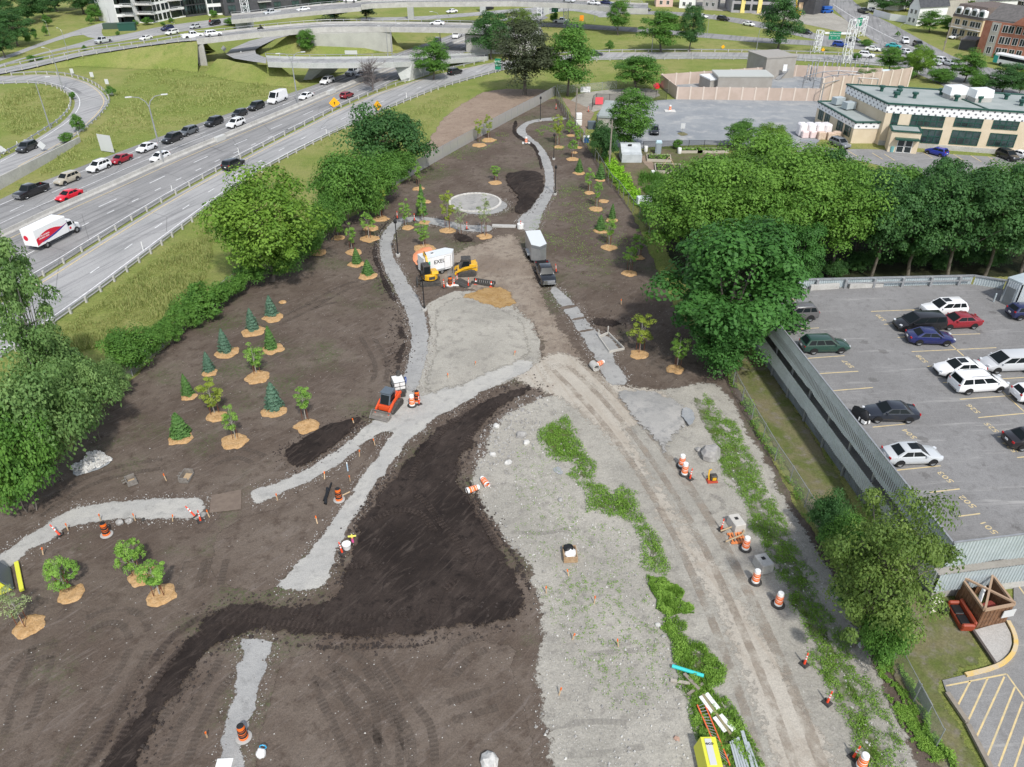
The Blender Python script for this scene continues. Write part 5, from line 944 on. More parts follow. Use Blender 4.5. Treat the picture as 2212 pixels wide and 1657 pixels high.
for r in[('maple',1568,775,472,285,'big dark green maple hanging over the garage corner',GR),('maple',1558,812,668,150,'low maple crown under the big maple, above the weedy fence',GR),('locust',1478,612,335,190,'feathery light green tree beside the park fence, nearest the soil',GR),('locust',1590,560,318,210,'feathery light green tree behind the big maple top',GR),('locust',1690,590,330,200,'light green tree just beyond the garage rear corner',GR),('locust',1790,598,360,170,'light green tree behind the two barrier blocks',GR),('locust',1560,480,322,150,'light green tree standing nearest the garden plots',GR),('locust',1655,470,285,170,'light green tree top nearest the plastic wrapped pile',GR),('locust',1745,500,318,160,'light green tree top before the school annex',GR),('ash',1430,500,400,120,'dark leafy tree pressed against the garden fence',GR),('ash',1820,520,345,120,'mid green tree top below the school entrance',GR),('darkmaple',1880,602,372,150,'dark maple in the row behind the garage, first along it',GR),('darkmaple',1960,602,362,160,'dark maple in the row behind the garage, second along it',GR),('darkmaple',2045,600,350,160,'dark maple in the row behind the garage, third along it',GR),('darkmaple',2125,600,356,150,'dark maple in the row behind the garage, before the stair house',GR),('darkmaple',2205,590,395,150,'dark maple behind the stair house',GR),('ash',1920,520,350,150,'paler tree top behind the row of dark maples',GR),('ash',2090,500,352,120,'paler tree top nearest the dark red hatchback',GR),('maple',1705,640,470,110,'bluish green maple squeezed behind the garage parapet',GR),('olive',1852,1395,1042,262,'sprawling olive green tree leaning over the garage front corner',GR),('darkbush',1782,1165,1078,110,'dark bush highest of the shrubs under the olive tree',GR),('midbush',1815,1245,1120,125,'leafy bush second of the shrubs under the olive tree',GR),('darkbush',1850,1330,1205,125,'dark bush in the middle of the shrubs under the olive tree',GR),('darkbush',1880,1395,1270,110,'dark bush low on the fence under the olive tree',GR),('midbush',1890,1440,1300,110,'leafy bush at the foot of the olive tree',GR),('poplar',140,905,495,125,'tall grey-green poplar with pale branches at the photo edge',GB),('leafybush',130,1040,785,190,'broad grey-green bush below the tall poplar',GB),('leafybush',205,955,775,140,'grey-green bush beside the small white sign',GB),('midbush',70,1100,870,170,'green bush above the pale gravel path end',GB),('leafybush',165,900,740,150,'pale bush between the poplar and the verge',GB),('midbush',290,802,702,115,'round green bush at the edge of the tall grass verge',GB),('bush',350,752,690,62,'small bush on the verge fence, beside the round bush',GB),('bush',392,718,658,66,'small bush on the verge fence between two others',GB),('bush',442,690,617,92,'bushy shrub overhanging the soil by the verge fence',GB),('bush',510,640,592,66,'small bush below the big bright tree',GB),('bush',310,770,722,50,'smallest bush in the verge fence line',GB),('bright',588,608,366,222,'big yellow-green tree between the ramp and the soil',GB),('midbush',757,485,322,140,'mid green tree beside the dark trees of the verge',GB),('midbush',815,440,325,115,'mid green bush where the screened fence begins',GB),('darkbush',843,375,234,175,'big dark bushy tree between the ramp and the tan slope',GB),('bush',690,530,470,40,'thin sapling bush on the old wire fence',GB),('purple',1133,205,32,125,'huge dusky purple-leaved tree at the fence corner',GT),('ash',1226,207,55,112,'tall green tree beside the dusky purple tree',GT),('dark',1062,128,20,88,'dark green tree beyond the ramp bridge',GT),('olive',1125,90,10,85,'wispy grey-green tree behind the dusky tree top',GT),('ash',936,172,88,78,'rounded green tree at the end of the ramp bridge',GT),('ash',665,119,60,44,'lone slim green tree on the grassy bank',GT),('pine',722,47,-14,82,'dark spreading pine beside the approach viaduct',GT),('pine',792,44,-10,52,'smaller dark pine under the viaduct',GT),('ash',1335,76,-6,54,'green roadside tree beside the viaduct end',GT),('ash',1428,112,18,92,'broad green tree of the roadside pair',GT),('dark',1490,112,6,62,'narrow dark tree of the roadside pair',GT),('dark',1680,106,-14,90,'big dark tree by the building site',GT),('ash',1376,194,116,104,'spreading green tree above the rubble ground',GT),('bush',1317,108,88,20,'small round bush on the ramp verge',GT),('bush',1196,50,24,22,'small bright tree beneath the tall green sign',GT),('oval',1358,322,190,98,'tall oval green tree beside the flat-roofed hut',GT),('darkbush',1302,345,268,70,'dark bush beside the flat-roofed hut',GT),('bush',1462,322,300,24,'small round tree by the grey portable toilet',GT),('ash',1597,322,260,78,'spiky green sumac at the gravel yard corner',GT),('bright',1660,345,265,75,'bright green tree beside the plastic wrapped pile',GT),('ash',1918,158,98,60,'roadside tree before the avenue, beside the white suv',GA),('bright',1977,168,98,70,'yellow-green roadside tree before the avenue',GA),('ash',2082,178,110,70,'roadside tree before the avenue crossing',GA),('dark',2165,205,138,92,'dark roadside tree below the bus',GA),('bright',2200,205,150,40,'yellow-green roadside bush below the bus',GA),('midbush',1868,168,140,50,'low roadside bush beside the switchgear',GA),('midbush',1945,172,145,60,'low roadside bush between two avenue trees',GA),('midbush',2030,180,145,60,'low roadside hedge bush behind the grass mound',GA),('midbush',2115,198,158,60,'low roadside bush by the school roof',GA),('bush',1848,130,112,24,'small bush at the foot of the lattice gantry leg',GA),('bush',1938,80,68,12,'tiny round bush on the avenue island',GA),('bush',1870,100,86,32,'low shrub on the avenue island',GA),('dark',1905,26,-22,70,'dark tree at the top of the avenue by the parked cars',GA),('dark',1955,24,-20,50,'dark tree at the top of the avenue by the white fence',GA),('ash',2008,70,24,62,'green corner tree before the buff apartments',GA),('ash',2045,74,34,48,'second green corner tree before the buff apartments',GA),('ash',2020,28,-12,80,'broad tree behind the gabled houses',GA),('olive',2075,34,-14,60,'yellowish tree beneath the grey condominium tower',GA),('bush',2085,84,60,20,'small tree at the buff apartment stairs',GA),('ash',2130,45,16,40,'rounded tree under the grey condominium tower',GA),('dark',2195,65,20,70,'dark tree in front of the brown condominium tower',GA),('dark',2205,125,98,40,'dark tree at the brick apartment end',GA),('bush',2150,125,114,14,'clipped shrub at the brick apartment door',GA),('dark',15,70,-25,75,'dark tree in the corner wood, closest to the frame corner',GW),('dark',65,52,-30,80,'dark tree in the corner wood beside the mown slope',GW),('dark',40,100,20,80,'dark tree in the corner wood above the small round trees',GW),('dark',10,125,50,60,'dark tree at the lower edge of the corner wood',GW),('pine',125,25,-40,90,'dark conifer at the top of the mown slope',GW),('dark',180,30,-40,80,'dark tree between the slope and the white apartments',GW),('pine',235,42,-40,60,'dark conifer against the white apartment wall',GW),('ash',210,46,6,40,'lighter tree beside the side street bend',GW),('bush',100,78,56,13,'small dark round tree on the slope, nearer the lamp',GW),('bush',78,85,62,13,'small dark round tree on the slope, nearer the wood',GW),('bush',62,95,68,18,'small spreading tree at the wood edge',GW),('dark',95,40,-20,60,'dark tree high on the slope of the wood',GW),('ash',105,58,32,22,'light green shrub tree at the wood edge',GW)]:tree(*r)
for i,(x,y,ty,w,s)in enumerate([(*Z1(0,0,630,860),Z1(0,0,0,785)[1],18,'dark shrub inside the loop ramp rim'),(*Z1(0,0,965,830),Z1(0,0,0,745)[1],22,'round dark bush outside the loop ramp'),(*Z1(0,0,690,1140),Z1(0,0,0,990)[1],30,'straggly shrub outside the loop ramp'),(*Z1(0,0,580,1235),Z1(0,0,0,1140)[1],34,'round bright bush at the end of the retaining wall'),(*Z1(0,0,1670,370),Z1(0,0,0,290)[1],20,'small bushy tree at the overpass corner'),(*Z1(0,0,280,535),Z1(0,0,0,478)[1],24,'twin shrubs between bank road and avenue'),(*Z1(0,0,350,525),Z1(0,0,0,485)[1],20,'shrub clump between bank road and avenue'),(*Z1(0,0,735,440),Z1(0,0,0,390)[1],12,'tiny shrub behind the bank road rail'),(*Z1(0,0,2000,220),Z1(0,0,0,155)[1],36,'dense bush where the approach viaduct starts'),(*Z1(0,0,1850,150),Z1(0,0,0,80)[1],22,'small street tree before the narrow white front'),(*Z1(0,0,1275,215),Z1(0,0,0,150)[1],24,'shrub against the white apartment base'),(*Z1(0,0,1480,195),Z1(0,0,0,155)[1],14,'small shrub before the white apartment balconies'),(*Z1(0,0,1180,225),Z1(0,0,0,165)[1],14,'narrow shrub beside the green container'),(*Z1(0,0,785,210),Z1(0,0,0,130)[1],16,'small tree on the slope by the side street'),(*Z1(0,0,1020,305),Z1(0,0,0,270)[1],11,'tiny round shrub on the avenue corner'),(*Z1(0,0,1410,225),Z1(0,0,0,185)[1],12,'brown tinged shrub by the avenue pavement')]):tree('bush',x,y,ty,w,s,'shrubs beside the roads')
for i,(k,x,y,ty,w)in enumerate([('bush',368,745,694,62),('bush',420,705,648,64),('bush',478,662,606,74),('bush',545,618,566,74),('midbush',618,598,520,100),('midbush',664,556,478,84),('midbush',715,520,420,92),('midbush',730,480,372,96),('bush',335,768,712,62),('leafybush',250,862,780,80),('midbush',800,470,392,84),('midbush',860,395,318,84)]):tree(k,x,y,ty,w,'hedge shrub on the verge fence, '+('next to the round bush','overhung by the bushy shrub','above the topmost blue spruce row','below the big bright tree crown','at the foot of the big bright tree','between bright tree and pale shrubby trees','under the mid green verge trees','joining bright tree and mid green tree','at the grassy gap of the wire fence','beside the white notice panels','at the upper end of the mid green trees','below the big dark bushy tree')[i],GB)
for i,(k,x,y,ty,w)in enumerate([('darkbush',1730,605,545,90),('darkbush',1800,600,560,60),('darkbush',1850,585,545,70),('darkbush',1905,570,545,60),('darkbush',1965,575,528,80),('darkbush',2020,580,545,70),('darkbush',2080,570,528,80),('darkbush',2135,575,540,70),('darkmaple',1850,545,350,130),('darkmaple',2000,540,345,140),('ash',2150,530,360,130),('darkmaple',1780,500,330,130),('locust',1520,540,345,150),('locust',1620,620,380,170)]):tree(k,x,y,ty,w,('low undergrowth bush behind the garage rear wall, ' if 'bush' in k else 'tree crown filling the wood behind the garage, ')+('at the big maple','below the two barrier blocks','just after the barrier blocks','under the first dark maple','under the second dark maple','between second and third dark maples','under the third dark maple','before the stair house','behind the first dark maple','between two dark maples','nearest the stair house','next to the light green trees','between garden and big maple','directly behind the big maple crown')[i],GR)
t=thing('dead_tree','bare grey dead tree between the highway and the ramp','tree',P(*Z1(0,1,1010,795)));m=MB();rr=random.Random(3);tw=MB()
H=HZ(Z1(0,1,1010,795),Z1(0,1,0,480)[1]);m.tube([(0,0,0),(.1,0,H*.3),(0,.2,H*.8)],[.25,.18,.05],6)
for i in range(46):
 a=Vector((0,0,H*rr.uniform(.12,.7)));d=Vector((rr.gauss(0,1),rr.gauss(0,1),rr.uniform(.3,1.4))).normalized();L=H*rr.uniform(.2,.5);b=a+d*L;m.tube([a,a.lerp(b,.5)+Vector((0,0,.2)),b],[.07,.05,.02],4)
 for k in range(16):
  c=a.lerp(b,rr.uniform(.35,1));e=c+(d+Vector((rr.gauss(0,.7),rr.gauss(0,.7),rr.gauss(.2,.5)))).normalized()*rr.uniform(.6,1.6);tw.tube([c,e],[.035,.015],3,False)
m.build('trunk',MT('dead_wood',(.16,.14,.135),.95),t);tw.build('twigs',bpy.data.materials['dead_wood'],t,fix=False)
def young(mat,seed,H=5,R=1.35,n=3600,zb=1.15,size=.155,shape='egg'):
 t=thing('young_tree','','tree');vs,tone,cs=crown(H,R,zb,34,.34,n,size*.8,.35,shape,seed);leaf_object('crown',vs,tone,LF[mat],t);m=MB();m.tube([(0,0,0),(.03,.02,zb),(0,0,H*.9)],[.06,.05,.012],6);rr=random.Random(seed)
 for i in range(16):
  c=Vector(cs[rr.randrange(34)]);z=max(zb*.8,c.z-.9);m.tube([(0,0,z),c],[.02,.008],4,False)
 m.build('trunk',BARKP,t,fix=False)
 for a in(.4,2.5,4.6):MB().tube([(.42*cos(a),.42*sin(a),0),(.40*cos(a),.40*sin(a),1.75)],.035,5).build('stake',RUST,t)
 t['H']=H;t['R']=R;return t
def spruce(mat,seed,H=3,R=1.0,n=3600):
 global RS
 t=thing('spruce','','spruce');rs=RS;RS=np.random.RandomState(seed);z=RS.uniform(0,1,n)**1.25;a=RS.uniform(0,2*pi,n);lay=.82+.18*np.sin(z*46+a*.5);r=R*(1-z)**.68*lay*RS.uniform(.45,1.04,n)**.45*(1+.14*np.sin(a*5+z*9))
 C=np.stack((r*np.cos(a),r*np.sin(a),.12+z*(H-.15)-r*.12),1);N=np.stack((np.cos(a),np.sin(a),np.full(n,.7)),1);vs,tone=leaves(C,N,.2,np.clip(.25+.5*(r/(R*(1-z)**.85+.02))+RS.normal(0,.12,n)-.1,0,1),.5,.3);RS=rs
 leaf_object('foliage',vs,tone,LF[mat],t);MB().tube([(0,0,0),(0,0,H*.96)],[.07,.015],6).build('trunk',BARK,t);t['H']=H;t['R']=R;return t
KIND['yd']=[Proto(young('young',3)),Proto(young('young',9)),Proto(young('young',14,shape='vase'))];KIND['yy']=[Proto(young('youngy',21)),Proto(young('youngy',25,shape='vase'))];KIND['yp']=[Proto(young('pale',31,n=1500))]
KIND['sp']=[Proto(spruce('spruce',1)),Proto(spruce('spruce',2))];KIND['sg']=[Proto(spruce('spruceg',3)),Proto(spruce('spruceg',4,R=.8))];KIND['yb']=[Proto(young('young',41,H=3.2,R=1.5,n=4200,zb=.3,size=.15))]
M_CHIP=GM('wood_chips',(.60,.365,.165),(.70,.46,.24),(.42,.25,.11),2.5,6,26,None,1.0,16,fringe=False)
def mulch(seed):
 m=MB();rings=[[(0,0,.10)]*24]
 for k,(r,z)in enumerate(((.25,.07),(.55,.14),(.85,.10),(1.0,.02))):rings.append([((r*cos(q)*(1+(.3 if k>1 else.08)*MN.noise((cos(q)*1.8,sin(q)*1.8,seed*3.3+k)))),(r*sin(q)*(1+(.3 if k>1 else.08)*MN.noise((cos(q)*1.8,sin(q)*1.8,seed*3.3+k)))),z+.04*MN.noise((cos(q)*3,sin(q)*3,k+seed)))for q in[2*pi*i/24 for i in range(24)]])
 m.loft(rings,caps=False);o=m.build('mulch_ring',M_CHIP,smooth=80);tag(o,'','mulch','wood-chip rings round the young trees');return o
MU=[Proto(mulch(i))for i in range(3)]
YG='newly planted young trees';SG='newly planted spruces'
def ymul(x,y,w,lab,i=[0]):
 i[0]+=1;r=w/2/PM(x,y);place(MU[i[0]%3](),P(x,y,.03),i[0]*1.3,(r,r,1),lab)
def plant(k,x,y,ty,w,mw,label,mx=None,my=None,n=[0]):
 n[0]+=1;ps=KIND[k];t=ps[n[0]%len(ps)]();H=HZ((x,y),ty);R=w/2/PM(x,y-(y-ty)*.5)*1.12;place(t,P(x,y,.06),n[0]*1.9,(R/t['R'],R/t['R'],H/t['H']),label,SG if k[0]=='s' else YG)
 if mw:ymul(mx or x,my or y,mw,'wood-chip ring under the '+label)
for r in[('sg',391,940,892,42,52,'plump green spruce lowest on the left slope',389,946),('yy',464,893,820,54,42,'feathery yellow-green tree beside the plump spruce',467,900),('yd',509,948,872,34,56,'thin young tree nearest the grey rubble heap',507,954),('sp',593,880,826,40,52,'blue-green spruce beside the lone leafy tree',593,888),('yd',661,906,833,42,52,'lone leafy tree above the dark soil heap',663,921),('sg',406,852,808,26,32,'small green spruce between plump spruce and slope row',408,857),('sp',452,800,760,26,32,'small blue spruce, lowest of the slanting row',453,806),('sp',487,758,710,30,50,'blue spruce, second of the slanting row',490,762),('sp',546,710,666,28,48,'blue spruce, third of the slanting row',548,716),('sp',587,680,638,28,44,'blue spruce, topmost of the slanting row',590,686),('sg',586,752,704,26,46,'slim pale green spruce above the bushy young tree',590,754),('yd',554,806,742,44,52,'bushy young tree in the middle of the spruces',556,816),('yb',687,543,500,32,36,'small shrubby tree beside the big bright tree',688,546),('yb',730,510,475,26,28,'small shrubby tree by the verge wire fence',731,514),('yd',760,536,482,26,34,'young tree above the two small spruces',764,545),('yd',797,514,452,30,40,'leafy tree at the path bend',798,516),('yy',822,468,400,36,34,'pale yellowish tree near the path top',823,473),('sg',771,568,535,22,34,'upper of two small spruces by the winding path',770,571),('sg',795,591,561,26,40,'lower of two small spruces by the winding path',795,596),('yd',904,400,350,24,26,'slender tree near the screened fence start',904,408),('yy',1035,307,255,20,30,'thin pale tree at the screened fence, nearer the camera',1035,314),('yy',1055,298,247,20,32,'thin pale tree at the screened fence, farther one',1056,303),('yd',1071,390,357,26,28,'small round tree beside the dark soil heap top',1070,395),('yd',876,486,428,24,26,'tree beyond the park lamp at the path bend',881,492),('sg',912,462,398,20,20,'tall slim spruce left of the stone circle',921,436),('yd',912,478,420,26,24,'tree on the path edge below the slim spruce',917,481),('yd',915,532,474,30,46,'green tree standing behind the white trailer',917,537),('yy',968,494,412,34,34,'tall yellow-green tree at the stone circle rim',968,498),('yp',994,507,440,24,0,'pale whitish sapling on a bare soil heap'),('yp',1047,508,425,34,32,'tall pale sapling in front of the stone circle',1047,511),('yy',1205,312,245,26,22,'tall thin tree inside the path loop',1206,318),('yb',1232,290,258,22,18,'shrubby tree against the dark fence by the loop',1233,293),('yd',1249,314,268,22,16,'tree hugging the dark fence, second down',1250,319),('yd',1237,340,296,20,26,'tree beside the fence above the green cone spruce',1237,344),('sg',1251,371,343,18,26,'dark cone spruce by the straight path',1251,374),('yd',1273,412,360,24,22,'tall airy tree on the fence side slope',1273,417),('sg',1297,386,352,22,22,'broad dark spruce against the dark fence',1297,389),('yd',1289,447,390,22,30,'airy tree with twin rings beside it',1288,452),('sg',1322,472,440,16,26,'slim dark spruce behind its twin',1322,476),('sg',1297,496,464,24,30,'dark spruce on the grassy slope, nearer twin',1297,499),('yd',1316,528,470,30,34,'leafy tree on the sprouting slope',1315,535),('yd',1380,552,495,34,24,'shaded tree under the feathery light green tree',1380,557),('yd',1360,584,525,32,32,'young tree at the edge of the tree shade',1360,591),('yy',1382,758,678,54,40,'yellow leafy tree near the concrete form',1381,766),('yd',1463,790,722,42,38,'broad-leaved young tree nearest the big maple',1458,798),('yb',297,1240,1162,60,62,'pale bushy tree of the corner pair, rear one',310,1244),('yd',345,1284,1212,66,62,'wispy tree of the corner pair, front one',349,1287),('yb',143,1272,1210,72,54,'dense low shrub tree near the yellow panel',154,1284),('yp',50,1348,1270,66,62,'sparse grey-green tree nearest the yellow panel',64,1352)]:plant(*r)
for x,y,w,s in[(801,493,34,'wood-chip ring with no tree of its own above the path bend tree'),(1304,435,22,'wood-chip ring in the grass beside the dark fence'),(1241,330,14,'wood-chip sliver beside the fence tree'),(611,653,16,'small bare reddish chip patch on the slope')]:ymul(x,y,w,s)
def scatter(name,polys,n,size,hmax,mat,kind='stuff',tilt=.6,clump=1.2,dens=None,blade=None,label=None,cat=None):
 P_,T_=[],[]
 for px in polys:
  w=np.array([(p.x,p.y)for p in outline(px,0,1.2,.45,1)]);x0,y0=w.min(0);x1,y1=w.max(0);k=int(n/len(polys)*3)+10;X=RS.uniform(x0,x1,k);Y=RS.uniform(y0,y1,k);ok=inside(w[:,0],w[:,1],X,Y);X,Y=X[ok],Y[ok]
  de=np.clip(segdist(X,Y,w)/.45,0,1);ok=RS.uniform(0,1,len(X))<.08+.92*de;X,Y=X[ok],Y[ok]
  if clump:
   d=np.array([MN.noise((a*clump,b*clump,4.4))+.5*MN.noise((a*clump*3,b*clump*3,9))for a,b in zip(X,Y)]);ok=d>(dens if dens is not None else-.15);X,Y,d=X[ok],Y[ok],d[ok]
  else:d=np.zeros(len(X))
  P_.append(np.stack((X,Y,np.full(len(X),.08)),1));T_.append(d)
 C=np.concatenate(P_);d=np.concatenate(T_);m=min(len(C),n);C,d=C[:m],d[:m];h=hmax*RS.uniform(.1,1,m)*np.clip(.45+d,.15,1)
 if blade:
  a=RS.uniform(0,2*pi,m);hh=h[:,None];T=np.stack((np.cos(a)*.35,np.sin(a)*.35,np.ones(m)),1)*hh;W=np.stack((np.sin(a),-np.cos(a),np.zeros(m)),1)*blade
  vs=np.stack((C-W,C+W,C+T+W*.3,C+T-W*.3),1).reshape(-1,3);tone=np.repeat(RS.uniform(0,1,m),4)
 else:
  C[:,2]+=h;N=np.stack((RS.normal(0,tilt,m),RS.normal(0,tilt,m),np.ones(m)),1);vs,tone=leaves(C,N,size,np.clip(.3+d*.5+RS.normal(0,.15,m)+h/hmax*.3,0,1),.7)
 o=leaf_object(name,vs,tone,LF[mat]);tag(o,label,cat,None,kind);return o
WE1=Z(2,2,(270,350),(420,310),(480,260),(540,400),(590,480),(650,600),(740,720),(750,860),(900,960),(930,880),(990,845),(1070,960),(1080,1080),(1170,1130),(1200,1250),(1290,1420),(1390,1660),(1120,1640),(1080,1430),(1020,1230),(880,1150),(700,1120),(620,1080),(590,900),(470,830),(530,700),(300,680),(260,560),(190,480))
WE2=Z(3,2,(1130,0),(1390,20),(1480,200),(1590,300),(1540,360),(1260,350),(1200,200));WE3=Z(3,2,(1270,370),(1440,380),(1520,430),(1470,560),(1640,570),(1740,640),(1870,900),(1870,990),(1720,980),(1830,1100),(1950,1150),(2000,1300),(2200,1700),(1950,1750),(1600,1500),(1540,1350),(1480,1080),(1440,950),(1360,640),(1300,500))
scatter('weeds',[WE1,WE2,WE3],60000,.105,.38,'weed',dens=-.22,clump=1.6)
scatter('weed_grass',[WE1,WE2,WE3],34000,.1,.42,'weed',blade=.022,dens=-.2,clump=1.3)
scatter('weed_grass',[[(1510,840),(1560,880),(1620,960),(1690,1100),(1760,1260),(1820,1370),(1880,1480),(1990,1657),(1880,1690),(1800,1540),(1740,1400),(1690,1280),(1640,1170),(1580,1060),(1530,960)]],22000,.1,.26,'weed',blade=.02,dens=-.05,clump=1.4)
scatter('sparse_weeds',[[(1510,840),(1560,880),(1620,960),(1690,1100),(1760,1260),(1820,1370),(1880,1480),(1990,1657),(1880,1690),(1800,1540),(1740,1400),(1690,1280),(1640,1170),(1580,1060),(1530,960)],[(1780,1170),(1830,1230),(1960,1500),(2060,1657),(2010,1657),(1930,1540),(1860,1380)]],52000,.085,.2,'weed',dens=-.05,clump=1.5)
scatter('sparse_weeds',[Z(2,2,(0,500),(250,500),(500,900),(700,1150),(1000,1250),(1200,1700),(1250,1900),(200,1700),(0,1100)),Z(3,2,(150,0),(1150,0),(1300,600),(1400,1000),(1000,1300),(600,900),(350,500))],9000,.075,.10,'weed',dens=.16,clump=2.4)
scatter('sprouting_grass',[[(1130,500),(1180,440),(1200,400),(1260,400),(1330,470),(1390,560),(1340,600),(1240,600),(1180,540)],[(1150,275),(1215,262),(1235,300),(1215,335),(1180,310)],[(880,380),(1000,315),(1090,280),(1110,300),(1000,345),(900,400)]],9000,.12,.08,'weed',dens=.05,clump=.35)
scatter('verge_tall_grass',[[(95,735),(240,635),(450,470),(470,560),(420,640),(330,720),(250,740),(100,790)],[(640,345),(760,285),(905,225),(980,200),(1010,205),(930,270),(900,330),(750,260)]],30000,.3,.75,'straw',blade=.05,clump=.3,dens=-.5)
scatter('meadow_grass',[[(40,400),(240,260),(240,210),(290,150),(520,140),(660,200),(540,220),(340,290),(200,340)],[(0,190),(80,188),(155,205),(155,235),(0,320)]],30000,.4,.8,'straw',blade=.09,clump=.2,dens=-.5)
scatter('fence_vines',[[(1320,400),(1370,440),(1400,480),(1390,430),(1350,370),(1320,345),(1300,340)]],4500,.3,1.3,'vine',clump=.5,dens=-.6)
scatter('fence_weeds',[[(1560,790),(1580,800),(1700,1010),(1780,1150),(1770,1170),(1680,1020),(1600,890)],[(1930,1440),(1945,1440),(2080,1700),(2055,1700)]],14000,.13,.6,'weed',clump=.8,dens=-.2)
scatter('reeds',[[(1370,385),(1420,372),(1450,395),(1420,430),(1385,415)]],3500,.3,1.5,'ash',blade=.05,clump=.4,dens=-.5)
V_PAINT=MT('car_paint',(.5,.5,.5),.28,obcol=True,coat=.7,spec=.5);V_TRIM=MT('black_trim',(.012,.012,.013),.5);V_GLASS=MT('car_glass',(.012,.016,.018),.10,spec=.12);V_TYRE=MT('tyre',(.018,.018,.018),.85);V_RIM=MT('alloy_rim',(.42,.43,.44),.3,metal=.7)
V_HEAD=MT('headlight_lens',(.62,.64,.66),.1,spec=.8);V_TAIL=MT('tail_light_lens',(.42,.012,.012),.2);V_PLATE=MT('number_plate',(.7,.7,.7),.5);V_CHROME=MT('chrome',(.6,.61,.62),.15,metal=.9)
CARS=dict(sedan=(4.6,.91,[(-2.3,.74,.74),(-2.22,.88,.92),(-1.8,.96,1.0),(-1.0,1,1.0),(.4,1,.98),(1.0,.99,.94),(1.7,.95,.84),(2.15,.86,.72),(2.3,.70,.60)],(-1.72,-.98,.28,1.08),.96,1.44,-1.33,1.37,.33),hatch=(4.1,.88,[(-2.05,.8,.8),(-1.98,.93,1.0),(-1.4,.98,1.0),(-.6,1,1.0),(.5,1,.98),(1.0,.99,.95),(1.55,.95,.86),(1.95,.86,.74),(2.05,.72,.62)],(-1.98,-1.55,.25,1.08),.97,1.50,-1.25,1.25,.32),suv=(4.65,.93,[(-2.32,.82,.9),(-2.26,.93,1.08),(-1.6,.98,1.10),(-.6,1,1.10),(.5,1,1.08),(1.1,.99,1.05),(1.75,.96,.98),(2.2,.88,.86),(2.32,.76,.70)],(-2.24,-1.85,.30,1.12),1.07,1.69,-1.35,1.38,.37),wagon=(4.8,.91,[(-2.4,.8,.82),(-2.34,.92,.98),(-1.6,.98,1.02),(-.6,1,1.02),(.5,1,1.0),(1.05,.99,.96),(1.8,.95,.87),(2.26,.86,.75),(2.4,.72,.62)],(-2.30,-1.85,.35,1.15),.99,1.58,-1.38,1.38,.34),minivan=(5.1,.98,[(-2.55,.86,.9),(-2.5,.95,1.08),(-1.6,1,1.08),(-.6,1,1.08),(.6,1,1.06),(1.3,.99,1.03),(1.95,.95,.92),(2.4,.86,.78),(2.55,.72,.64)],(-2.5,-2.25,.55,1.62),1.05,1.72,-1.5,1.55,.34),pickup=(5.9,1.0,[(-2.95,.93,.78),(-2.9,.98,.82),(-1.5,1,.82),(-.75,1,.82),(-.72,1,1.18),(.6,1,1.18),(1.3,1,1.20),(2.0,1,1.18),(2.75,.95,1.10),(2.95,.88,.95)],(-.78,-.60,.85,1.45),1.17,1.92,-1.75,1.95,.42),van=(5.9,1.02,[(-2.95,.95,1.2),(-2.92,1,1.3),(-1.5,1,1.3),(.3,1,1.28),(1.5,1,1.22),(2.2,.97,1.12),(2.75,.9,.98),(2.95,.78,.75)],(-2.93,-2.86,1.15,2.05),1.25,2.5,-1.75,1.95,.36))
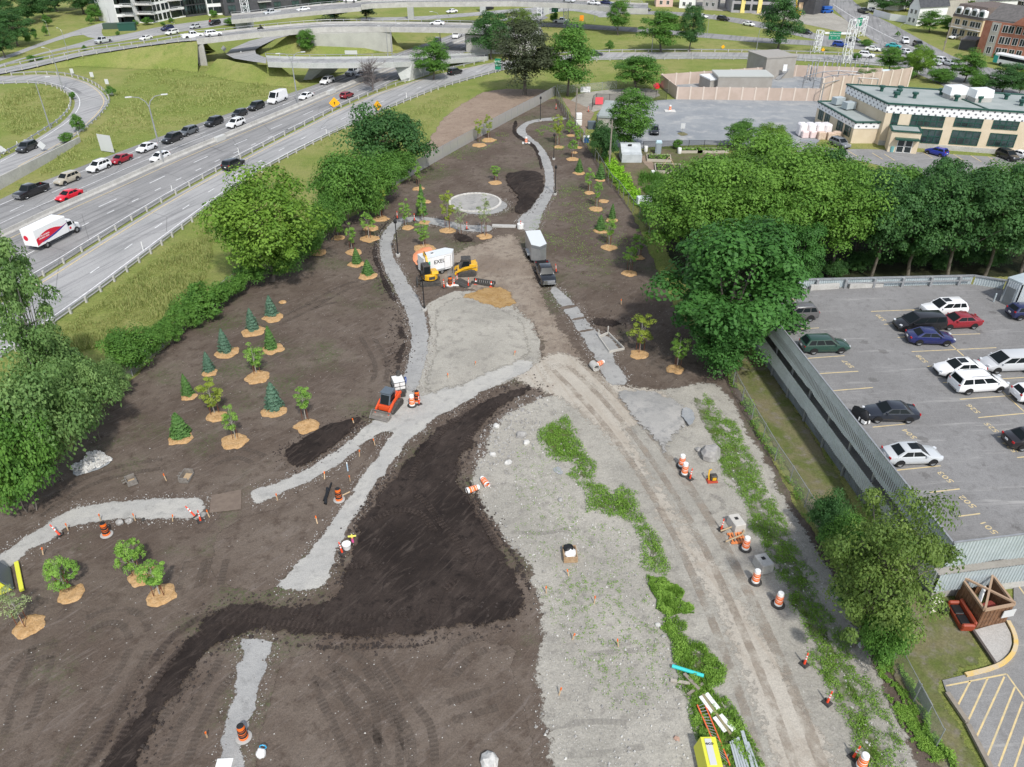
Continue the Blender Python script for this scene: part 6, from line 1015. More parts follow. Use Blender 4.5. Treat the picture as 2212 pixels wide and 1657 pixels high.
def car_parts(kind):
 L,W,st,(r0,r1,f1,f0),zb,zr,ar,af,wr=CARS[kind];out=[]
 m=MB()
 def ring(x,w,t):
  b=.24 if abs(x)<L/2-.15 else.34;h=[(.90,b),(1.0,b+.14),(1.02,b+(t-b)*.55),(.97,t-.06),(.84,t)]
  return[(x,-W*w*a,z)for a,z in h]+[(x,W*w*a,z)for a,z in h[::-1]]
 m.loft([ring(*s)for s in st])
 gw=(.93 if kind!='van' else.97);tw=(.74 if kind not in('van','minivan','suv')else.80 if kind!='van' else.90)
 def rect_(z,xr,xf,w):return[Vector((xr,-w,z)),Vector((xf,-w,z)),Vector((xf,w,z)),Vector((xr,w,z))]
 B=rect_(zb-.03,r0,f0,W*gw);R=rect_(zr-.05,r1,f1,W*tw);T=rect_(zr,r1+.14,f1-.16,W*tw*.86);m.loft([B,R,T])
 if kind=='pickup':
  for s in(-1,1):m.box((-1.85,s*W*.94,1.0),(2.2,.12,.42))
  m.box((-2.9,0,1.0),(.1,W*1.85,.42));m.mat(1).box((-1.83,0,.835),(2.1,W*1.76,.03)).mat(0)
 m.mat(1)
 for x in(ar,af):
  for s in(-1,1):
   n=14;p=[(x+(wr+.06)*cos(pi*k/n),max(.26,.02+wr+(wr+.06)*sin(pi*k/n)))for k in range(n+1)];m.prism([(a,b)for a,b in p]+[(x-wr-.06,.26)],(s*(W*1.0-.02),s*(W*1.024+.004)),'Y')
 m.box((L/2-.06,0,.42),(.12,W*1.2,.16));m.box((-L/2+.05,0,.40),(.1,W*1.3,.16));m.mat(0)
 out.append(('body',m,[V_PAINT,V_TRIM],38))
 def pane(name,q,a0,a1,b0,b1,off=.014,mat=V_GLASS):
  q=[Vector(p)for p in q];n=(q[1]-q[0]).cross(q[3]-q[0]).normalized();f=lambda a,b:(q[0]*(1-a)+q[1]*a)*(1-b)+(q[3]*(1-a)+q[2]*a)*b+n*off
  k=MB();k.add([f(a0,b0),f(a1,b0),f(a1,b1),f(a0,b1)],[(0,1,2,3)]);out.append((name,k,mat,0))
 pane('windshield',[B[1],B[2],R[2],R[1]],.06,.94,.06,.95);
 if kind!='van':pane('rear_window',[B[3],B[0],R[0],R[3]],.1,.9,.18,.92)
 cuts={'sedan':[(.10,.46),(.49,.90)],'hatch':[(.10,.48),(.51,.92)],'suv':[(.06,.28),(.31,.58),(.61,.92)],'wagon':[(.06,.28),(.31,.58),(.61,.92)],'minivan':[(.05,.30),(.33,.62),(.65,.93)],'pickup':[(.08,.46),(.50,.9)],'van':[(.80,.96)]}[kind]
 for a,b in cuts:pane('side_window',[B[0],B[1],R[1],R[0]],a,b,.16,.90);pane('side_window',[B[2],B[3],R[3],R[2]],1-b,1-a,.16,.90)
 for s in(-1,1):
  xs=L/2-.16;out.append(('headlight',MB().box((xs,s*W*.66,.70 if kind in('sedan','hatch','wagon')else.84),(.2,W*.26,.10),s*.35),V_HEAD,0))
  out.append(('tail_light',MB().box((-L/2+.07,s*W*.78,.86 if kind in('sedan','wagon')else 1.0),(.09,W*.24,.15),-s*.2),V_TAIL,0));out.append(('mirror',MB().box((f0-.4,s*(W+.05),zb+.07),(.13,.16,.11)),[V_PAINT],0))
 out.append(('number_plate',MB().box((-L/2-.02,0,.72),(.03,.34,.15)),V_PLATE,0))
 if kind=='pickup':out.append(('grille',MB().box((L/2+.01,0,.85),(.06,W*1.5,.34)).box((L/2+.03,0,.55),(.1,W*1.7,.16)),V_CHROME,0))
 for x in(ar,af):
  for s in(-1,1):
   t=MB().lathe([(wr*.62,-.11),(wr*.94,-.11),(wr,-.05),(wr,.05),(wr*.94,.11),(wr*.62,.11)],(x,s*(W-.08),wr),18,'Y');r=MB().lathe([(0,.09),(wr*.22,.095),(wr*.60,.075),(wr*.64,.10)]if s>0 else[(wr*.64,-.10),(wr*.60,-.075),(wr*.22,-.095),(0,-.09)],(x,s*(W-.08),wr),12,'Y');out.append(('wheel',t,V_TYRE,40,r))
 return out
CP,CF={},{}
def car(kind,color,px,d,label,z=0,group=None,far=False,extra=None,sc=1.0,cat='car'):
 """px: pixel under the middle of the car; d: image direction of its nose"""
 if far:
  if kind not in CF:
   m=MB();mats=[V_PAINT,V_TRIM,V_GLASS,V_TYRE,V_RIM,V_HEAD,V_TAIL,V_PLATE,V_CHROME]
   for it in car_parts(kind):
    ms=it[2]if isinstance(it[2],list)else[it[2]];n=len(m.v);m.v+=it[1].v
    for f,i in zip(it[1].f,it[1].mi):m.mat(mats.index(ms[i])).face([n+k for k in f])
    if len(it)>4:
     n=len(m.v);m.v+=it[4].v;m.mat(4);[m.face([n+k for k in f])for f in it[4].f]
   o=m.build('car',mats,smooth=35);CF[kind]=Proto(o)
  o=CF[kind]()
  o.name={'pickup':'pickup_truck','van':'van','suv':'suv','minivan':'minivan'}.get(kind,'car')
 else:
  if kind not in CP:
   t=thing({'pickup':'pickup_truck','van':'van','suv':'suv','minivan':'minivan'}.get(kind,'car'),'','car')
   for it in car_parts(kind):
    o=it[1].build(it[0],it[2],t,smooth=it[3],fix=it[0]not in('windshield','rear_window','side_window'))
    if len(it)>4:it[4].build('rim',V_RIM,o,smooth=40)
   CP[kind]=Proto(t)
  o=CP[kind]()
 place(o,P(*px,z),HEAD(*px,*d,z),sc,label,group,color);o['category']={'pickup':'pickup truck','van':'van','minivan':'minivan','suv':'suv'}.get(kind,cat)
 if extra=='sunroof':MB().box((-.1,0,CARS[kind][5]+.004),(.75,.8,.012)).build('sunroof',V_GLASS,o)
 if extra=='roof_rack':
  for s in(-1,1):MB().bar((-1.5,s*.62,CARS[kind][5]+.03),(.4,s*.62,CARS[kind][5]+.03),.05,.06).build('roof_rail',V_RIM,o)
 return o
WH,BK,SV,GY,RD,NV,DR=(.80,.80,.80),(.012,.012,.014),(.50,.52,.53),(.10,.105,.11),(.50,.012,.02),(.012,.018,.075),(.22,.012,.018)
Q='cars queueing on the highway';q_=lambda t,x,y:Z1(*t,x,y);a,b=(0,0),(0,1);dn=(-10,4.0)
for r in[('pickup',BK,(70,421),'black pickup truck in the queue, at its head by the frame edge',None),('suv',(.42,.38,.30),(147,394),'beige suv queueing just behind the black pickup'),('suv',WH,(215,367),'white suv queueing between the beige suv and a red sedan','roof_rack'),('sedan',(.30,.008,.02),(263,350),'dark red sedan queueing beside the grass meadow'),('sedan',WH,(318,325),'white sedan queueing below the grey sign back',None),('hatch',WH,(347,346),'white hatchback in the inner lane beside the twin lamp post'),('suv',BK,(373,306),'black suv queueing right after the white sedan','roof_rack'),('wagon',(.09,.10,.11),(408,290),'dark grey wagon close behind a black suv'),('suv',BK,(463,270),'black suv queueing alone in the middle of the meadow edge'),('suv',WH,(510,273),'white suv in the inner lane beside the median','roof_rack'),('hatch',BK,(518,251),'small black hatchback queueing ahead of a black suv'),('suv',BK,(554,236),'black suv queueing ahead of the white van'),('sedan',WH,(662,213),'white sedan in the inner lane beside the white van'),('suv',WH,(707,180),'white suv with dark roof emerging from the ramp bridge'),('pickup',SV,(764,161),'silver pickup truck under the ramp bridge'),('sedan',GY,(782,166),'dark grey sedan in the shade of the ramp bridge'),('sedan',(.62,.012,.03),(151,429),'bright red sedan in the inner lane near the frame edge')]:
 car(r[0],r[1],r[2],dn,r[3],.05,Q,extra=r[4]if len(r)>4 else None)
vn=car('van',WH,(600,220),dn,'white high-roofed cargo van queueing behind the black suvs',.05,Q)
car('hatch',(.22,.01,.02),(750,211),(10,-4.2),'dark red hatchback driving away beside the yellow merge sign',.05);car('suv',(.014,.015,.018),(506,362),(10,-5),'large black suv driving away along the ramp',.06,sc=1.06);car('suv',BK,(983,160),(10,-2.6),'dark suv on the ramp where it bends past the bridge',.06);car('suv',(.03,.032,.036),(60,325),(-10,4.6),'dark grey suv coming down the loop ramp',.06)
G='cars parked on the garage deck';D5=5.11
def dcar(kind,col,r,c,x,y,d,lab,ex=None):car(kind,col,Z1(r,c,x,y),d,lab,D5,G,extra=ex)
lf,rt=(-10,.45),(10,-.45)
dcar('suv',(.11,.105,.105),1,3,225,1090,lf,'grey suv half under the maple at the deck corner','roof_rack');dcar('suv',WH,1,3,1500,1050,lf,'white suv with sunroof, parked farthest up the deck','sunroof');dcar('minivan',BK,1,3,1290,1175,lf,'black minivan nosed in beside the dark red sedan');dcar('sedan',(.24,.012,.02),1,3,1625,1155,lf,'dark red sedan behind the black minivan');dcar('sedan',(.014,.02,.10),1,3,1385,1293,(10,.3),'navy blue sedan beside oil stains on the deck');dcar('wagon',(.018,.055,.04),1,3,478,1362,(10,-.3),'dark green wagon beside the side parapet');dcar('sedan',WH,1,3,1635,1563,lf,'white sedan with sunroof next to the white minivan','sunroof');dcar('minivan',(.52,.53,.54),1,3,2050,1520,lf,'silver minivan nose to the white sedan');dcar('minivan',WH,2,3,1800,38,(10,-.7),'white minivan with roof rails in the middle of the deck','roof_rack')
dcar('sedan',(.016,.02,.03),2,3,1040,290,(-10,-.1),'blue-black sedan facing the covered motorcycle');dcar('sedan',(.50,.52,.53),2,3,1225,655,(10,-.35),'silver sedan with sunroof by the side parapet','sunroof');dcar('sedan',(.014,.012,.014),2,3,2260,520,rt,'black sedan cut off by the frame, red tail lights showing');dcar('hatch',WH,2,3,2290,130,rt,'white hatchback cut off by the frame beside yellow lines');dcar('hatch',NV,1,3,2220,1075,rt,'navy hatchback cut off by the frame below the stair house')
S='cars parked at the school';sc_=lambda x,y:Z1(0,3,x,y)
for r in[('hatch',(.012,.03,.30),(1447,1335),(-10,-2.6),'bright blue hatchback before the school windows'),('suv',BK,(2060,1370),(10,4),'black suv parked with the white sedan at the school'),('sedan',WH,(2180,1365),(10,3),'white sedan half behind the black suv at the school'),('suv',(.17,.18,.19),(615,1265),(10,4),'grey suv tucked behind the light green trees at the annex'),('hatch',(.20,.01,.015),(2025,1572),(10,4.4),'dark red hatchback at the tree edge of the school lot'),('sedan',(.22,.30,.42),(2200,1580),(10,4.4),'light blue sedan at the tree edge of the school lot')]:car(r[0],r[1],sc_(*r[2]),r[3],r[4],.05,S)
car('hatch',(.012,.013,.016),Z1(0,2,1228,1150),(-.3,10),'black hatchback facing the camera beside the tall oval tree',.04)
F_='distant cars on the roads'
for k,col,(r,c,x,y),d,z,lab in[('pickup',SV,(0,0,895,370),(-10,2.2),.05,'silver pickup on the avenue by the side street'),('sedan',WH,(0,0,1262,345),(-10,2.2),.05,'white car alone beside the far rail of the bank road'),('suv',WH,(0,0,1487,298),(-10,2),.05,'white suv on the avenue behind the bank road lamp'),('suv',NV,(0,0,1447,262),(-10,1.8),.05,'dark blue suv on the avenue in front of the apartments'),('hatch',SV,(0,0,1685,245),(-10,2),.05,'silver hatchback on the avenue before the dense bush'),('suv',BK,(0,0,1855,215),(-10,2),.05,'black suv beside the dense bush'),('sedan',WH,(0,0,2040,168),(-10,1.5),.05,'white car at the approach viaduct start'),('pickup',WH,(0,0,1665,330),(10,-1),5.95,'white pickup on the bank road by the overpass corner'),('suv',WH,(0,0,1845,312),(10,-1),6.5,'white suv on the overpass behind the white pickup'),('sedan',WH,(0,1,1565,218),(-10,-.2),6.5,'white sedan alone in the middle of the overpass'),('pickup',SV,(0,1,140,130),(-10,1.2),4.8,'silver pickup on the approach viaduct'),('sedan',WH,(0,1,410,98),(-10,1),6.0,'white sedan on the approach viaduct'),('sedan',WH,(0,1,815,18),(10,0),8,'white car on the viaduct behind the pines'),('van',WH,(0,1,1735,325),(-8,6),.05,'white van coming down the highway from under the overpass'),('suv',(.16,.17,.18),(0,1,1850,305),(-8,6),.05,'grey suv beside the white van beyond the overpass'),('suv',BK,(0,1,1562,375),(-8,6),.05,'black suv just before the ramp bridge railing'),('sedan',WH,(0,1,1690,112),(-10,1),.05,'white car on the far road under the viaduct'),('sedan',BK,(0,1,2003,85),(-10,1),.05,'black car on the far road by the viaduct pier'),('pickup',WH,(0,2,425,200),(10,.4),.05,'white pickup on the service road by the lattice leg'),('sedan',SV,(0,2,490,20),(10,1),8,'silver car on the viaduct above the tall green sign'),('sedan',WH,(0,2,705,42),(10,1),8,'white car on the viaduct beyond the tall green sign'),('sedan',NV,(0,2,815,40),(10,1.2),8,'dark blue car on the viaduct end'),('sedan',BK,(0,2,1150,92),(10,1),.05,'dark car on the road before the pink house'),('sedan',(.05,.055,.065),(0,2,718,478),(10,0),.05,'dark car on the ramp emerging behind the tall green tree'),('suv',BK,(0,2,1820,178),(10,1.3),.05,'black suv on the far service road'),('sedan',WH,(0,2,2040,222),(10,1.6),.05,'white sedan following the black suv on the service road'),('sedan',WH,(0,2,1640,155),(10,1.3),.05,'white car half behind the dark tree of the pair'),('suv',(.24,.22,.20),(0,3,260,272),(10,1.6),.05,'beige suv on the service road by the big dark tree'),('sedan',BK,(0,3,325,292),(10,1.8),.05,'black car right behind the beige suv'),('suv',(.012,.05,.30),(0,3,620,402),(10,.9),.05,'bright blue suv beside the lattice gantry leg'),('sedan',WH,(0,3,903,440),(10,1),.05,'white sedan approaching the avenue on the service road'),('suv',WH,(0,3,845,495),(10,1),.05,'white suv at the end of the ramp by the switchgear'),('sedan',GY,(0,3,735,358),(10,1.8),.05,'grey car behind the gantry beam'),('suv',WH,(0,3,1180,372),(6,6),.05,'white suv turning into the avenue'),('suv',BK,(0,3,1290,402),(10,4.5),.05,'black suv on the avenue behind the roadside trees'),('sedan',(.03,.35,.36),(0,3,1080,412),(10,1),.05,'teal taxi-like car behind the roadside tree top'),('sedan',WH,(0,3,1187,465),(10,3),.05,'white car between the two roadside trees'),('suv',WH,(0,3,1495,545),(10,2),.05,'white suv waiting at the avenue crossing'),('sedan',SV,(0,3,1425,560),(10,2),.05,'silver car before the waiting white suv'),('sedan',SV,(0,3,1560,565),(10,2),.05,'silver car after the waiting white suv'),('pickup',BK,(0,3,818,112),(10,3),.05,'black pickup parked by the white fence'),('sedan',WH,(0,3,895,98),(10,3),.05,'white car parked by the white fence'),('sedan',WH,(0,3,1610,335),(-10,1),.05,'white car parked under the buff apartments')]:
 car(k,col,Z1(r,c,x,y),d,lab,z,F_,far=True)
t=thing('delivery_truck','white box truck with red and blue swoosh driving away on the highway','truck');V_TRW=MT('truck_white',(.80,.80,.80),.35,dirt=.12);V_TRR=MT('truck_red',(.60,.015,.04),.4);V_TRB=MT('truck_blue',(.04,.05,.26),.4)
MB().box((-1.3,0,2.15),(6.4,2.5,2.6)).build('cargo_box',V_TRW,t,bevel=.03);MB().box((-.2,0,.72),(8.2,.9,.28)).build('chassis',V_TRIM,t)
m=MB();m.loft([[(1.95,s*w,z)for s,w,z in((-1,1.0,.8),(-1,1.05,1.6),(-1,.9,2.55),(1,.9,2.55),(1,1.05,1.6),(1,1.0,.8))],[(3.1,s*w,z)for s,w,z in((-1,1.0,.7),(-1,1.05,1.6),(-1,.85,2.45),(1,.85,2.45),(1,1.05,1.6),(1,1.0,.7))],[(3.5,s*w,z)for s,w,z in((-1,1.0,.7),(-1,1.0,1.5),(-1,.85,1.62),(1,.85,1.62),(1,1.0,1.5),(1,1.0,.7))],[(4.5,s*w,z)for s,w,z in((-1,.85,.6),(-1,.88,1.25),(-1,.7,1.4),(1,.7,1.4),(1,.88,1.25),(1,.85,.6))]]);m.build('cab',V_TRW,t,smooth=30)
for s in(-1,1):MB().prism([(2.2,1.65),(3.05,1.65),(2.95,2.25),(2.2,2.3)],(s*1.0,s*1.065),'Y').build('side_window',V_GLASS,t);MB().box((3.2,s*1.25,1.9),(.12,.25,.5)).build('mirror',V_CHROME,t);MB().box((4.42,s*.62,.95),(.15,.3,.22)).build('headlight',V_HEAD,t)
MB().add([(3.13,-.85,1.66),(3.13,.85,1.66),(3.12,.78,2.36),(3.12,-.78,2.36)],[(0,1,2,3)]).build('windshield',V_GLASS,t,fix=False,loc=(.02,0,0))
for s in(-1,1):
 y=(s*1.252,s*1.262);up_,lo=[],[]
 for k in range(13):u=k/12;x=-4.4+6.2*u;up_.append((x,1.75+.85*sin(pi*min(1,u*.95+.1))*1.0+.2*u));lo.append((x,1.0+1.35*u**.8*(.8+.2*u)))
 band=[(x,max(z,l+.02))for(x,z),(_,l)in zip(up_,lo)];MB().prism(band+[(x,z+.0)for x,z in lo[::-1]],y,'Y').build('red_swoosh',V_TRR,t)
 MB().prism([(x,z-.012)for x,z in lo[2:]]+[(x,z-.28*sin(pi*(k+1)/12))for k,(x,z)in list(enumerate(lo[2:]))[::-1]],y,'Y').build('blue_swoosh',V_TRB,t)
 for i,s_ in enumerate(('POSTES CANADA','CANADA POST')):q=text_mesh('lettering',s_,.30,V_TRW,.004,t,.006);q.location=(-2.9,s*1.27,2.2-.34*i);q.rotation_euler=(pi/2,0,0 if s<0 else pi)
 MB().lathe([(0,0),(.2,.0),(.2,.01),(0,.01)],(2.5,s*1.062,1.25),14,'Y').build('door_emblem',V_TRR,t)
MB().box((-4.53,0,2.1),(.06,2.3,2.35)).build('roller_door',V_TRW,t);MB().lathe([(0,0),(.42,0),(.42,.012),(0,.012)],(-4.575,.5,2.1),18,'X').build('rear_emblem',V_TRR,t)
for x,w in((3.6,.28),(-2.7,.55)):
 for s in(-1,1):o=MB().lathe([(.28,-w/2),(.46,-w/2),(.5,-w/2+.05),(.5,w/2-.05),(.46,w/2),(.28,w/2)],(x,s*.98,.5),18,'Y').build('wheel',V_TYRE,t,smooth=40);MB().lathe([(0,-w*.3),(.3,-w*.3),(.3,w*.3),(0,w*.3)],(x,s*.98,.5),14,'Y').build('rim',V_RIM,o)
p=(P(*Z1(1,0,415,488))+P(*Z1(1,0,685,350)))/2;hd=atan2((P(*Z1(1,0,685,350))-P(*Z1(1,0,415,488))).y,(P(*Z1(1,0,685,350))-P(*Z1(1,0,415,488))).x);place(t,p+Vector((-sin(hd),cos(hd),0))*1.1-Vector((cos(hd),sin(hd),0))*.4+Vector((0,0,.05)),hd,.93)
t=thing('city_bus','white and teal city bus waiting at the avenue crossing','bus');MB().box((0,0,1.75),(11.5,2.5,2.6)).build('body',V_TRW,t,bevel=.12);MB().box((-5.2,0,1.5),(1.3,2.54,1.9)).build('front_panel',MT('bus_teal',(.03,.33,.28),.4),t);MB().box((.4,0,2.15),(9.4,2.54,.9)).build('window_band',V_GLASS,t);MB().box((3.6,0,1.0),(3.6,2.55,.8)).build('blue_panel',MT('bus_blue',(.10,.38,.62),.4),t);MB().box((-5.77,0,2.0),(.06,2.2,1.3)).build('windshield',V_GLASS,t)
for x in(-3.4,3.2):
 for s in(-1,1):MB().lathe([(0,-.15),(.48,-.15),(.48,.15),(0,.15)],(x,s*1.15,.48),14,'Y').build('wheel',V_TYRE,t)
place(t,P(*Z1(0,3,2120,585),.05),HEAD(*Z1(0,3,2120,585),10,2.1))
tr=car('pickup',(.014,.016,.02),Z1(1,2,285,740),(4.2,10),'black work pickup with chrome grille parked on the stone path',.1)
def trailer(name,label,L,W,H,mat,roof,nose=True):
 t=thing(name,label,'trailer');z0=.5;pr=[(-L/2,-W/2),(L/2-.1,-W/2),(L/2+(.75 if nose else 0),0),(L/2-.1,W/2),(-L/2,W/2)]
 MB().prism(pr,(z0,H),'Z').build('box',mat,t);MB().prism([(x*1.006,y*1.012)for x,y in pr],(H,H+.06),'Z').build('roof',roof,t);m=MB()
 for s in(-1,1):m.bar((L/2,s*.5,z0-.06),(L/2+1.7,0,z0-.06),.1)
 m.build('drawbar',V_TRIM,t);MB().box((0,0,z0-.08),(L,W*.98,.16)).build('frame',V_TRIM,t)
 for x in(-.45,.42):
  for s in(-1,1):o=MB().lathe([(.2,-.11),(.33,-.11),(.36,-.06),(.36,.06),(.33,.11),(.2,.11)],(x,s*(W/2+.12),.36),16,'Y').build('wheel',V_TYRE,t,smooth=40);MB().lathe([(0,-.09),(.21,-.09),(.21,.09),(0,.09)],(x,s*(W/2+.12),.36),12,'Y').build('rim',V_RIM,o)
 for s in(-1,1):MB().prism([(-1.0,.6),(-.85,.85),(.82,.85),(.97,.6)],(s*(W/2),s*(W/2+.26)),'Y').build('fender',MT('fender_steel',(.45,.46,.46),.35,metal=.4),t)
 return t
M_ALU=MT('bare_aluminium',(.40,.42,.43),.32,(.33,.35,.36),1.2,metal=.55);M_ALUD=MT('pale_roof_sheet',(.62,.65,.66),.4)
st=trailer('cargo_trailer','silver cargo trailer hitched behind the black work pickup',4.9,2.1,2.75,M_ALU,M_ALUD);MB().prism([(2.37,-1.062),(3.22,0),(2.37,1.062)],(2.35,2.745),'Z').build('nose_cap',MT('grey_nose_cap',(.16,.17,.18),.5),st)
pp,ph=tr.location.copy(),tr.rotation_euler[2];tp=P(*Z1(1,2,165,470));th=atan2((pp-tp).y,(pp-tp).x);place(st,pp-Vector((cos(ph),sin(ph),0))*2.9-Vector((cos(th),sin(th),0))*4.3+Vector((0,0,-.05)),th)
et=trailer('enclosed_trailer','white enclosed trailer lettered EXEL beside the yellow machines',4.6,2.15,2.8,V_TRW,M_ALUD)
pa,pb=P(*Z1(1,1,1455,745)),P(*Z1(1,1,1712,680));eh=atan2((pb-pa).y,(pb-pa).x);place(et,(pa+pb)/2+Vector((-sin(eh),cos(eh),0))*1.1+Vector((0,0,.03)),eh,.92)
q=text_mesh('lettering','EXEL',.82,W_BLACK,.006,et,.012);q.location=(.15,-1.085,1.95);q.rotation_euler=(pi/2,0,0);m=MB()
for k in range(3):m.prism([(-1.75+.02*k,1.6+.2*k),(-1.35,1.72+.22*k),(-1.28,1.98+.16*k),(-1.6,1.86+.2*k)],(-1.085,-1.078),'Y')
m.build('green_emblem',MT('emblem_green',(.0,.36,.20),.5),et);o=MB().box((1.45,-1.085,1.65),(.95,.03,1.85)).build('side_door',V_TRW,et);m=MB()
for x in(.95,1.95):m.box((x,-1.09,1.65),(.035,.035,1.9))
for z in(.72,2.58):m.box((1.45,-1.09,z),(1.0,.035,.035))
m.build('door_frame',V_CHROME,et);MB().box((-.4,.1,2.9),(.5,.45,.1)).mat(1).box((-.4,.1,2.955),(.4,.36,.02)).build('roof_vent',[V_TRW,V_TRIM],et)
O_ORG=MT('safety_orange',(.85,.16,.015),.45,dirt=.15);O_WHT=MT('reflective_white',(.78,.78,.76),.45,dirt=.15);O_BLK=MT('drum_black',(.018,.018,.018),.6);O_RED=MT('red_orange_plastic',(.78,.07,.025),.5,dirt=.12);O_RUB=MT('black_rubber',(.03,.03,.03),.9,dirt=.4)
K_YEL=MT('machine_yellow',(.72,.40,.015),.4,dirt=.3);K_RED=MT('machine_red',(.72,.085,.02),.4,dirt=.25);K_DRK=MT('machine_dark_steel',(.045,.043,.04),.6,dirt=.5);K_CAB=MT('cab_grey',(.10,.125,.15),.4);K_STL=MT('worn_bucket_steel',(.30,.28,.255),.55,(.22,.20,.18),3,metal=.3,dirt=.35);K_TRK=MT('rubber_track',(.06,.057,.053),.9,dirt=.6)
ROCK=MT('grey_rock',(.36,.35,.33),.9,(.27,.26,.25),2.5,bump=.6,bscale=9);ROCKW=MT('pale_rock',(.58,.57,.54),.9,(.44,.43,.41),2,bump=.6,bscale=9)
def drum(a,b,cap,base):
 t=thing('traffic_drum','','traffic drum');pr=[(.27,.06),(.27,.22),(.25,.24),(.25,.40),(.24,.42),(.24,.58),(.23,.60),(.23,.76),(.22,.78),(.22,.92),(.21,.94),(.20,1.12)];m=MB()
 for k in range(len(pr)-1):m.mat(1 if k in(2,3,6,7)else 0).lathe(pr[k:k+2],n=18)
 for z0,z1,r in((.31,.35,.256),(.49,.53,.246),(.67,.71,.236),(.85,.89,.226)):m.mat(1).lathe([(r-.008,z0-.03),(r+.004,z0-.02),(r+.004,z1+.02),(r-.008,z1+.03)],n=18)
 m.mat(2).lathe([(.20,1.12),(.17,1.15),(.0,1.15)],n=18);m.build('barrel',[a,b,cap],t,smooth=40);MB().lathe([(.2,0),(.44,0),(.45,.05),(.40,.09),(.25,.09)],n=20).build('rubber_base',base,t,smooth=40);return t
DW,DO=Proto(drum(O_WHT,O_ORG,O_WHT,O_RUB)),Proto(drum(O_ORG,O_BLK,O_BLK,MT('pale_rubber',(.36,.35,.33),.8)))
gW,gO='white and orange traffic drums','orange and black traffic drums'
for x,y,s in[(*Z1(2,2,1487,778),'white drum of the near pair beside the red post'),(*Z1(2,2,1462,708),'white drum standing behind another beside the stone dust'),(*Z1(2,2,2012,1422),'white drum beside the orange pallet'),(*Z1(3,2,2098,58),'white drum next to the second concrete tank'),(*Z1(3,3,86,254),'white drum alone at the weed edge below the tanks'),(*Z1(3,3,800,1652),'white drum lowest on the haul road, beside a red post'),(*Z1(2,1,1348,186),'white drum behind the red loader, next to an orange one'),(*Z1(0,2,122,1238),'white drum in the path loop at the far end'),(*Z1(0,2,1362,957),'white drum on a pale slab in the gravel yard')]:place(DW(),P(x,y,.06),0,1.12,s,gW)
for x,y,rz,s in[(*Z1(2,1,1862,908),.5,'white drum lying on its side at the dark soil edge'),(*Z1(2,1,1978,848),2.05,'white drum lying on its side, nearer the grass tufts'),(*Z1(1,2,752,1482),.75,'white drum lying on the path beside the concrete tube')]:
 d=DW();place(d,P(x,y,.3)-Vector((.55*cos(rz),.55*sin(rz),0)),0,1.1,s,gW);d.rotation_euler=(0,pi/2,rz);[bpy.data.objects.remove(k)for k in list(d.children)if k.name.startswith('rubber_base')]
for x,y,s in[(*Z1(2,0,922,1300),'orange and black drum beside the pale path of the left side'),(*Z1(2,1,718,1000),'orange and black drum beside the black pipes'),(*Z1(2,1,1392,150),'orange and black drum behind the red loader'),(*Z1(3,0,2105,1402),'orange and black drum on the lowest grey path'),(*Z1(1,1,1676,808),'orange and black drum beside the yellow excavator')]:place(DO(),P(x,y,.06),0,1.12,s,gO)
def delin():
 t=thing('delineator_post','','delineator post');m=MB();m.lathe([(.075,.04),(.06,.5)],n=10);m.mat(1).lathe([(.0601,.5),(.057,.62)],n=10);m.mat(0).lathe([(.057,.62),(.054,.72)],n=10);m.mat(1).lathe([(.0541,.72),(.05,.84)],n=10);m.mat(0).lathe([(.05,.84),(.045,1.05),(0,1.08)],n=10);m.build('post',[O_RED,O_WHT],t,smooth=40);MB().box((0,0,.03),(.5,.5,.06),.6,top=.85).build('rubber_base',O_RUB,t);return t
DL=Proto(delin())
for r in[(*Z1(2,0,520,1306),'red delineator leaning over the pale path near the frame edge',(-.2,-.6)),(*Z1(2,0,1732,1182),'red delineator upright at the brown plate end of the path',(0,0)),(*Z1(2,0,1685,1142),'red delineator leaning beside the upright one at the brown plate',(-.2,-.65)),(*Z1(2,1,1408,172),'red delineator beside the drums behind the red loader',(0,0)),(*Z1(2,1,745,1456),'red delineator beside the white bucket',(0,-.12)),(*Z1(2,2,1536,818),'red delineator beside the pair of white drums',(0,.05)),(*Z1(2,2,1805,1256),'red delineator beside the first concrete tank',(0,.05)),(*Z1(3,3,312,768),'red delineator on the haul road edge, upper of two alone',(0,.02)),(*Z1(3,3,510,1100),'red delineator on the haul road edge, lower of two alone',(0,.05)),(*Z1(3,3,735,1572),'red delineator beside the lowest white drum',(0,.12)),(*Z1(1,1,1220,228),'red delineator at the top of the path bend',(0,0)),(*Z1(1,1,1368,248),'red delineator on the path near the slim spruce',(0,0)),(*Z1(1,1,1820,322),'red delineator on the path before the stone circle',(0,0)),(*Z1(1,1,1625,824),'red delineator nearest the yellow excavator',(0,-.06)),(*Z1(1,1,1710,806),'red delineator on the white slab beside the drum',(0,0)),(*Z1(1,1,1737,778),'red delineator behind the white slab',(0,0)),(*Z1(1,1,1832,812),'red delineator beside the brown skid plate',(0,.05)),(*Z1(1,2,75,312),'red delineator on a white block behind the silver trailer',(0,0)),(*Z1(1,2,382,690),'red delineator leaning beside the black work pickup',(0,-.1)),(*Z1(0,2,380,942),'red delineator in the soil by the far fence corner',(0,0)),(*Z1(0,2,658,965),'red delineator by the yard gate',(0,0))]:place(DL(),P(r[0],r[1],.07),0,1.12,r[2],'red delineator posts',tilt=r[3])
cn=thing('traffic_cone','','traffic cone');MB().lathe([(.18,.03),(.13,.25)],n=14).mat(1).lathe([(.13,.25),(.09,.45)],n=14).mat(0).lathe([(.09,.45),(.04,.68),(0,.7)],n=14).build('cone',[O_RED,O_WHT],cn,smooth=40);MB().box((0,0,.02),(.45,.45,.04)).build('cone_base',O_RED,cn)
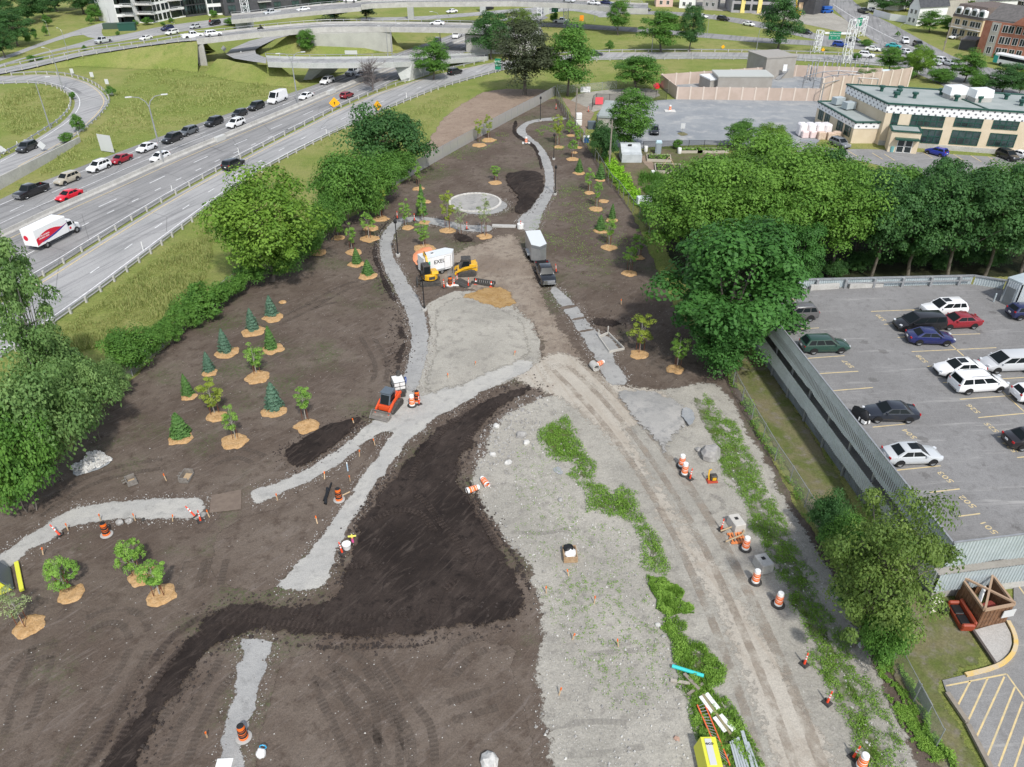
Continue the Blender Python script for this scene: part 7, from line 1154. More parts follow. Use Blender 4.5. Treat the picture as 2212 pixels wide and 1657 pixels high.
CN=Proto(cn);place(CN(),P(*Z1(1,1,1897,792),.05),0,1.1,'traffic cone on the near end of the black trencher attachment','traffic cones');place(CN(),P(*Z1(1,1,2030,815),.05),0,1.1,'traffic cone on the far end of the black trencher attachment','traffic cones')
sk=MB().box((0,0,.35),(.06,.04,.7)).mat(1).box((0,0,.62),(.066,.046,.2)).mesh('survey_stake',[W_WOODL,O_ORG]);SKL=[]
stk=[(2,1,848,350,'beside the dark soil heap, nearest the loader bucket'),(2,1,893,625,'between the two pale paths, middle one'),(2,1,1027,528,'between the two pale paths, nearest their fork'),(2,1,592,820,'on the edge of the upper pale path by the drum'),(2,1,187,1005,'at the end of the upper pale path'),(2,1,812,838,'on the edge of the lower pale path by the drum'),(2,1,530,1205,'alone in the soil below the black pipes'),(2,0,870,1180,'above the orange drum of the pale path'),(2,0,1168,1180,'at the lower edge of the pale path, between the drum and plate'),(2,0,1490,1185,'at the lower edge of the pale path, next to the delineators'),(2,0,1808,1150,'at the corner of the brown plate'),(2,0,588,1265,'beside the leaning delineator'),(2,0,372,1475,'in the soil under the pale path curve'),(2,0,1437,835,'between the two steel buckets'),(1,2,942,970,'in the brown soil by the tree shade'),(1,1,1660,1620,'on the grey fill beside the winding path end'),(1,1,1890,1510,'on the grey fill above the pale path'),(1,2,18,1420,'on the grey fill near the muddy track'),(3,2,295,155,'on the sparse grass, highest of the grid'),(3,2,708,245,'on the sparse grass beside the weed strip'),(3,2,522,555,'on the sparse grass, middle of the grid'),(3,2,918,615,'on the sparse grass, nearest the teal pipe'),(3,2,405,1035,'on the grey fill, lowest of the grid'),(3,2,488,5,'on the sparse grass below the bag crate'),(3,0,1790,1400,'lying by the orange drum of the lowest path')]
for k,(r,c,x,y,s)in enumerate(stk):
 o=bpy.data.objects.new('survey_stake',sk);COL.objects.link(o);p=P(*Z1(r,c,x,y),.05);o.location=p;o.rotation_euler=(rr.uniform(-.15,.15),rr.uniform(-.2,.2),k*1.1);o.scale=(1.4,1.4,1.1);tag(o,'orange-tipped survey stake '+s,'stake','orange-tipped survey stakes')
def track(m,L,Hh,W,y,r2=None,drop=.0):
 r=Hh/2;pts=[]
 for k in range(9):a=pi/2+pi*k/8;pts.append((-L/2+r+r*cos(a),r+r*sin(a)+(drop if False else 0)))
 for k in range(9):a=-pi/2+pi*k/8;pts.append((L/2-r+r*cos(a),r+r*sin(a)))
 m.prism(pts,(y-W/2,y+W/2),'Y')
def bucket(w,d,h,name='bucket',parent=None,mat=None,th=.05):
 m=MB();pr=[(d,.03),(.25*d,.0),(.05,.12*h),(0,.5*h),(.1,h)];b=[(x+(.06 if i<3 else.07),z+(.07 if i<3 else 0))for i,(x,z)in enumerate(pr)];m.prism(pr+b[::-1],(-w/2,w/2),'Y')
 for s in(-1,1):m.prism([(d,.03),(.25*d,0),(.05,.12*h),(0,.5*h),(.1,h),(.35*d,h*.9)],(s*w/2-.02,s*w/2+.02),'Y')
 return m.build(name,mat or K_STL,parent)
def loader(name,label,paint,cabm,loc,rz,wide=1.0):
 t=thing(name,label,'loader',loc,rz)
 for s in(-1,1):
  m=MB();m.prism([(-1.35,.35),(-1.2,.05),(.75,.02),(.95,.25),(.8,.5),(-.7,.85),(-1.15,.72)],(s*.62,s*.98),'Y');m.mat(1).prism([(-1.15,.35),(-1.05,.16),(.7,.13),(.8,.27),(.7,.4),(-.7,.7),(-1.0,.6)],(s*.99,s*1.0),'Y');tk=m.build('track',[K_TRK,K_DRK],t)
  for x in(-.9,-.3,.3,.65):MB().lathe([(0,s*1.0),(.11,s*1.0),(.11,s*1.02),(0,s*1.02)],(x,0,.25),10,'Y').build('roller',K_DRK,tk)
 MB().prism([(-1.45,.55),(-1.5,1.25),(-1.1,1.5),(-.5,1.45),(-.4,.6)],(-.6,.6),'Y').build('engine_hood',paint,t,bevel=.04);MB().box((.2,0,.62),(1.5,1.15,.5)).build('chassis',paint,t)
 MB().prism([(-.75,.9),(-.7,2.05),(.35,2.0),(.75,1.0),(.7,.9)],(-.52,.52),'Y').build('cab',cabm,t,bevel=.03);MB().add([(.46,-.45,1.85),(.80,-.45,1.0),(.80,.45,1.0),(.46,.45,1.85)],[(0,1,2,3)]).build('windshield',V_GLASS,t,loc=(-.04,0,0));MB().box((-.1,0,2.09),(1.15,1.1,.08)).build('cab_roof',cabm,t,bevel=.02)
 for s in(-1,1):
  MB().prism([(-.55,1.1),(-.5,1.85),(.22,1.85),(.5,1.15)],(s*.525,s*.532),'Y').build('side_window',V_GLASS,t);a=MB();a.bar((-1.35,s*.72,1.35),(.2,s*.72,1.05),.16,.24);a.bar((.2,s*.72,1.05),(1.15,s*.72,.55),.16,.22);a.bar((1.15,s*.72,.6),(1.3,s*.72,.25),.16,.2);a.build('lift_arm',paint,t)
 b=bucket(2.0,.85,.62,'bucket',t);b.location=(1.3,0,.03);return t
p0,p1=Z1(2,1,1190,165),Z1(2,1,1075,290);c0,c1=P(*p0,.07),P(*p1,.07);rl=loader('track_loader','red compact track loader with its bucket down on the pale path',K_RED,K_CAB,c0 .lerp(c1,.38),atan2((c1-c0).y,(c1-c0).x)+.02);rl.scale=(1.02,)*3
p0,p1=Z1(1,1,1860,728),Z1(1,1,1700,735);c0,c1=P(*p0,.05),P(*p1,.05);yl=loader('track_loader','yellow compact track loader parked against the white trailer',K_YEL,K_DRK,c0 .lerp(c1,.35)+Vector((0,.9,0)),atan2((c1-c0).y,(c1-c0).x));yl.scale=(1.1,)*3
q=text_mesh('lettering','CAT',.3,W_WHITE,.004,yl,.01);q.location=(-1.1,.615,1.1);q.rotation_euler=(pi/2,0,pi)
ex=thing('mini_excavator','yellow mini excavator with black cab parked before the white trailer','excavator');
for s in(-1,1):
 m=MB();track(m,2.4,.52,.38,s*.72);m.mat(1);track(m,2.0,.26,.4,s*.72);[m.v.__setitem__(i,(m.v[i][0],m.v[i][1],m.v[i][2]+.13))for i in range(36,72)];m.build('track',[K_TRK,K_DRK],ex)
MB().box((0,0,.45),(1.2,1.1,.3)).build('undercarriage',K_DRK,ex);m=MB();m.prism([(1.45,.05),(1.62,.12),(1.58,.5),(1.42,.5)],(-.95,.95),'Y');m.bar((1.5,.4,.3),(.6,.4,.4),.12);m.bar((1.5,-.4,.3),(.6,-.4,.4),.12);m.build('blade',K_DRK,ex)
hs_=bpy.data.objects.new('house',None)
def hm(b,name,mat,**k):
 o=b.build(name,mat,ex,**k);o.matrix_local=Matrix.Rotation(HR_,4,'Z')@Matrix.Translation((0,0,0));return o
ea,eb=P(*Z1(1,1,1600,800),.05),P(*Z1(1,1,1400,812),.05);eh=atan2((eb-ea).y,(eb-ea).x);hh=HEAD(*Z1(1,1,1500,790),-40,-60);HR_=hh-eh
pr=[(cos(a)*.98,sin(a)*.9)for a in[pi*.5+pi*k/10 for k in range(11)]];hm(MB().prism([(.75,.9),(.75,-.9)][::-1]+pr[::1],(.68,1.35),'Z')if False else MB().prism(pr+[(.7,-.9),(.7,.9)],(.68,1.4),'Z'),'counterweight',K_YEL,bevel=.06)
hm(MB().prism([(-.55,1.4),(-.6,2.5),(.55,2.5),(.85,1.5),(.85,.85),(-.55,.85)],(-.0,.88),'Y'),'cab',K_DRK,bevel=.04);hm(MB().prism([(-.4,1.5),(-.45,2.3),(.45,2.3),(.68,1.55)],(.885,.892),'Y'),'side_window',V_GLASS);hm(MB().add([(-.61,.1,1.5),(-.61,.78,1.5),(-.625,.78,2.35),(-.625,.1,2.35)],[(0,1,2,3)]),'rear_window',V_GLASS);hm(MB().prism([(-.9,1.4),(-.75,1.75),(.5,1.6),(.6,1.4)],(-.85,-.05),'Y'),'engine_hood',K_YEL,bevel=.05);hm(MB().box((-.985,.0,1.05),(.02,.7,.35)),'grille',K_DRK)
m=MB();m.bar((.7,-.1,1.1),(1.7,-.1,2.6),.22,.32);m.bar((1.7,-.1,2.6),(2.5,-.1,2.75),.2,.28);hm(m,'boom',K_YEL);hm(MB().bar((2.5,-.1,2.8),(2.95,-.1,1.1),.18,.24),'stick',K_YEL);m=MB();m.tube([(.9,-.1,.95),(1.75,-.1,2.3)],.06);m.tube([(1.7,-.1,2.85),(2.45,-.1,3.0)],.05);hm(m,'hydraulic_ram',K_DRK);b=bucket(.8,.6,.6,'bucket',ex,K_DRK);b.matrix_local=Matrix.Rotation(HR_,4,'Z')@Matrix.Translation((3.1,-.1,.5))@Matrix.Rotation(pi,4,'Z')@Matrix.Rotation(.5,4,'Y');place(ex,(ea+eb)/2+Vector((0,.7,0)),eh,1.12)
wt=thing('water_tank','white caged water tank with black pump frame behind the red loader','water tank',P(*Z1(2,1,1240,70),.07),.35);MB().box((0,.3,1.0),(1.15,1.5,.9)).build('tank',O_WHT,wt,bevel=.06);m=MB()
for x in(-.6,0,.6):
 for y in(-.48,1.08):m.bar((x,y,.1),(x,y,1.5),.04)
for z in(.12,.55,1.0,1.48):
 for y in(-.48,1.08):m.bar((-.6,y,z),(.6,y,z),.04)
 for x in(-.6,.6):m.bar((x,-.48,z),(x,1.08,z),.04)
m.build('cage',K_DRK,wt);MB().lathe([(0,-.2),(.25,-.2),(.25,.2),(0,.2)],(.2,.9,1.75),12,'Y').build('pump',K_DRK,wt);MB().box((0,-.85,.4),(.8,.5,.6)).build('generator',K_DRK,wt);MB().tube([(.7+.12*cos(a*1.0),.3+.35*sin(a),1.0+.45*cos(a))for a in[k*2*pi/12 for k in range(13)]],.06,6).build('blue_hose',MT('blue_hose_plastic',(.03,.08,.30),.5),wt)
cxy=P(1026,438);Rr=55/PM(1026,438)
sheet('gravel_circle',[(cxy.x+Rr*cos(a),cxy.y+Rr*.98*sin(a))for a in[2*pi*k/40 for k in range(40)]],G_FAN,.07,.6,.03,fr=.1,world=True);sheet('gravel_path',[(cxy.x+Rr*.28+Rr*1.12*cos(a),cxy.y-Rr*.35+Rr*1.05*sin(a))for a in[2*pi*k/36 for k in range(36)]],G_PATH,.056,.5,.25,fr=1.0,world=True)
rg=thing('stone_circle','round ring of pale stone blocks around grey gravel','stone ring',cxy)
for k in range(40):
 a=2*pi*k/40;o=MB().box((Rr*cos(a),Rr*sin(a),.1),(.36,Rr*2*pi/40*.93,.20+.04*rr.random()),a,top=.95).build('stone_block',MT('ring_stone',(.50,.48,.44),.9,(.60,.58,.54),.7)if k==0 else bpy.data.materials['ring_stone'],rg)
def rock(px,s,mat,label,seed,sq=.7,cat='rock',name='rock'):
 m=MB();n=9;rings=[]
 for i in range(6):
  ph=-pi/2+pi*i/5;rings.append([Vector((cos(ph)*cos(t),cos(ph)*sin(t)*.8,sin(ph)*sq))*s*(1+.35*MN.noise(Vector((cos(ph)*cos(t)*1.7,cos(ph)*sin(t)*1.7,sin(ph)*1.7+seed*3.7))))for t in[2*pi*k/n for k in range(n)]])
 m.loft(rings);o=m.build(name,mat,loc=P(*px,s*sq*.45),rz=seed);return tag(o,label,cat,'loose boulders' if label else None)
for i,r in enumerate([(Z1(2,2,1710,600),1.15,ROCK,'large grey boulder beside the white drums'),(Z1(2,2,1610,570),.4,ROCK,'small grey slab leaning on the large boulder'),(Z1(2,2,85,440),.55,ROCK,'broken grey slab on the fill heap'),(Z1(2,2,125,505),.4,ROCKW,'pale broken rock under the fill heap slab'),(Z1(2,1,2072,362),.38,ROCKW,'pale rock at the upper dark soil edge'),(Z1(2,1,2042,608),.33,ROCKW,'pale rock on the grey fill edge, middle'),(Z1(2,1,2178,680),.40,ROCKW,'pale rock on the grey fill edge, lowest'),(Z1(3,1,2012,1625),.75,ROCKW,'white boulder cut by the lower frame edge'),(Z1(2,0,1030,1195),.38,ROCK,'grey rock at the pale path edge by the orange drum'),(Z1(2,0,1112,1182),.34,ROCK,'grey rock at the pale path edge, second'),(Z1(2,0,1235,1170),.2,K_DRK,'dark rock at the pale path edge'),(Z1(3,2,1262,432),.25,ROCKW,'white rock at the weed strip edge'),(Z1(3,2,1310,530),.2,ROCK,'small rock below the weed gap'),(Z1(2,2,420,1000),.3,ROCK,'grey rock in the weedy grey fill'),(Z1(3,2,1420,1410),.22,MT('reddish_rock',(.40,.26,.2),.9),'reddish stone near the yellow trailer')]):rock(*r,seed=i+1)
sheet('rubble_bed',Z(2,0,(610,750),(700,680),(760,600),(850,585),(930,640),(985,670),(900,720),(760,780),(620,795)),G_YARD,.06,.4,.15,fr=.2,hf=lambda x,y,d:min(d,1.2)*.3)
def stones(name,polys,n,s0,s1,mat,seed,label=None):
 R_=random.Random(seed);m=MB()
 for px in polys:
  w=[P(*p)for p in px];ax=[p.x for p in w];ay=[p.y for p in w];k=0;tries=0
  while k<n//len(polys)and tries<n*20:
   tries+=1;x,y=R_.uniform(min(ax),max(ax)),R_.uniform(min(ay),max(ay))
   if not inside(np.array(ax),np.array(ay),np.array([x]),np.array([y]))[0]:continue
   k+=1;s=s0*(s1/s0)**(R_.random()**2.2);a,b,c=s*R_.uniform(.7,1.3),s*R_.uniform(.6,1.1),s*R_.uniform(.5,.9);q=R_.uniform(0,6.3);ca,sa=cos(q),sin(q);z=(.09 if 'rubble' not in name else.1+R_.uniform(0,.3))
   vs=[(x+ca*u*a-sa*v*b,y+sa*u*a+ca*v*b,z+h*c)for u,v,h in((-1,-.3,-.4),(.2,-1,-.4),(1,.1,-.4),(.1,1,-.4),(-.45,-.2,.8),(.3,-.4,.9),(.5,.3,.7),(-.1,.45,1))]
   m.add(vs,[(0,1,5,4),(1,2,6,5),(2,3,7,6),(3,0,4,7),(4,5,6,7)])
 o=m.build(name,mat,fix=False);o['kind']='stuff';return o
stones('rubble',[Z(2,0,(620,740),(720,670),(790,605),(850,595),(960,665),(880,720),(740,775))],420,.1,.3,ROCKW,5)
LOTP=[(1173,1657),(1140,1500),(1155,1380),(1142,1250),(1095,1180),(1025,1090),(1015,1030),(1040,970),(1070,905),(1130,875),(1200,860),(1240,930),(1330,1080),(1420,1300),(1500,1500),(1530,1657)]
stones('gravel_stones',[LOTP],1100,.03,.10,ROCKW,6);stones('gravel_stones',[LOTP],700,.03,.14,ROCK,16);stones('gravel_stones',[Z(2,2,(0,100),(250,100),(400,250),(250,350),(200,600),(0,600)),Z(2,1,(1950,400),(2209,200),(2209,800),(1850,750))],500,.04,.2,ROCK,8)
stones('gravel_stones',[[(1520,850),(1650,1000),(1800,1300),(1980,1650),(1880,1657),(1700,1300),(1560,1000)]],500,.03,.09,ROCKW,9);stones('soil_stones',[[(0,1100),(330,780),(560,590),(760,490),(860,640),(800,880),(500,1040),(0,1300)],[(0,1300),(560,1200),(420,1350),(200,1657),(0,1657)],[(620,1410),(1100,1380),(1160,1657),(560,1657)]],220,.02,.055,ROCKW,10)
SOILC=MT('dark_soil_clod',(.034,.026,.023),.95,(.05,.04,.035),5);DKP=[(1150,830),(1010,890),(925,945),(850,1025),(800,1090),(765,1140),(740,1200),(728,1285),(560,1300),(450,1325),(350,1450),(250,1657),(300,1657),(440,1430),(560,1370),(750,1390),(1030,1355),(1140,1320),(1130,1250),(1010,1060),(1010,1000),(1060,915)]
stones('soil_clods',[DKP],1800,.05,.22,SOILC,11);stones('soil_clods',[[(815,1040),(860,1010),(770,1150),(735,1240),(715,1300),(735,1190),(770,1110)],[(610,985),(760,905),(800,915),(640,1015)],[(1000,1010),(1030,1090),(1100,1190),(1150,1290),(1140,1240),(1060,1130)],[(600,1395),(900,1390),(950,1385),(900,1400),(700,1405)]],700,.04,.18,SOILC,12)
def spill(name,key,n,spread,s0,s1,mat,seed,lift=.0):
 R_=random.Random(seed);m=MB();L=[(bp,z)for bp,z in OUT[key]];tot=sum(len(b)for b,z in L)
 for bp,z in L:
  for _ in range(int(n*len(bp)/tot)):
   i=R_.randrange(len(bp));t=R_.random();a,b=bp[i],bp[(i+1)%len(bp)];x=a[0]+(b[0]-a[0])*t+R_.gauss(0,spread);y=a[1]+(b[1]-a[1])*t+R_.gauss(0,spread)
   if hypot(x,y)>130:continue
   s=s0*(s1/s0)**(R_.random()**2);q=R_.uniform(0,6.3);u,v=cos(q)*s,sin(q)*s;h=.09+lift;m.add([(x+u,y+v,h-.05),(x-v,y+u*.8,h-.05),(x-u,y-v,h-.05),(x+v,y-u*.8,h-.05),(x+u*.2,y+v*.3,h+s*.55)],[(0,1,4),(1,2,4),(2,3,4),(3,0,4)])
 o=m.build(name,mat,fix=False);o['kind']='stuff'
spill('spilled_stone','gravel_path',6500,.26,.02,.075,MT('spilled_path_stone',(.44,.43,.41),.95,(.34,.335,.325),6),3);spill('spilled_soil','gravel_path',2600,.35,.03,.10,MT('spilled_soil_crumb',(.11,.085,.068),.95),4);spill('soil_clods','wet_topsoil',3600,.45,.04,.17,SOILC,5)
tag(MB().box((0,0,.12),(1.9,.9,.2)).build('concrete_slab',MT('white_slab',(.66,.65,.62),.8),loc=P(*Z1(1,1,1706,803),.05),rz=.05,bevel=.05),'white concrete slab under the drum before the yellow loader','slab')
tr_=thing('trencher_attachment','black trencher attachment lying on the chip-strewn ground','attachment',P(*Z1(1,1,1965,795),.05),-.35);MB().box((0,.35,.3),(3.0,.25,.35)).build('boom',K_DRK,tr_);MB().box((0,-.35,.2),(3.2,.2,.3)).build('side_frame',K_DRK,tr_);m=MB();[m.box((-1.4+.28*k,0,.32),(.1,.55,.2),.4)for k in range(11)];m.build('digging_chain',K_STL,tr_)
tag(MB().prism([(0,0),(1.6,-.1),(1.9,.5),(.1,.1)],(-.7,.7),'Y').build('skid_plate',K_DRK,loc=P(*Z1(1,1,1840,815),.05),rz=2.6),'dark bucket lying tipped beside the trencher','bucket')
tag(MB().box((0,0,.12),(3.6,.9,.2)).build('concrete_kerb',W_CONC,loc=P(*Z1(1,1,2140,300),.05),rz=-.08),'long pale concrete kerb piece at the top of the muddy track','kerb piece')
tarp=sheet('orange_tarp',Z(1,1,(1345,560),(1365,520),(1400,495),(1470,475),(1540,485),(1500,520),(1440,560),(1380,590),(1400,640),(1360,600)),MT('orange_plastic',(.78,.30,.15),.5),.12,.3,.1,fr=.2,hf=lambda x,y,d:min(d,.8)*.4+.12*MN.noise((x*2,y*2,1)),kind=None);tag(tarp,'crumpled orange plastic sheet behind the white trailer','tarp')
for k,(px,rz,s)in enumerate([(Z1(2,0,1138,852),2.2,'rusty steel bucket lying in the soil, smaller one'),(Z1(2,0,1612,815),1.5,'rusty steel bucket lying in the soil, larger one')]):
 t=thing('excavator_bucket',s,'bucket',P(*px,.05),rz);m=MB();w=.95+.35*k;m.box((0,0,.04),(w,.75,.06));[m.box((sx*w/2,0,.3),(.06,.8,.55))for sx in(-1,1)];m.box((0,.38,.3),(w,.06,.55));m.box((0,-.4,.12),(w,.08,.18));m.build('shell',K_STL,t);MB().box((0,0,.075),(w-.1,.6,.02)).build('dried_dirt',MT('dried_dirt',(.42,.31,.19),.95),t);[MB().bar((x,.4,.5),(x,.72,.42),.07).build('ear',K_STL,t)for x in(-.18,.18)]
tag(sheet('ground_mat',Z(2,0,(1825,960),(2085,908),(2080,1082),(1808,1112)),MT('brown_geotextile',(.15,.115,.092),.95,(.18,.14,.11),2),.1,.5,.03,sm=0,fr=.05,hf=lambda x,y,d:.04*MN.noise((x*1.5,y*1.5,3)),kind=None),'flat brown mat between two pieces of pale path','mat')
pb_=thing('pipe_bundle','three black plastic pipes lying beside an orange drum','pipes',(0,0,0));pb_.location=P(*Z1(2,1,615,945),.1)
for k,(a,b)in enumerate([((650,855),(592,1030)),((625,900),(585,1005)),((612,895),(605,1035))]):MB().tube([P(*Z1(2,1,*a),.2)-pb_.location,P(*Z1(2,1,*b),.2)-pb_.location],.09,8).build('pipe',V_TRIM,pb_)
mk=MB().lathe([(.06,0),(.06,.85)],n=8).mat(1).lathe([(.06,.85),(.06,.95),(.02,1.0),(0,1.0)],n=8);tag(mk.build('marker_pipe',[MT('pale_blue_pipe',(.42,.55,.66),.5),O_WHT],loc=P(*Z1(2,1,793,750),.04)),'pale blue marker pipe between the two pale paths','marker')
tag(MB().lathe([(0,0),(.30,0),(.36,.45),(.37,.47),(.33,.47),(.28,.3),(0,.3)],n=18).build('bucket',O_WHT,loc=P(*Z1(2,1,785,1415),.07),smooth=40),'white bucket at the edge of the dark soil','bucket')
hy=thing('water_valve_marker','short yellow and pink valve marker at the dark soil edge','marker',P(*Z1(2,1,835,1365),.08));MB().lathe([(.11,0),(.09,.45),(.12,.5)],n=10).build('pink_wrap',MT('pink_tape',(.65,.10,.28),.6),hy);MB().bar((-.32,0,.62),(.32,.05,.66),.1).bar((0,0,.45),(0,0,.85),.09).build('yellow_handle',MT('yellow_tape',(.8,.75,.15),.6),hy)
tag(MB().tube([P(*Z1(2,1,745,962),.15),P(*Z1(2,1,810,930),.15)],.05,6).build('loose_stake',W_WOODL),'pale wooden stake lying beside the orange drum by the pipes','stake')
cr_=thing('bag_crate','brown wooden crate holding a white sack under black plastic','crate',P(*Z1(2,2,498,1490),.05),.05);m=MB();[m.box((0,s*.62,.3),(1.05,.07,.6))for s in(-1,1)];[m.box((s*.5,0,.3),(.07,1.2,.6))for s in(-1,1)];[m.box((0,-.665,.12+.2*k),(1.1,.03,.15))for k in range(3)];m.build('box',W_WOODB if False else MT('crate_wood',(.32,.21,.12),.8,(.40,.28,.17),4),cr_)
def lump(name,sx,sy,sz,mat,parent=None,seed=0,n=16,loc=None):
 m=MB();m.loft([[Vector((cos(ph)*cos(t)*sx,cos(ph)*sin(t)*sy,sin(ph)*sz))*(1+.3*MN.noise(Vector((cos(ph)*cos(t)*2.2,cos(ph)*sin(t)*2.2,sin(ph)*2+seed*5))))for t in[2*pi*k/n for k in range(n)]]for ph in[-pi/2+pi*i/8 for i in range(9)]]);o=m.build(name,mat,parent,smooth=50)
 if loc is not None:o.location=loc
 return o
lump('white_sack',.48,.6,.4,O_WHT,cr_,3,loc=(0,0,.38));lump('black_plastic',.42,.4,.2,V_TRIM,cr_,7,loc=(-.1,.3,.68))
pc=thing('plate_compactor','yellow and black plate compactor with red base on the gravel','compactor',P(*Z1(2,2,1725,840),.06),.1);MB().box((0,0,.1),(.95,.6,.16),top=.9).build('base_plate',MT('rusty_red_plate',(.45,.06,.03),.6,dirt=.3),pc);MB().box((.1,.05,.45),(.6,.5,.5)).build('engine',K_DRK,pc,bevel=.05);MB().box((.1,-.22,.42),(.34,.06,.28)).build('cover',K_YEL,pc);MB().tube([(-.3,0,.2),(-.36,.1,.7),(-.3,.25,1.1),(-.1,.3,1.12)],.07,8).build('handle',K_YEL,pc)
def cbox(name,label,px,d,rz,mat=W_CONC,cat='tank',hole=True):
 t=thing(name,label,cat,P(*px,.05),rz);MB().box((0,0,d[2]/2),d,top=.94).build('body',mat,t,bevel=.04)
 if hole:MB().box((0,d[1]*.1,d[2]+.005),(.3,.3,.02)).build('opening',W_DARK,t)
 return t
cbox('concrete_tank','pale concrete tank lying beside an orange pallet',Z1(2,2,1930,1235),(1.0,1.45,.85),.25,MT('pale_tank_concrete',(.52,.50,.46),.9,dirt=.2));cbox('concrete_tank','grey concrete tank behind the drum lower down the road',Z1(2,2,2160,1585),(1.05,1.35,.9),.3)
pl=thing('orange_pallet','orange pallet with planks and a tan hose across it','pallet',P(*Z1(2,2,1940,1335),.06),.1);m=MB();[m.box((-.5+.25*k,0,.16),(.12,1.1,.05))for k in range(5)];[m.box((0,y,.07),(1.3,.16,.12))for y in(-.5,0,.5)];m.build('boards',MT('orange_plastic_pallet',(.70,.24,.08),.6,dirt=.2),pl);MB().bar((-.3,-.4,.22),(-.1,.5,.22),.12,.04).build('plank',W_WOODG,pl)
tag(MB().tube([P(*Z1(2,2,x,y),.35)for x,y in((1800,1268),(1850,1250),(1915,1225),(1980,1238),(2003,1270),(1985,1300),(1940,1320),(1890,1340),(1845,1360))],.07,7).build('hose',MT('tan_hose',(.42,.32,.20),.7)),'tan hose snaking over the orange pallet','hose')
def strip(name,label,r,c,a,b,w,h,mat,cat,z=.12,group=None):return tag(MB().bar(P(*Z1(r,c,*a),z+h/2),P(*Z1(r,c,*b),z+h/2),w,h).build(name,mat),label,cat,group)
tag(MB().tube([P(*Z1(3,2,1382,782),.3),P(*Z1(3,2,1655,868),.3)],.13,12).build('teal_pipe',MT('teal_plastic',(.05,.52,.50),.4)),'bright teal plastic pipe lying in the weeds','pipe')
strip('plank','weathered brown plank slanting below the teal pipe',3,2,(1485,848),(1615,985),.22,.1,W_WOODG,'plank',.25,'loose planks');strip('plank','pale grey plank lying flat toward the gravel',3,2,(1368,905),(1535,935),.2,.1,MT('grey_plank',(.40,.36,.31),.8),'plank',.14,'loose planks');strip('plank','weathered plank crossing under the slanting one',3,2,(1515,1030),(1650,935),.18,.1,W_WOODG,'plank',.12,'loose planks')
KH=MT('khaki_strip',(.26,.23,.13),.7)
for k,(a,b,w,m_,s)in enumerate([((1625,1045),(1730,1185),.24,O_WHT,'white foam board, upper one left of the khaki strip'),((1675,1020),(1780,1155),.30,O_WHT,'white foam board, upper one right of the khaki strip'),((1745,1225),(1840,1350),.26,O_WHT,'white foam board, lower one left of the khaki strip'),((1795,1205),(1915,1340),.32,O_WHT,'white foam board, lower one right of the khaki strip'),((1645,1030),(1885,1370),.16,KH,'long khaki strip between the white foam boards')]):strip('foam_board' if m_ is O_WHT else 'trim_strip',s,3,2,a,b,w,.08+.04*(m_ is KH),m_,'board',.3,'boards laid in the weeds')
ld=thing('ladder','orange fibreglass ladder lying in the weeds','ladder',P(*Z1(3,2,1730,1380),.3));L0=ld.location;M_LAD=MT('ladder_orange',(.72,.14,.05),.5);la,lb,lc,lD=P(*Z1(3,2,1598,1120),.3),P(*Z1(3,2,1790,1560),.3),P(*Z1(3,2,1655,1095),.3),P(*Z1(3,2,1880,1640),.3)
for a,b in((la,lb),(lc,lD)):MB().bar(a-L0,b-L0,.08,.1).build('rail',M_LAD,ld)
for k in range(18):t_=(k+.5)/18;MB().tube([la.lerp(lb,t_)-L0,lc.lerp(lD,t_)-L0],.025,6).build('rung',W_GALV,ld)
sb=thing('steel_bundle','bundle of pale galvanised steel sections in the weeds','steel sections',P(*Z1(3,2,1950,1530),.2))
for k in range(5):MB().bar(P(*Z1(3,2,1885+16*k,1440-10*k),.25+.05*(k%2))-sb.location,P(*Z1(3,2,1960+24*k,1720),.25+.05*(k%2))-sb.location,.13,.12).build('section',MT('galv_section',(.50,.54,.56),.4,metal=.3)if k==0 else bpy.data.materials['galv_section'],sb)
strip('steel_beam','single galvanised steel beam lying apart from the bundle',3,2,(1985,1345),(2090,1700),.22,.14,bpy.data.materials['galv_section'],'beam',.2,'loose steel beams');strip('steel_beam','thin galvanised beam beside the single steel beam',3,2,(2035,1440),(2130,1700),.12,.12,bpy.data.materials['galv_section'],'beam',.2,'loose steel beams')
YP=MT('lime_yellow_panel',(.66,.66,.06),.45,dirt=.1);yt=thing('yellow_hopper','lime yellow machine with black letters beside the ladder','machine',P(*Z1(3,2,1690,1640),.05),.18);MB().prism([(-.75,.5),(-.6,1.9),(.55,1.9),(.9,.5)],(-1.4,1.4),'X').build('hopper',YP,yt);MB().box((0,.05,1.93),(2.4,.5,.06)).build('grey_lid',W_SIGNW,yt);MB().box((-1.1,-.9,.45),(.5,1.6,.7)).build('track',K_TRK,yt);yt.scale=(.68,.8,.75);yt.rotation_euler=(0,0,HEAD(*Z1(3,2,1690,1600),-14,-60));q=text_mesh('lettering','eco',.42,W_BLACK,.004,yt,.01);q.location=(.75,0,1.97);q.rotation_euler=(0,0,-pi/2)
yp=thing('paving_machine','lime yellow tilted machine hood with a dark side, cut by the frame edge','machine',P(*Z1(2,0,-60,1760),.05),.6);MB().prism([(-1.2,.2),(-.3,1.9),(.5,1.9),(1.2,.2)],(-1.3,1.3),'Y').build('hood',YP,yp);MB().prism([(1.25,.25),(.55,1.8),(.62,1.8),(1.35,.25)],(-1.25,1.25),'Y').build('dark_side',K_CAB,yp);MB().box((1.8,0,.18),(.3,3.4,.2)).build('sill',YP,yp)
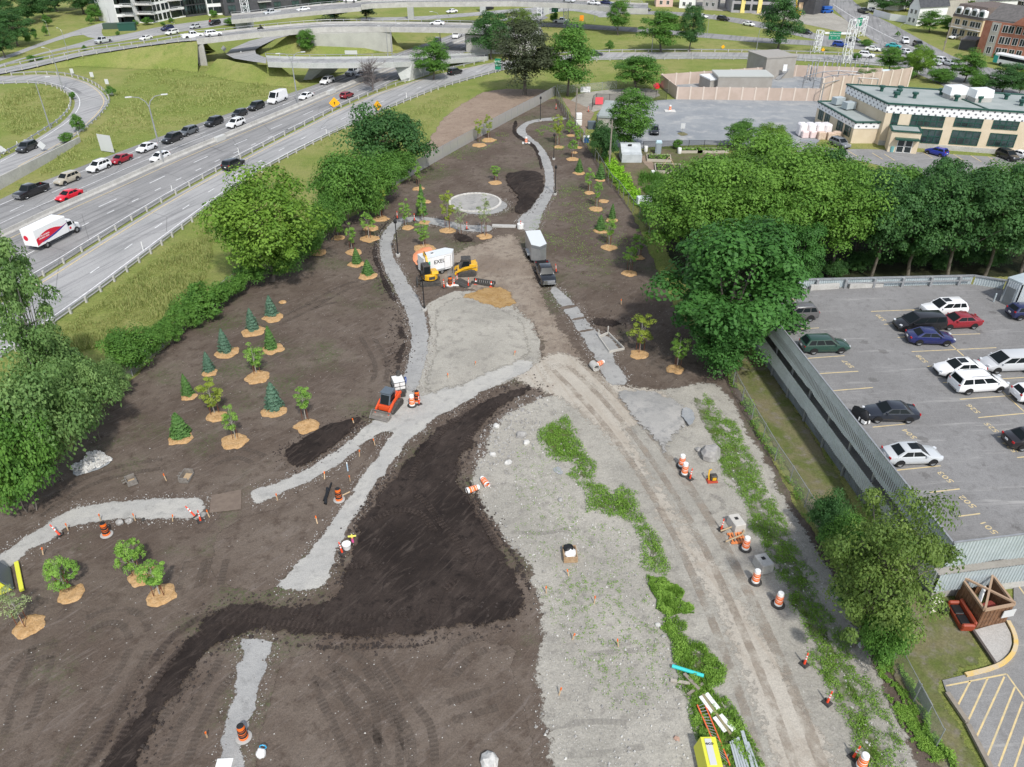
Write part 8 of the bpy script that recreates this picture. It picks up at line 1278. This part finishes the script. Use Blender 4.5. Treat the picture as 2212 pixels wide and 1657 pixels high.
tag(MB().box((0,0,.05),(.95,.7,.08)).build('white_board',O_WHT,loc=P(*Z1(3,0,1935,1635),.07),rz=.05),'white board lying on the lowest grey path','board');jg=thing('jug','white jug with a blue handle in the soil beside the lowest path','jug',P(*Z1(3,1,50,1560),.04));lump('body',.3,.3,.38,O_WHT,jg,2,loc=(0,0,.3));MB().tube([(.1+.2*cos(a),.25,.55+.2*sin(a))for a in[k*pi/6 for k in range(13)]],.035,6).build('handle',MT('blue_plastic',(.03,.35,.6),.4),jg)
fm=thing('concrete_form','wooden concrete form around grey gravel beside the stone path','form',P(*Z1(1,2,850,1300),.07));q=[P(*Z1(1,2,x,y),.2)-fm.location for x,y in((750,1250),(830,1215),(968,1352),(840,1378))];[MB().bar(q[i],q[(i+1)%4],.1,.28).build('board',MT('form_board',(.46,.44,.40),.9)if i==0 else bpy.data.materials['form_board'],fm)for i in range(4)];[MB().bar(q[k]+Vector((0,.3,0)),q[k]+Vector((0,.3,.7)),.12).build('peg',bpy.data.materials['form_board'],fm)for k in(0,1)]
ct=thing('concrete_tube','short pale concrete tube lying open toward the camera by the path','tube',P(*Z1(1,2,712,1500),.45),-1.2);MB().lathe([(.42,-.5),(.42,.5),(.30,.5),(.30,-.5),(.42,-.5)],n=20,axis='X').build('tube',W_CONC,ct,smooth=40);MB().lathe([(0,-.2),(.29,-.2)],n=20,axis='X').build('hollow',W_DARK,ct)
tag(MB().lathe([(0,0),(.5,0),(.5,.7),(0,.7)],n=16).build('white_block',O_WHT,loc=P(*Z1(1,2,72,312),.02),smooth=40),'white block holding a red post behind the silver trailer','block');tag(MB().box((0,0,.1),(2.4,1.6,.14)).build('concrete_slab',MT('slab_pale',(.6,.59,.56),.8),loc=P(*Z1(0,2,1362,960),.02)),'pale slab under the drum in the gravel yard','slab');tag(MB().box((0,0,.1),(1.6,1.1,.14)).build('concrete_slab',bpy.data.materials['slab_pale'],loc=P(*Z1(0,2,122,1238),-.02)),'pale slab under the drum in the path loop','slab')
ns=thing('notice_board','white notice panels mounted on the verge fence by the bushes','notice',P(*Z1(2,0,940,90)),HEAD(*Z1(2,0,940,90),50,-40));MB().box((0,0,1.4),(1.3,.06,1.0)).build('panel',O_WHT,ns);MB().box((-1.3,0,1.2),(.8,.06,.5)).build('small_panel',W_SIGNW,ns);[MB().tube([(x,.05,0),(x,.05,1.6)],.04,6).build('post',W_GALV,ns)for x in(-.5,.5)]
for k,(x,y,s)in enumerate([(1285,1090,'grey metal sheet hung on the lower chain-link fence, upper'),(1325,1165,'grey metal sheet hung on the lower chain-link fence, lower')]):tag(MB().box((0,0,.9),(1.1,.06,1.0)).build('fence_panel',W_GALV,loc=P(*Z1(3,3,x,y),.05),rz=HEAD(*Z1(3,3,1300,1060),40,70)),s,'panel','metal sheets on the fence')
tag(MB().box((0,0,.05),(.5,.4,.06)).build('litter_sheet',O_WHT,loc=P(*Z1(3,3,805,605),.1),rz=.3),'pale sheet of litter on the path under the olive tree','litter')
we=thing('wooden_enclosure','brown board-fenced waste enclosure with open top','enclosure',P(*Z1(3,3,1790,455),.1));e0=we.location;ea,eb,ec,ed_=[P(*Z1(3,3,*a),.1)-e0 for a in((1790,455),(2045,405),(2110,300),(1612,195))];ec=eb+(ed_-ea)
for i,(a,b)in enumerate([(ea,eb),(eb,ec),(ec,ed_),(ed_,ea)]):
 L=(b-a).length;d=(b-a)/L;k=int(L/.28);m=MB()
 for j in range(k):m.bar(a+d*(j*L/k+.02),a+d*((j+1)*L/k-.02),.05,3.7)
 m.build('board_wall',W_WOODB,we);MB().bar(a+up*1.9,b+up*1.9,.16,.18).build('top_rail',MT('rail_wood',(.36,.25,.17),.8)if i==0 else bpy.data.materials['rail_wood'],we)
for a,b in((ea,ec),(eb,ed_)):MB().bar(a+up*2.05,b+up*2.15,.14,.14).build('cross_beam',bpy.data.materials['rail_wood'],we)
MB().box((ea+eb)/2+Vector((.0,-.08,1.2)),(1.0,.05,.7),atan2((eb-ea).y,(eb-ea).x)).build('notice',W_SIGNW,we,loc=(.9,.1,0));cn_=e0+(ea+eb+ec+ed_)/4
mt_=thing('mattress','white mattress thrown in the waste enclosure','mattress',cn_+Vector((-.2,.2,.9)),.9);MB().box((0,0,0),(1.9,.25,1.3)).build('pad',O_WHT,mt_,bevel=.08);tag(MB().box((0,0,.5),(1.3,.8,.9)).build('armchair',MT('dark_red_fabric',(.22,.04,.03),.8),loc=cn_+Vector((.2,-.4,0)),rz=.4,bevel=.12),'dark red discarded seat in the waste enclosure','seat')
sf=thing('sofa','rust red sofa with black cushions dumped beside the enclosure','sofa',P(*Z1(3,3,1650,375),.12),HEAD(*Z1(3,3,1650,360),110,190));SFM=MT('rust_leather',(.28,.045,.018),.5,dirt=.15);MB().box((0,.0,.22),(2.3,.95,.4)).build('frame',SFM,sf,bevel=.06);MB().box((0,.42,.55),(2.3,.26,.75)).build('backrest',SFM,sf,bevel=.1);[MB().box((s*1.05,0,.42),(.28,.95,.55)).build('armrest',SFM,sf,bevel=.1)for s in(-1,1)];[MB().box((x,-.07,.46),(.85,.68,.14)).build('cushion',V_TRIM,sf,bevel=.05)for x in(-.45,.45)]
kb_=thing('cabinet','white open cabinet dumped on the grass by the garage wall','cabinet',P(*Z1(3,3,1418,290),.1),.3);m=MB();m.box((0,.3,.5),(.95,.04,1.0));[m.box((s*.46,0,.5),(.04,.6,1.0))for s in(-1,1)];m.box((0,0,.98),(.95,.62,.04));m.box((0,0,.03),(.9,.58,.04));m.build('shell',MT('cream_laminate',(.74,.70,.60),.5),kb_);tag(lump('rubbish_bag',.4,.4,.4,V_TRIM,None,4,loc=P(*Z1(3,3,1510,290),.35)),'black rubbish bag between the cabinet and the sofa','bag')
YC=MT('yellow_kerb_paint',(.66,.45,.13),.7,(.55,.45,.3),1.5);kc=wpts(Z(3,3,(2050,400),(2098,490),(2120,580),(2100,660),(2050,720),(1980,770),(1860,810),(1690,850)),.1);kc=smooth_path(kc,1);m=MB();m.loft([[p,p+up*.16,p+nn_+up*.16,p+nn_]for p,nn_ in zip(kc,[(b-a)*.28 for a,b in zip(kc,offset(kc,1))])]);tag(m.build('yellow_kerb',YC),'curved yellow painted kerb round the concrete pad','kerb')
strip('timber_kerb','long weathered timber kerb at the striped parking edge',3,3,(1545,1015),(1720,1270),.3,.22,W_WOODG,'timber',.09,'timber kerbs');strip('timber_kerb','second weathered timber kerb running to the lower frame edge',3,3,(1725,1290),(1930,1680),.3,.22,W_WOODG,'timber',.09,'timber kerbs');strip('timber_kerb','dark timber kerb beside the concrete pad',3,3,(1750,450),(1960,760),.18,.2,MT('dark_timber',(.10,.085,.075),.9),'timber',.1,'timber kerbs')
m=MB()
for a,b in[((1535,955),(2060,852)),((2060,852),(2330,1230)),((1745,915),(1640,1120)),((1895,890),(1730,1250)),((2040,875),(1800,1395)),((2130,965),(1895,1555)),((2200,1090),(1990,1650)),((2280,1200),(2120,1680)),((2095,0),(2215,165))]:
 p,q=P(*Z1(3,3,*a),.095),P(*Z1(3,3,*b),.095);d=(q-p).normalized();n_=Vector((-d.y,d.x,0))*.055;m.add([p-n_,q-n_,q+n_,p+n_],[(0,1,2,3)])
o=m.build('bay_markings',M_YELLOW,fix=False);o['kind']='structure'
for k,(x,y)in enumerate([(690,1300),(900,1320),(1005,1330),(1330,1310),(1600,1330),(1750,1340),(1900,1350)]):
 p,q=P(*Z1(0,3,x,y),.05),P(*Z1(0,3,x+90,y+55),.05);d=(q-p).normalized();n_=Vector((-d.y,d.x,0))*.08;o=MB().add([p-n_,q-n_,q+n_,p+n_],[(0,1,2,3)]).build('bay_markings',M_YELLOW,fix=False);o['kind']='structure'
mc=thing('covered_motorcycle','motorcycle under a black and white cover against the side parapet','motorcycle',P(*Z1(2,3,790,300),5.1),HEAD(*Z1(2,3,790,300),30,28,5.1));[MB().lathe([(.2,-.06),(.3,-.06),(.3,.06),(.2,.06)],(x,0,.3),16,'Y').build('wheel',V_TYRE,mc)for x in(-.7,.75)];m=MB();m.loft([[Vector((x,w*sy,z))for sy,z in((-1,.15),(-.7,h*.8),(0,h),(.7,h*.8),(1,.15))]for x,w,h in((-1.0,.2,.75),(-.5,.32,1.0),(.1,.34,1.05),(.5,.42,1.28),(.95,.25,.8))]);m.build('cover',V_TRIM,mc,smooth=50);MB().loft([[Vector((x,(w+.015)*sy,z))for sy,z in((-1,.15),(-.9,h*.5),(.9,h*.5),(1,.15))]for x,w,h in((.3,.42,1.0),(1.0,.28,.8))]).build('white_panel',O_WHT,mc)
sh_=thing('tarp_shelter','grey plastic covered shelter with a sloping roof in the garden','shelter',P(*Z1(0,2,945,1405)));w_=(P(*Z1(0,2,1118,1405))-sh_.location).length;TRP=MT('grey_tarp',(.42,.45,.46),.5,(.52,.55,.56),.8);MB().prism([(0,0),(0,1.5),(1.2,1.6),(3.2,2.6),(4.0,2.6),(4.0,0)],(0,w_),'X').build('cover',TRP,sh_);MB().box((w_*.45,2.6,2.45),(.7,.05,.5),0).build('vent',W_DARK,sh_)
pt=thing('portable_toilet','grey portable toilet with a pale blue roof by the black fence','portable toilet',P(*Z1(0,2,1258,1325)),-.15);MB().box((0,0,1.05),(1.15,1.15,2.1)).build('cabin',MT('grey_plastic',(.24,.28,.30),.5),pt,bevel=.04);MB().prism([(-.62,2.1),(-.45,2.38),(.45,2.38),(.62,2.1)],(-.62,.62),'Y').build('roof',MT('pale_blue_plastic',(.50,.66,.72),.5),pt);MB().box((.1,-.59,1.05),(.8,.04,1.9)).build('door',MT('grey_door',(.30,.34,.36),.5),pt)
for k,(x,y,s)in enumerate([(1153,1310,'white plastic barrel between tarp shelter and portable toilet'),(1443,1325,'white plastic barrel at the end of the long raised beds'),(1213,1525,'white plastic barrel beside the reeds')]):tag(MB().lathe([(0,0),(.34,0),(.38,.1),(.38,1.0),(.33,1.1),(0,1.1)],P(*Z1(0,2,x,y)),14).build('white_barrel',O_WHT,smooth=40),s,'barrel','white garden barrels')
for k,(x,y,l,d,s)in enumerate([(1535,1310,4.5,1.8,'pale raised garden bed along the black fence, nearer the barrel'),(1725,1310,6.0,1.8,'pale raised garden bed along the black fence, nearer the sumac'),(1265,1375,4.4,3.2,'wooden raised bed beside the garden path, upper'),(1345,1465,4.6,4.2,'wooden raised bed with bamboo frame beside the garden path')]):
 t=thing('raised_bed',s,'garden bed',P(*Z1(0,2,x,y),.02),-.12 if k>1 else 0,'raised garden beds');m=MB();[m.box((0,sy*d/2,.25),(l,.12,.5))for sy in(-1,1)];[m.box((sx*l/2,0,.25),(.12,d-.12,.5))for sx in(-1,1)];m.build('frame',MT('bed_board',(.44,.40,.33),.9)if k==0 else bpy.data.materials['bed_board'],t);MB().box((0,0,.2),(l-.15,d-.15,.36)).build('soil',SOILC,t);vs,tn=leaves(np.stack((RS.uniform(-l/2.2,l/2.2,260),RS.uniform(-d/2.3,d/2.3,260),RS.uniform(.4,.8,260)),1),np.tile((0,0,1.0),(260,1)),.28,RS.uniform(0,1,260));leaf_object('plants',vs,tn,LF['weed'],t)
 if k==3:m=MB();[m.tube([(sx,sy,.3),(0,0,2.4)],.03,5)for sx in(-1.4,1.4)for sy in(-1,1)];m.build('bamboo_frame',W_WOODL,t)
for k,(x,y,s)in enumerate([(575,1080,'white caged tote stack by the far fence'),(640,1225,'white tote with a blue front behind the fence')]):t=thing('tote',s,'tote',P(*Z1(0,2,x,y)));MB().box((0,0,.6),(1.3,1.2,1.2)).build('tank',O_WHT,t,bevel=.08);(MB().box((0,0,1.9),(1.2,1.2,1.2)).build('upper_tank',O_WHT,t,bevel=.08)if k==0 else MB().box((0,-.62,.5),(.9,.06,1.0)).build('blue_front',MT('bright_blue',(.02,.12,.42),.5),t))
tag(MB().box((0,0,.75),(1.6,1.2,1.5)).build('air_unit',K_CAB,loc=P(*Z1(0,2,685,1110)),rz=.1),'dark air unit beside the flat-roofed hut','machine');tag(MB().box((0,0,.6),(2.6,1.4,1.1),top=.9).build('cold_frame',MT('white_glass_frame',(.6,.64,.66),.4),loc=P(*Z1(1,2,1140,100)),rz=.1),'white cold frame behind the dark fence','cold frame')
pw=thing('wrapped_pile','big white plastic wrapped pile beside the annex','pile',P(*Z1(0,3,390,1175)));PWM=MT('white_plastic_wrap',(.80,.76,.76),.35,(.70,.66,.66),.9,bump=.6,bscale=2);PPK=MT('pinkish_wrap',(.74,.60,.58),.4,bump=.6,bscale=2);[MB().box((x,.5,1.25),(1.7,2.4,2.5),.06*k,top=.93).build('wrapped_stack',PWM,pw,bevel=.25)for k,x in enumerate((-2.4,-.7,1.0,2.5))];[MB().box((x,-1.2,.7),(1.4,1.1,1.4),.1*k,top=.95).build('pink_stack',PPK,pw,bevel=.15)for k,x in enumerate((-2.2,-.6,.9))]
for k,(x,y)in enumerate([(455,1200),(535,1205),(588,1195)]):tag(MB().box((0,0,.7),(1.5,1.1,1.4)).build('wrapped_pallet',MT('tan_bales',(.55,.40,.30),.7,(.65,.52,.42),3)if k==0 else bpy.data.materials['tan_bales'],loc=P(*Z1(0,3,x,y)),bevel=.05),'tan shrink-wrapped pallet load, '+('nearest the white pile','middle one','nearest the grey suv')[k],'pallet load','pallet loads at the annex')
tag(MB().lathe([(0,0),(.55,0),(.6,.9),(0,.95)],P(*Z1(0,3,1155,1310)),14).build('yellow_bin',K_YEL),'yellow bin beside the school doors','bin');tag(MB().lathe([(0,0),(.4,0),(.45,1.1),(0,1.15)],P(*Z1(0,3,1062,1310)),14).build('teal_bin',MT('teal_bin_plastic',(.16,.36,.36),.5)),'teal bin beside the school doors','bin')
tag(sheet('red_tarp',Z(0,2,(1215,725),(1240,735),(1280,722),(1275,765),(1230,765)),MT('red_plastic',(.65,.03,.03),.5),.1,.4,.1,fr=.2,hf=lambda x,y,d:min(d,1)*1.2,kind=None),'bright red tarpaulin heap at the substation corner','tarp');sheet('grass_island',Z(0,2,(1410,1150),(1470,1132),(1535,1160),(1470,1178)),G_LAWN,.06,.6,.1,fr=.3);sg_=sign(*Z1(0,2,1468,1150),Z1(0,2,0,1062)[1],.9,1.1,W_SIGNW,'small grey sign on an orange post on the grass island',posts=1)
for k,(x,y)in enumerate([(1100,655),(1145,650)]):tag(MB().lathe([(.12,0),(.12,1.7),(0,1.75)],P(*Z1(0,3,x,y)),8).build('white_bollard',O_WHT),['white marker post on the grass mound, shorter one','white marker post on the grass mound, nearer the roadside trees'][k],'post','white posts on the mound')
wf=wpts(Z(0,3,(905,135),(1045,175),(1190,195)));tag(MB().loft([[p,p+up*2.2,p+Vector((.1,.12,2.2)),p+Vector((.1,.12,0))]for p in wf]).build('white_fence',W_WHITE),'solid white board fence along the avenue','fence')
for k,(x,y,d,mt,s)in enumerate([(420,108,(5,2.4,2.4),MT('lift_red',(.45,.03,.02),.5),'red scissor lift at the building site'),(500,112,(4.5,2.4,2.6),MT('lift_blue',(.02,.10,.38),.5),'blue lift at the building site')]):
 t=thing('scissor_lift',s,'lift',P(*Z1(0,3,x,y)),.3);MB().box((0,0,.7),(d[0],d[1],.8)).build('chassis',mt,t);MB().box((0,0,1.9),(d[0]*.8,d[1]*.8,.9)).build('platform',mt,t);MB().bar((-1.5,0,1),(1.5,0,1.6),.3).build('scissor',K_DRK,t);[MB().lathe([(0,-.2),(.4,-.2),(.4,.2),(0,.2)],(sx,sy,.4),10,'Y').build('wheel',V_TYRE,t)for sx in(-1.5,1.5)for sy in(-1.1,1.1)]
bl=thing('boom_lift','yellow boom lift raised against the unfinished corner building','lift',P(*Z1(0,3,245,132)));MB().box((0,0,.8),(2.6,2,1.2)).build('chassis',K_YEL,bl);MB().bar((0,0,1.4),(-1.5,.5,7),.4).bar((-1.5,.5,7),(4.5,.5,9),.35).build('boom',K_YEL,bl);MB().box((4.8,.5,8.6),(1.2,1,1.1)).build('basket',K_YEL,bl)
def moto(label,px,d,z,col):
 t=thing('motorcycle',label,'motorcycle',P(*px,z),HEAD(*px,*d,z));[MB().lathe([(.18,-.06),(.32,-.06),(.32,.06),(.18,.06)],(x,0,.32),14,'Y').build('wheel',V_TYRE,t)for x in(-.72,.75)];MB().loft([[Vector((x,w*sy,z_))for sy,z_ in((-1,.4),(-1,h),(1,h),(1,.4))]for x,w,h in((-.95,.08,.8),(-.3,.16,.82),(.3,.18,1.0),(.75,.1,.8))]).build('body',col,t);MB().tube([(.4,-.35,1.05),(.5,0,1.0),(.4,.35,1.05)],.03).build('handlebar',V_TRIM,t)
 V=[(-.15,0,.88),(-.08,0,1.15),(.02,0,1.4),(.07,0,1.52),(.1,0,1.66),(.05,.2,1.38),(.22,.3,1.18),(.42,.32,1.08),(.05,-.2,1.38),(.22,-.3,1.18),(.42,-.32,1.08),(.2,.18,.82),(.1,.2,.45),(.2,-.18,.82),(.1,-.2,.45)];E_=[(0,1),(1,2),(2,3),(3,4),(2,5),(5,6),(6,7),(2,8),(8,9),(9,10),(0,11),(11,12),(0,13),(13,14)];me=bpy.data.meshes.new('person');me.from_pydata(V,E_,[]);o=bpy.data.objects.new('person',me);COL.objects.link(o);md=o.modifiers.new('skin','SKIN');o.modifiers.new('sub','SUBSURF').levels=1
 for i,r in enumerate((.17,.17,.19,.07,.13,.09,.06,.05,.09,.06,.05,.1,.07,.1,.07)):me.skin_vertices[0].data[i].radius=(r,r)
 me.skin_vertices[0].data[0].use_root=True;me.materials.append(V_TRIM);o.location=t.location;o.rotation_euler=t.rotation_euler;tag(o,'rider in dark clothing on the '+label.split(' ',1)[0]+' motorcycle '+label.split(' motorcycle ')[1].replace('with a rider ',''),'person')
moto('red motorcycle with a rider beside the black suv on the avenue',Z1(0,0,1820,198),(-10,2),.05,MT('moto_red',(.35,.02,.02),.4));moto('black motorcycle with a rider crossing the overpass',Z1(0,1,42,262),(10,-1),6.5,V_TRIM)
for k,(r,c,x,y,ty,s)in enumerate([(1,0,1240,510,430,'thin white marker post at the verge guard rail, nearest the bright tree'),(0,1,612,1170,1115,'thin white marker post at the verge guard rail, by the dark bushes'),(0,1,1300,855,800,'thin white marker post at the verge guard rail, near the tan slope'),(0,0,2065,1340,1275,'thin white marker post beside the black suv on the ramp'),(0,0,1488,1650,1600,'thin white marker post on the highway guard rail'),(0,0,160,1270,1220,'thin white marker post on the loop island rail'),(0,0,605,945,900,'thin white marker post inside the loop curve')]):h=HZ(Z1(r,c,x,y),Z1(r,c,0,ty)[1]);tag(MB().box((0,0,h/2),(.1,.1,h)).build('marker_post',O_WHT,loc=P(*Z1(r,c,x,y))),s,'marker post','white marker posts on the rails')
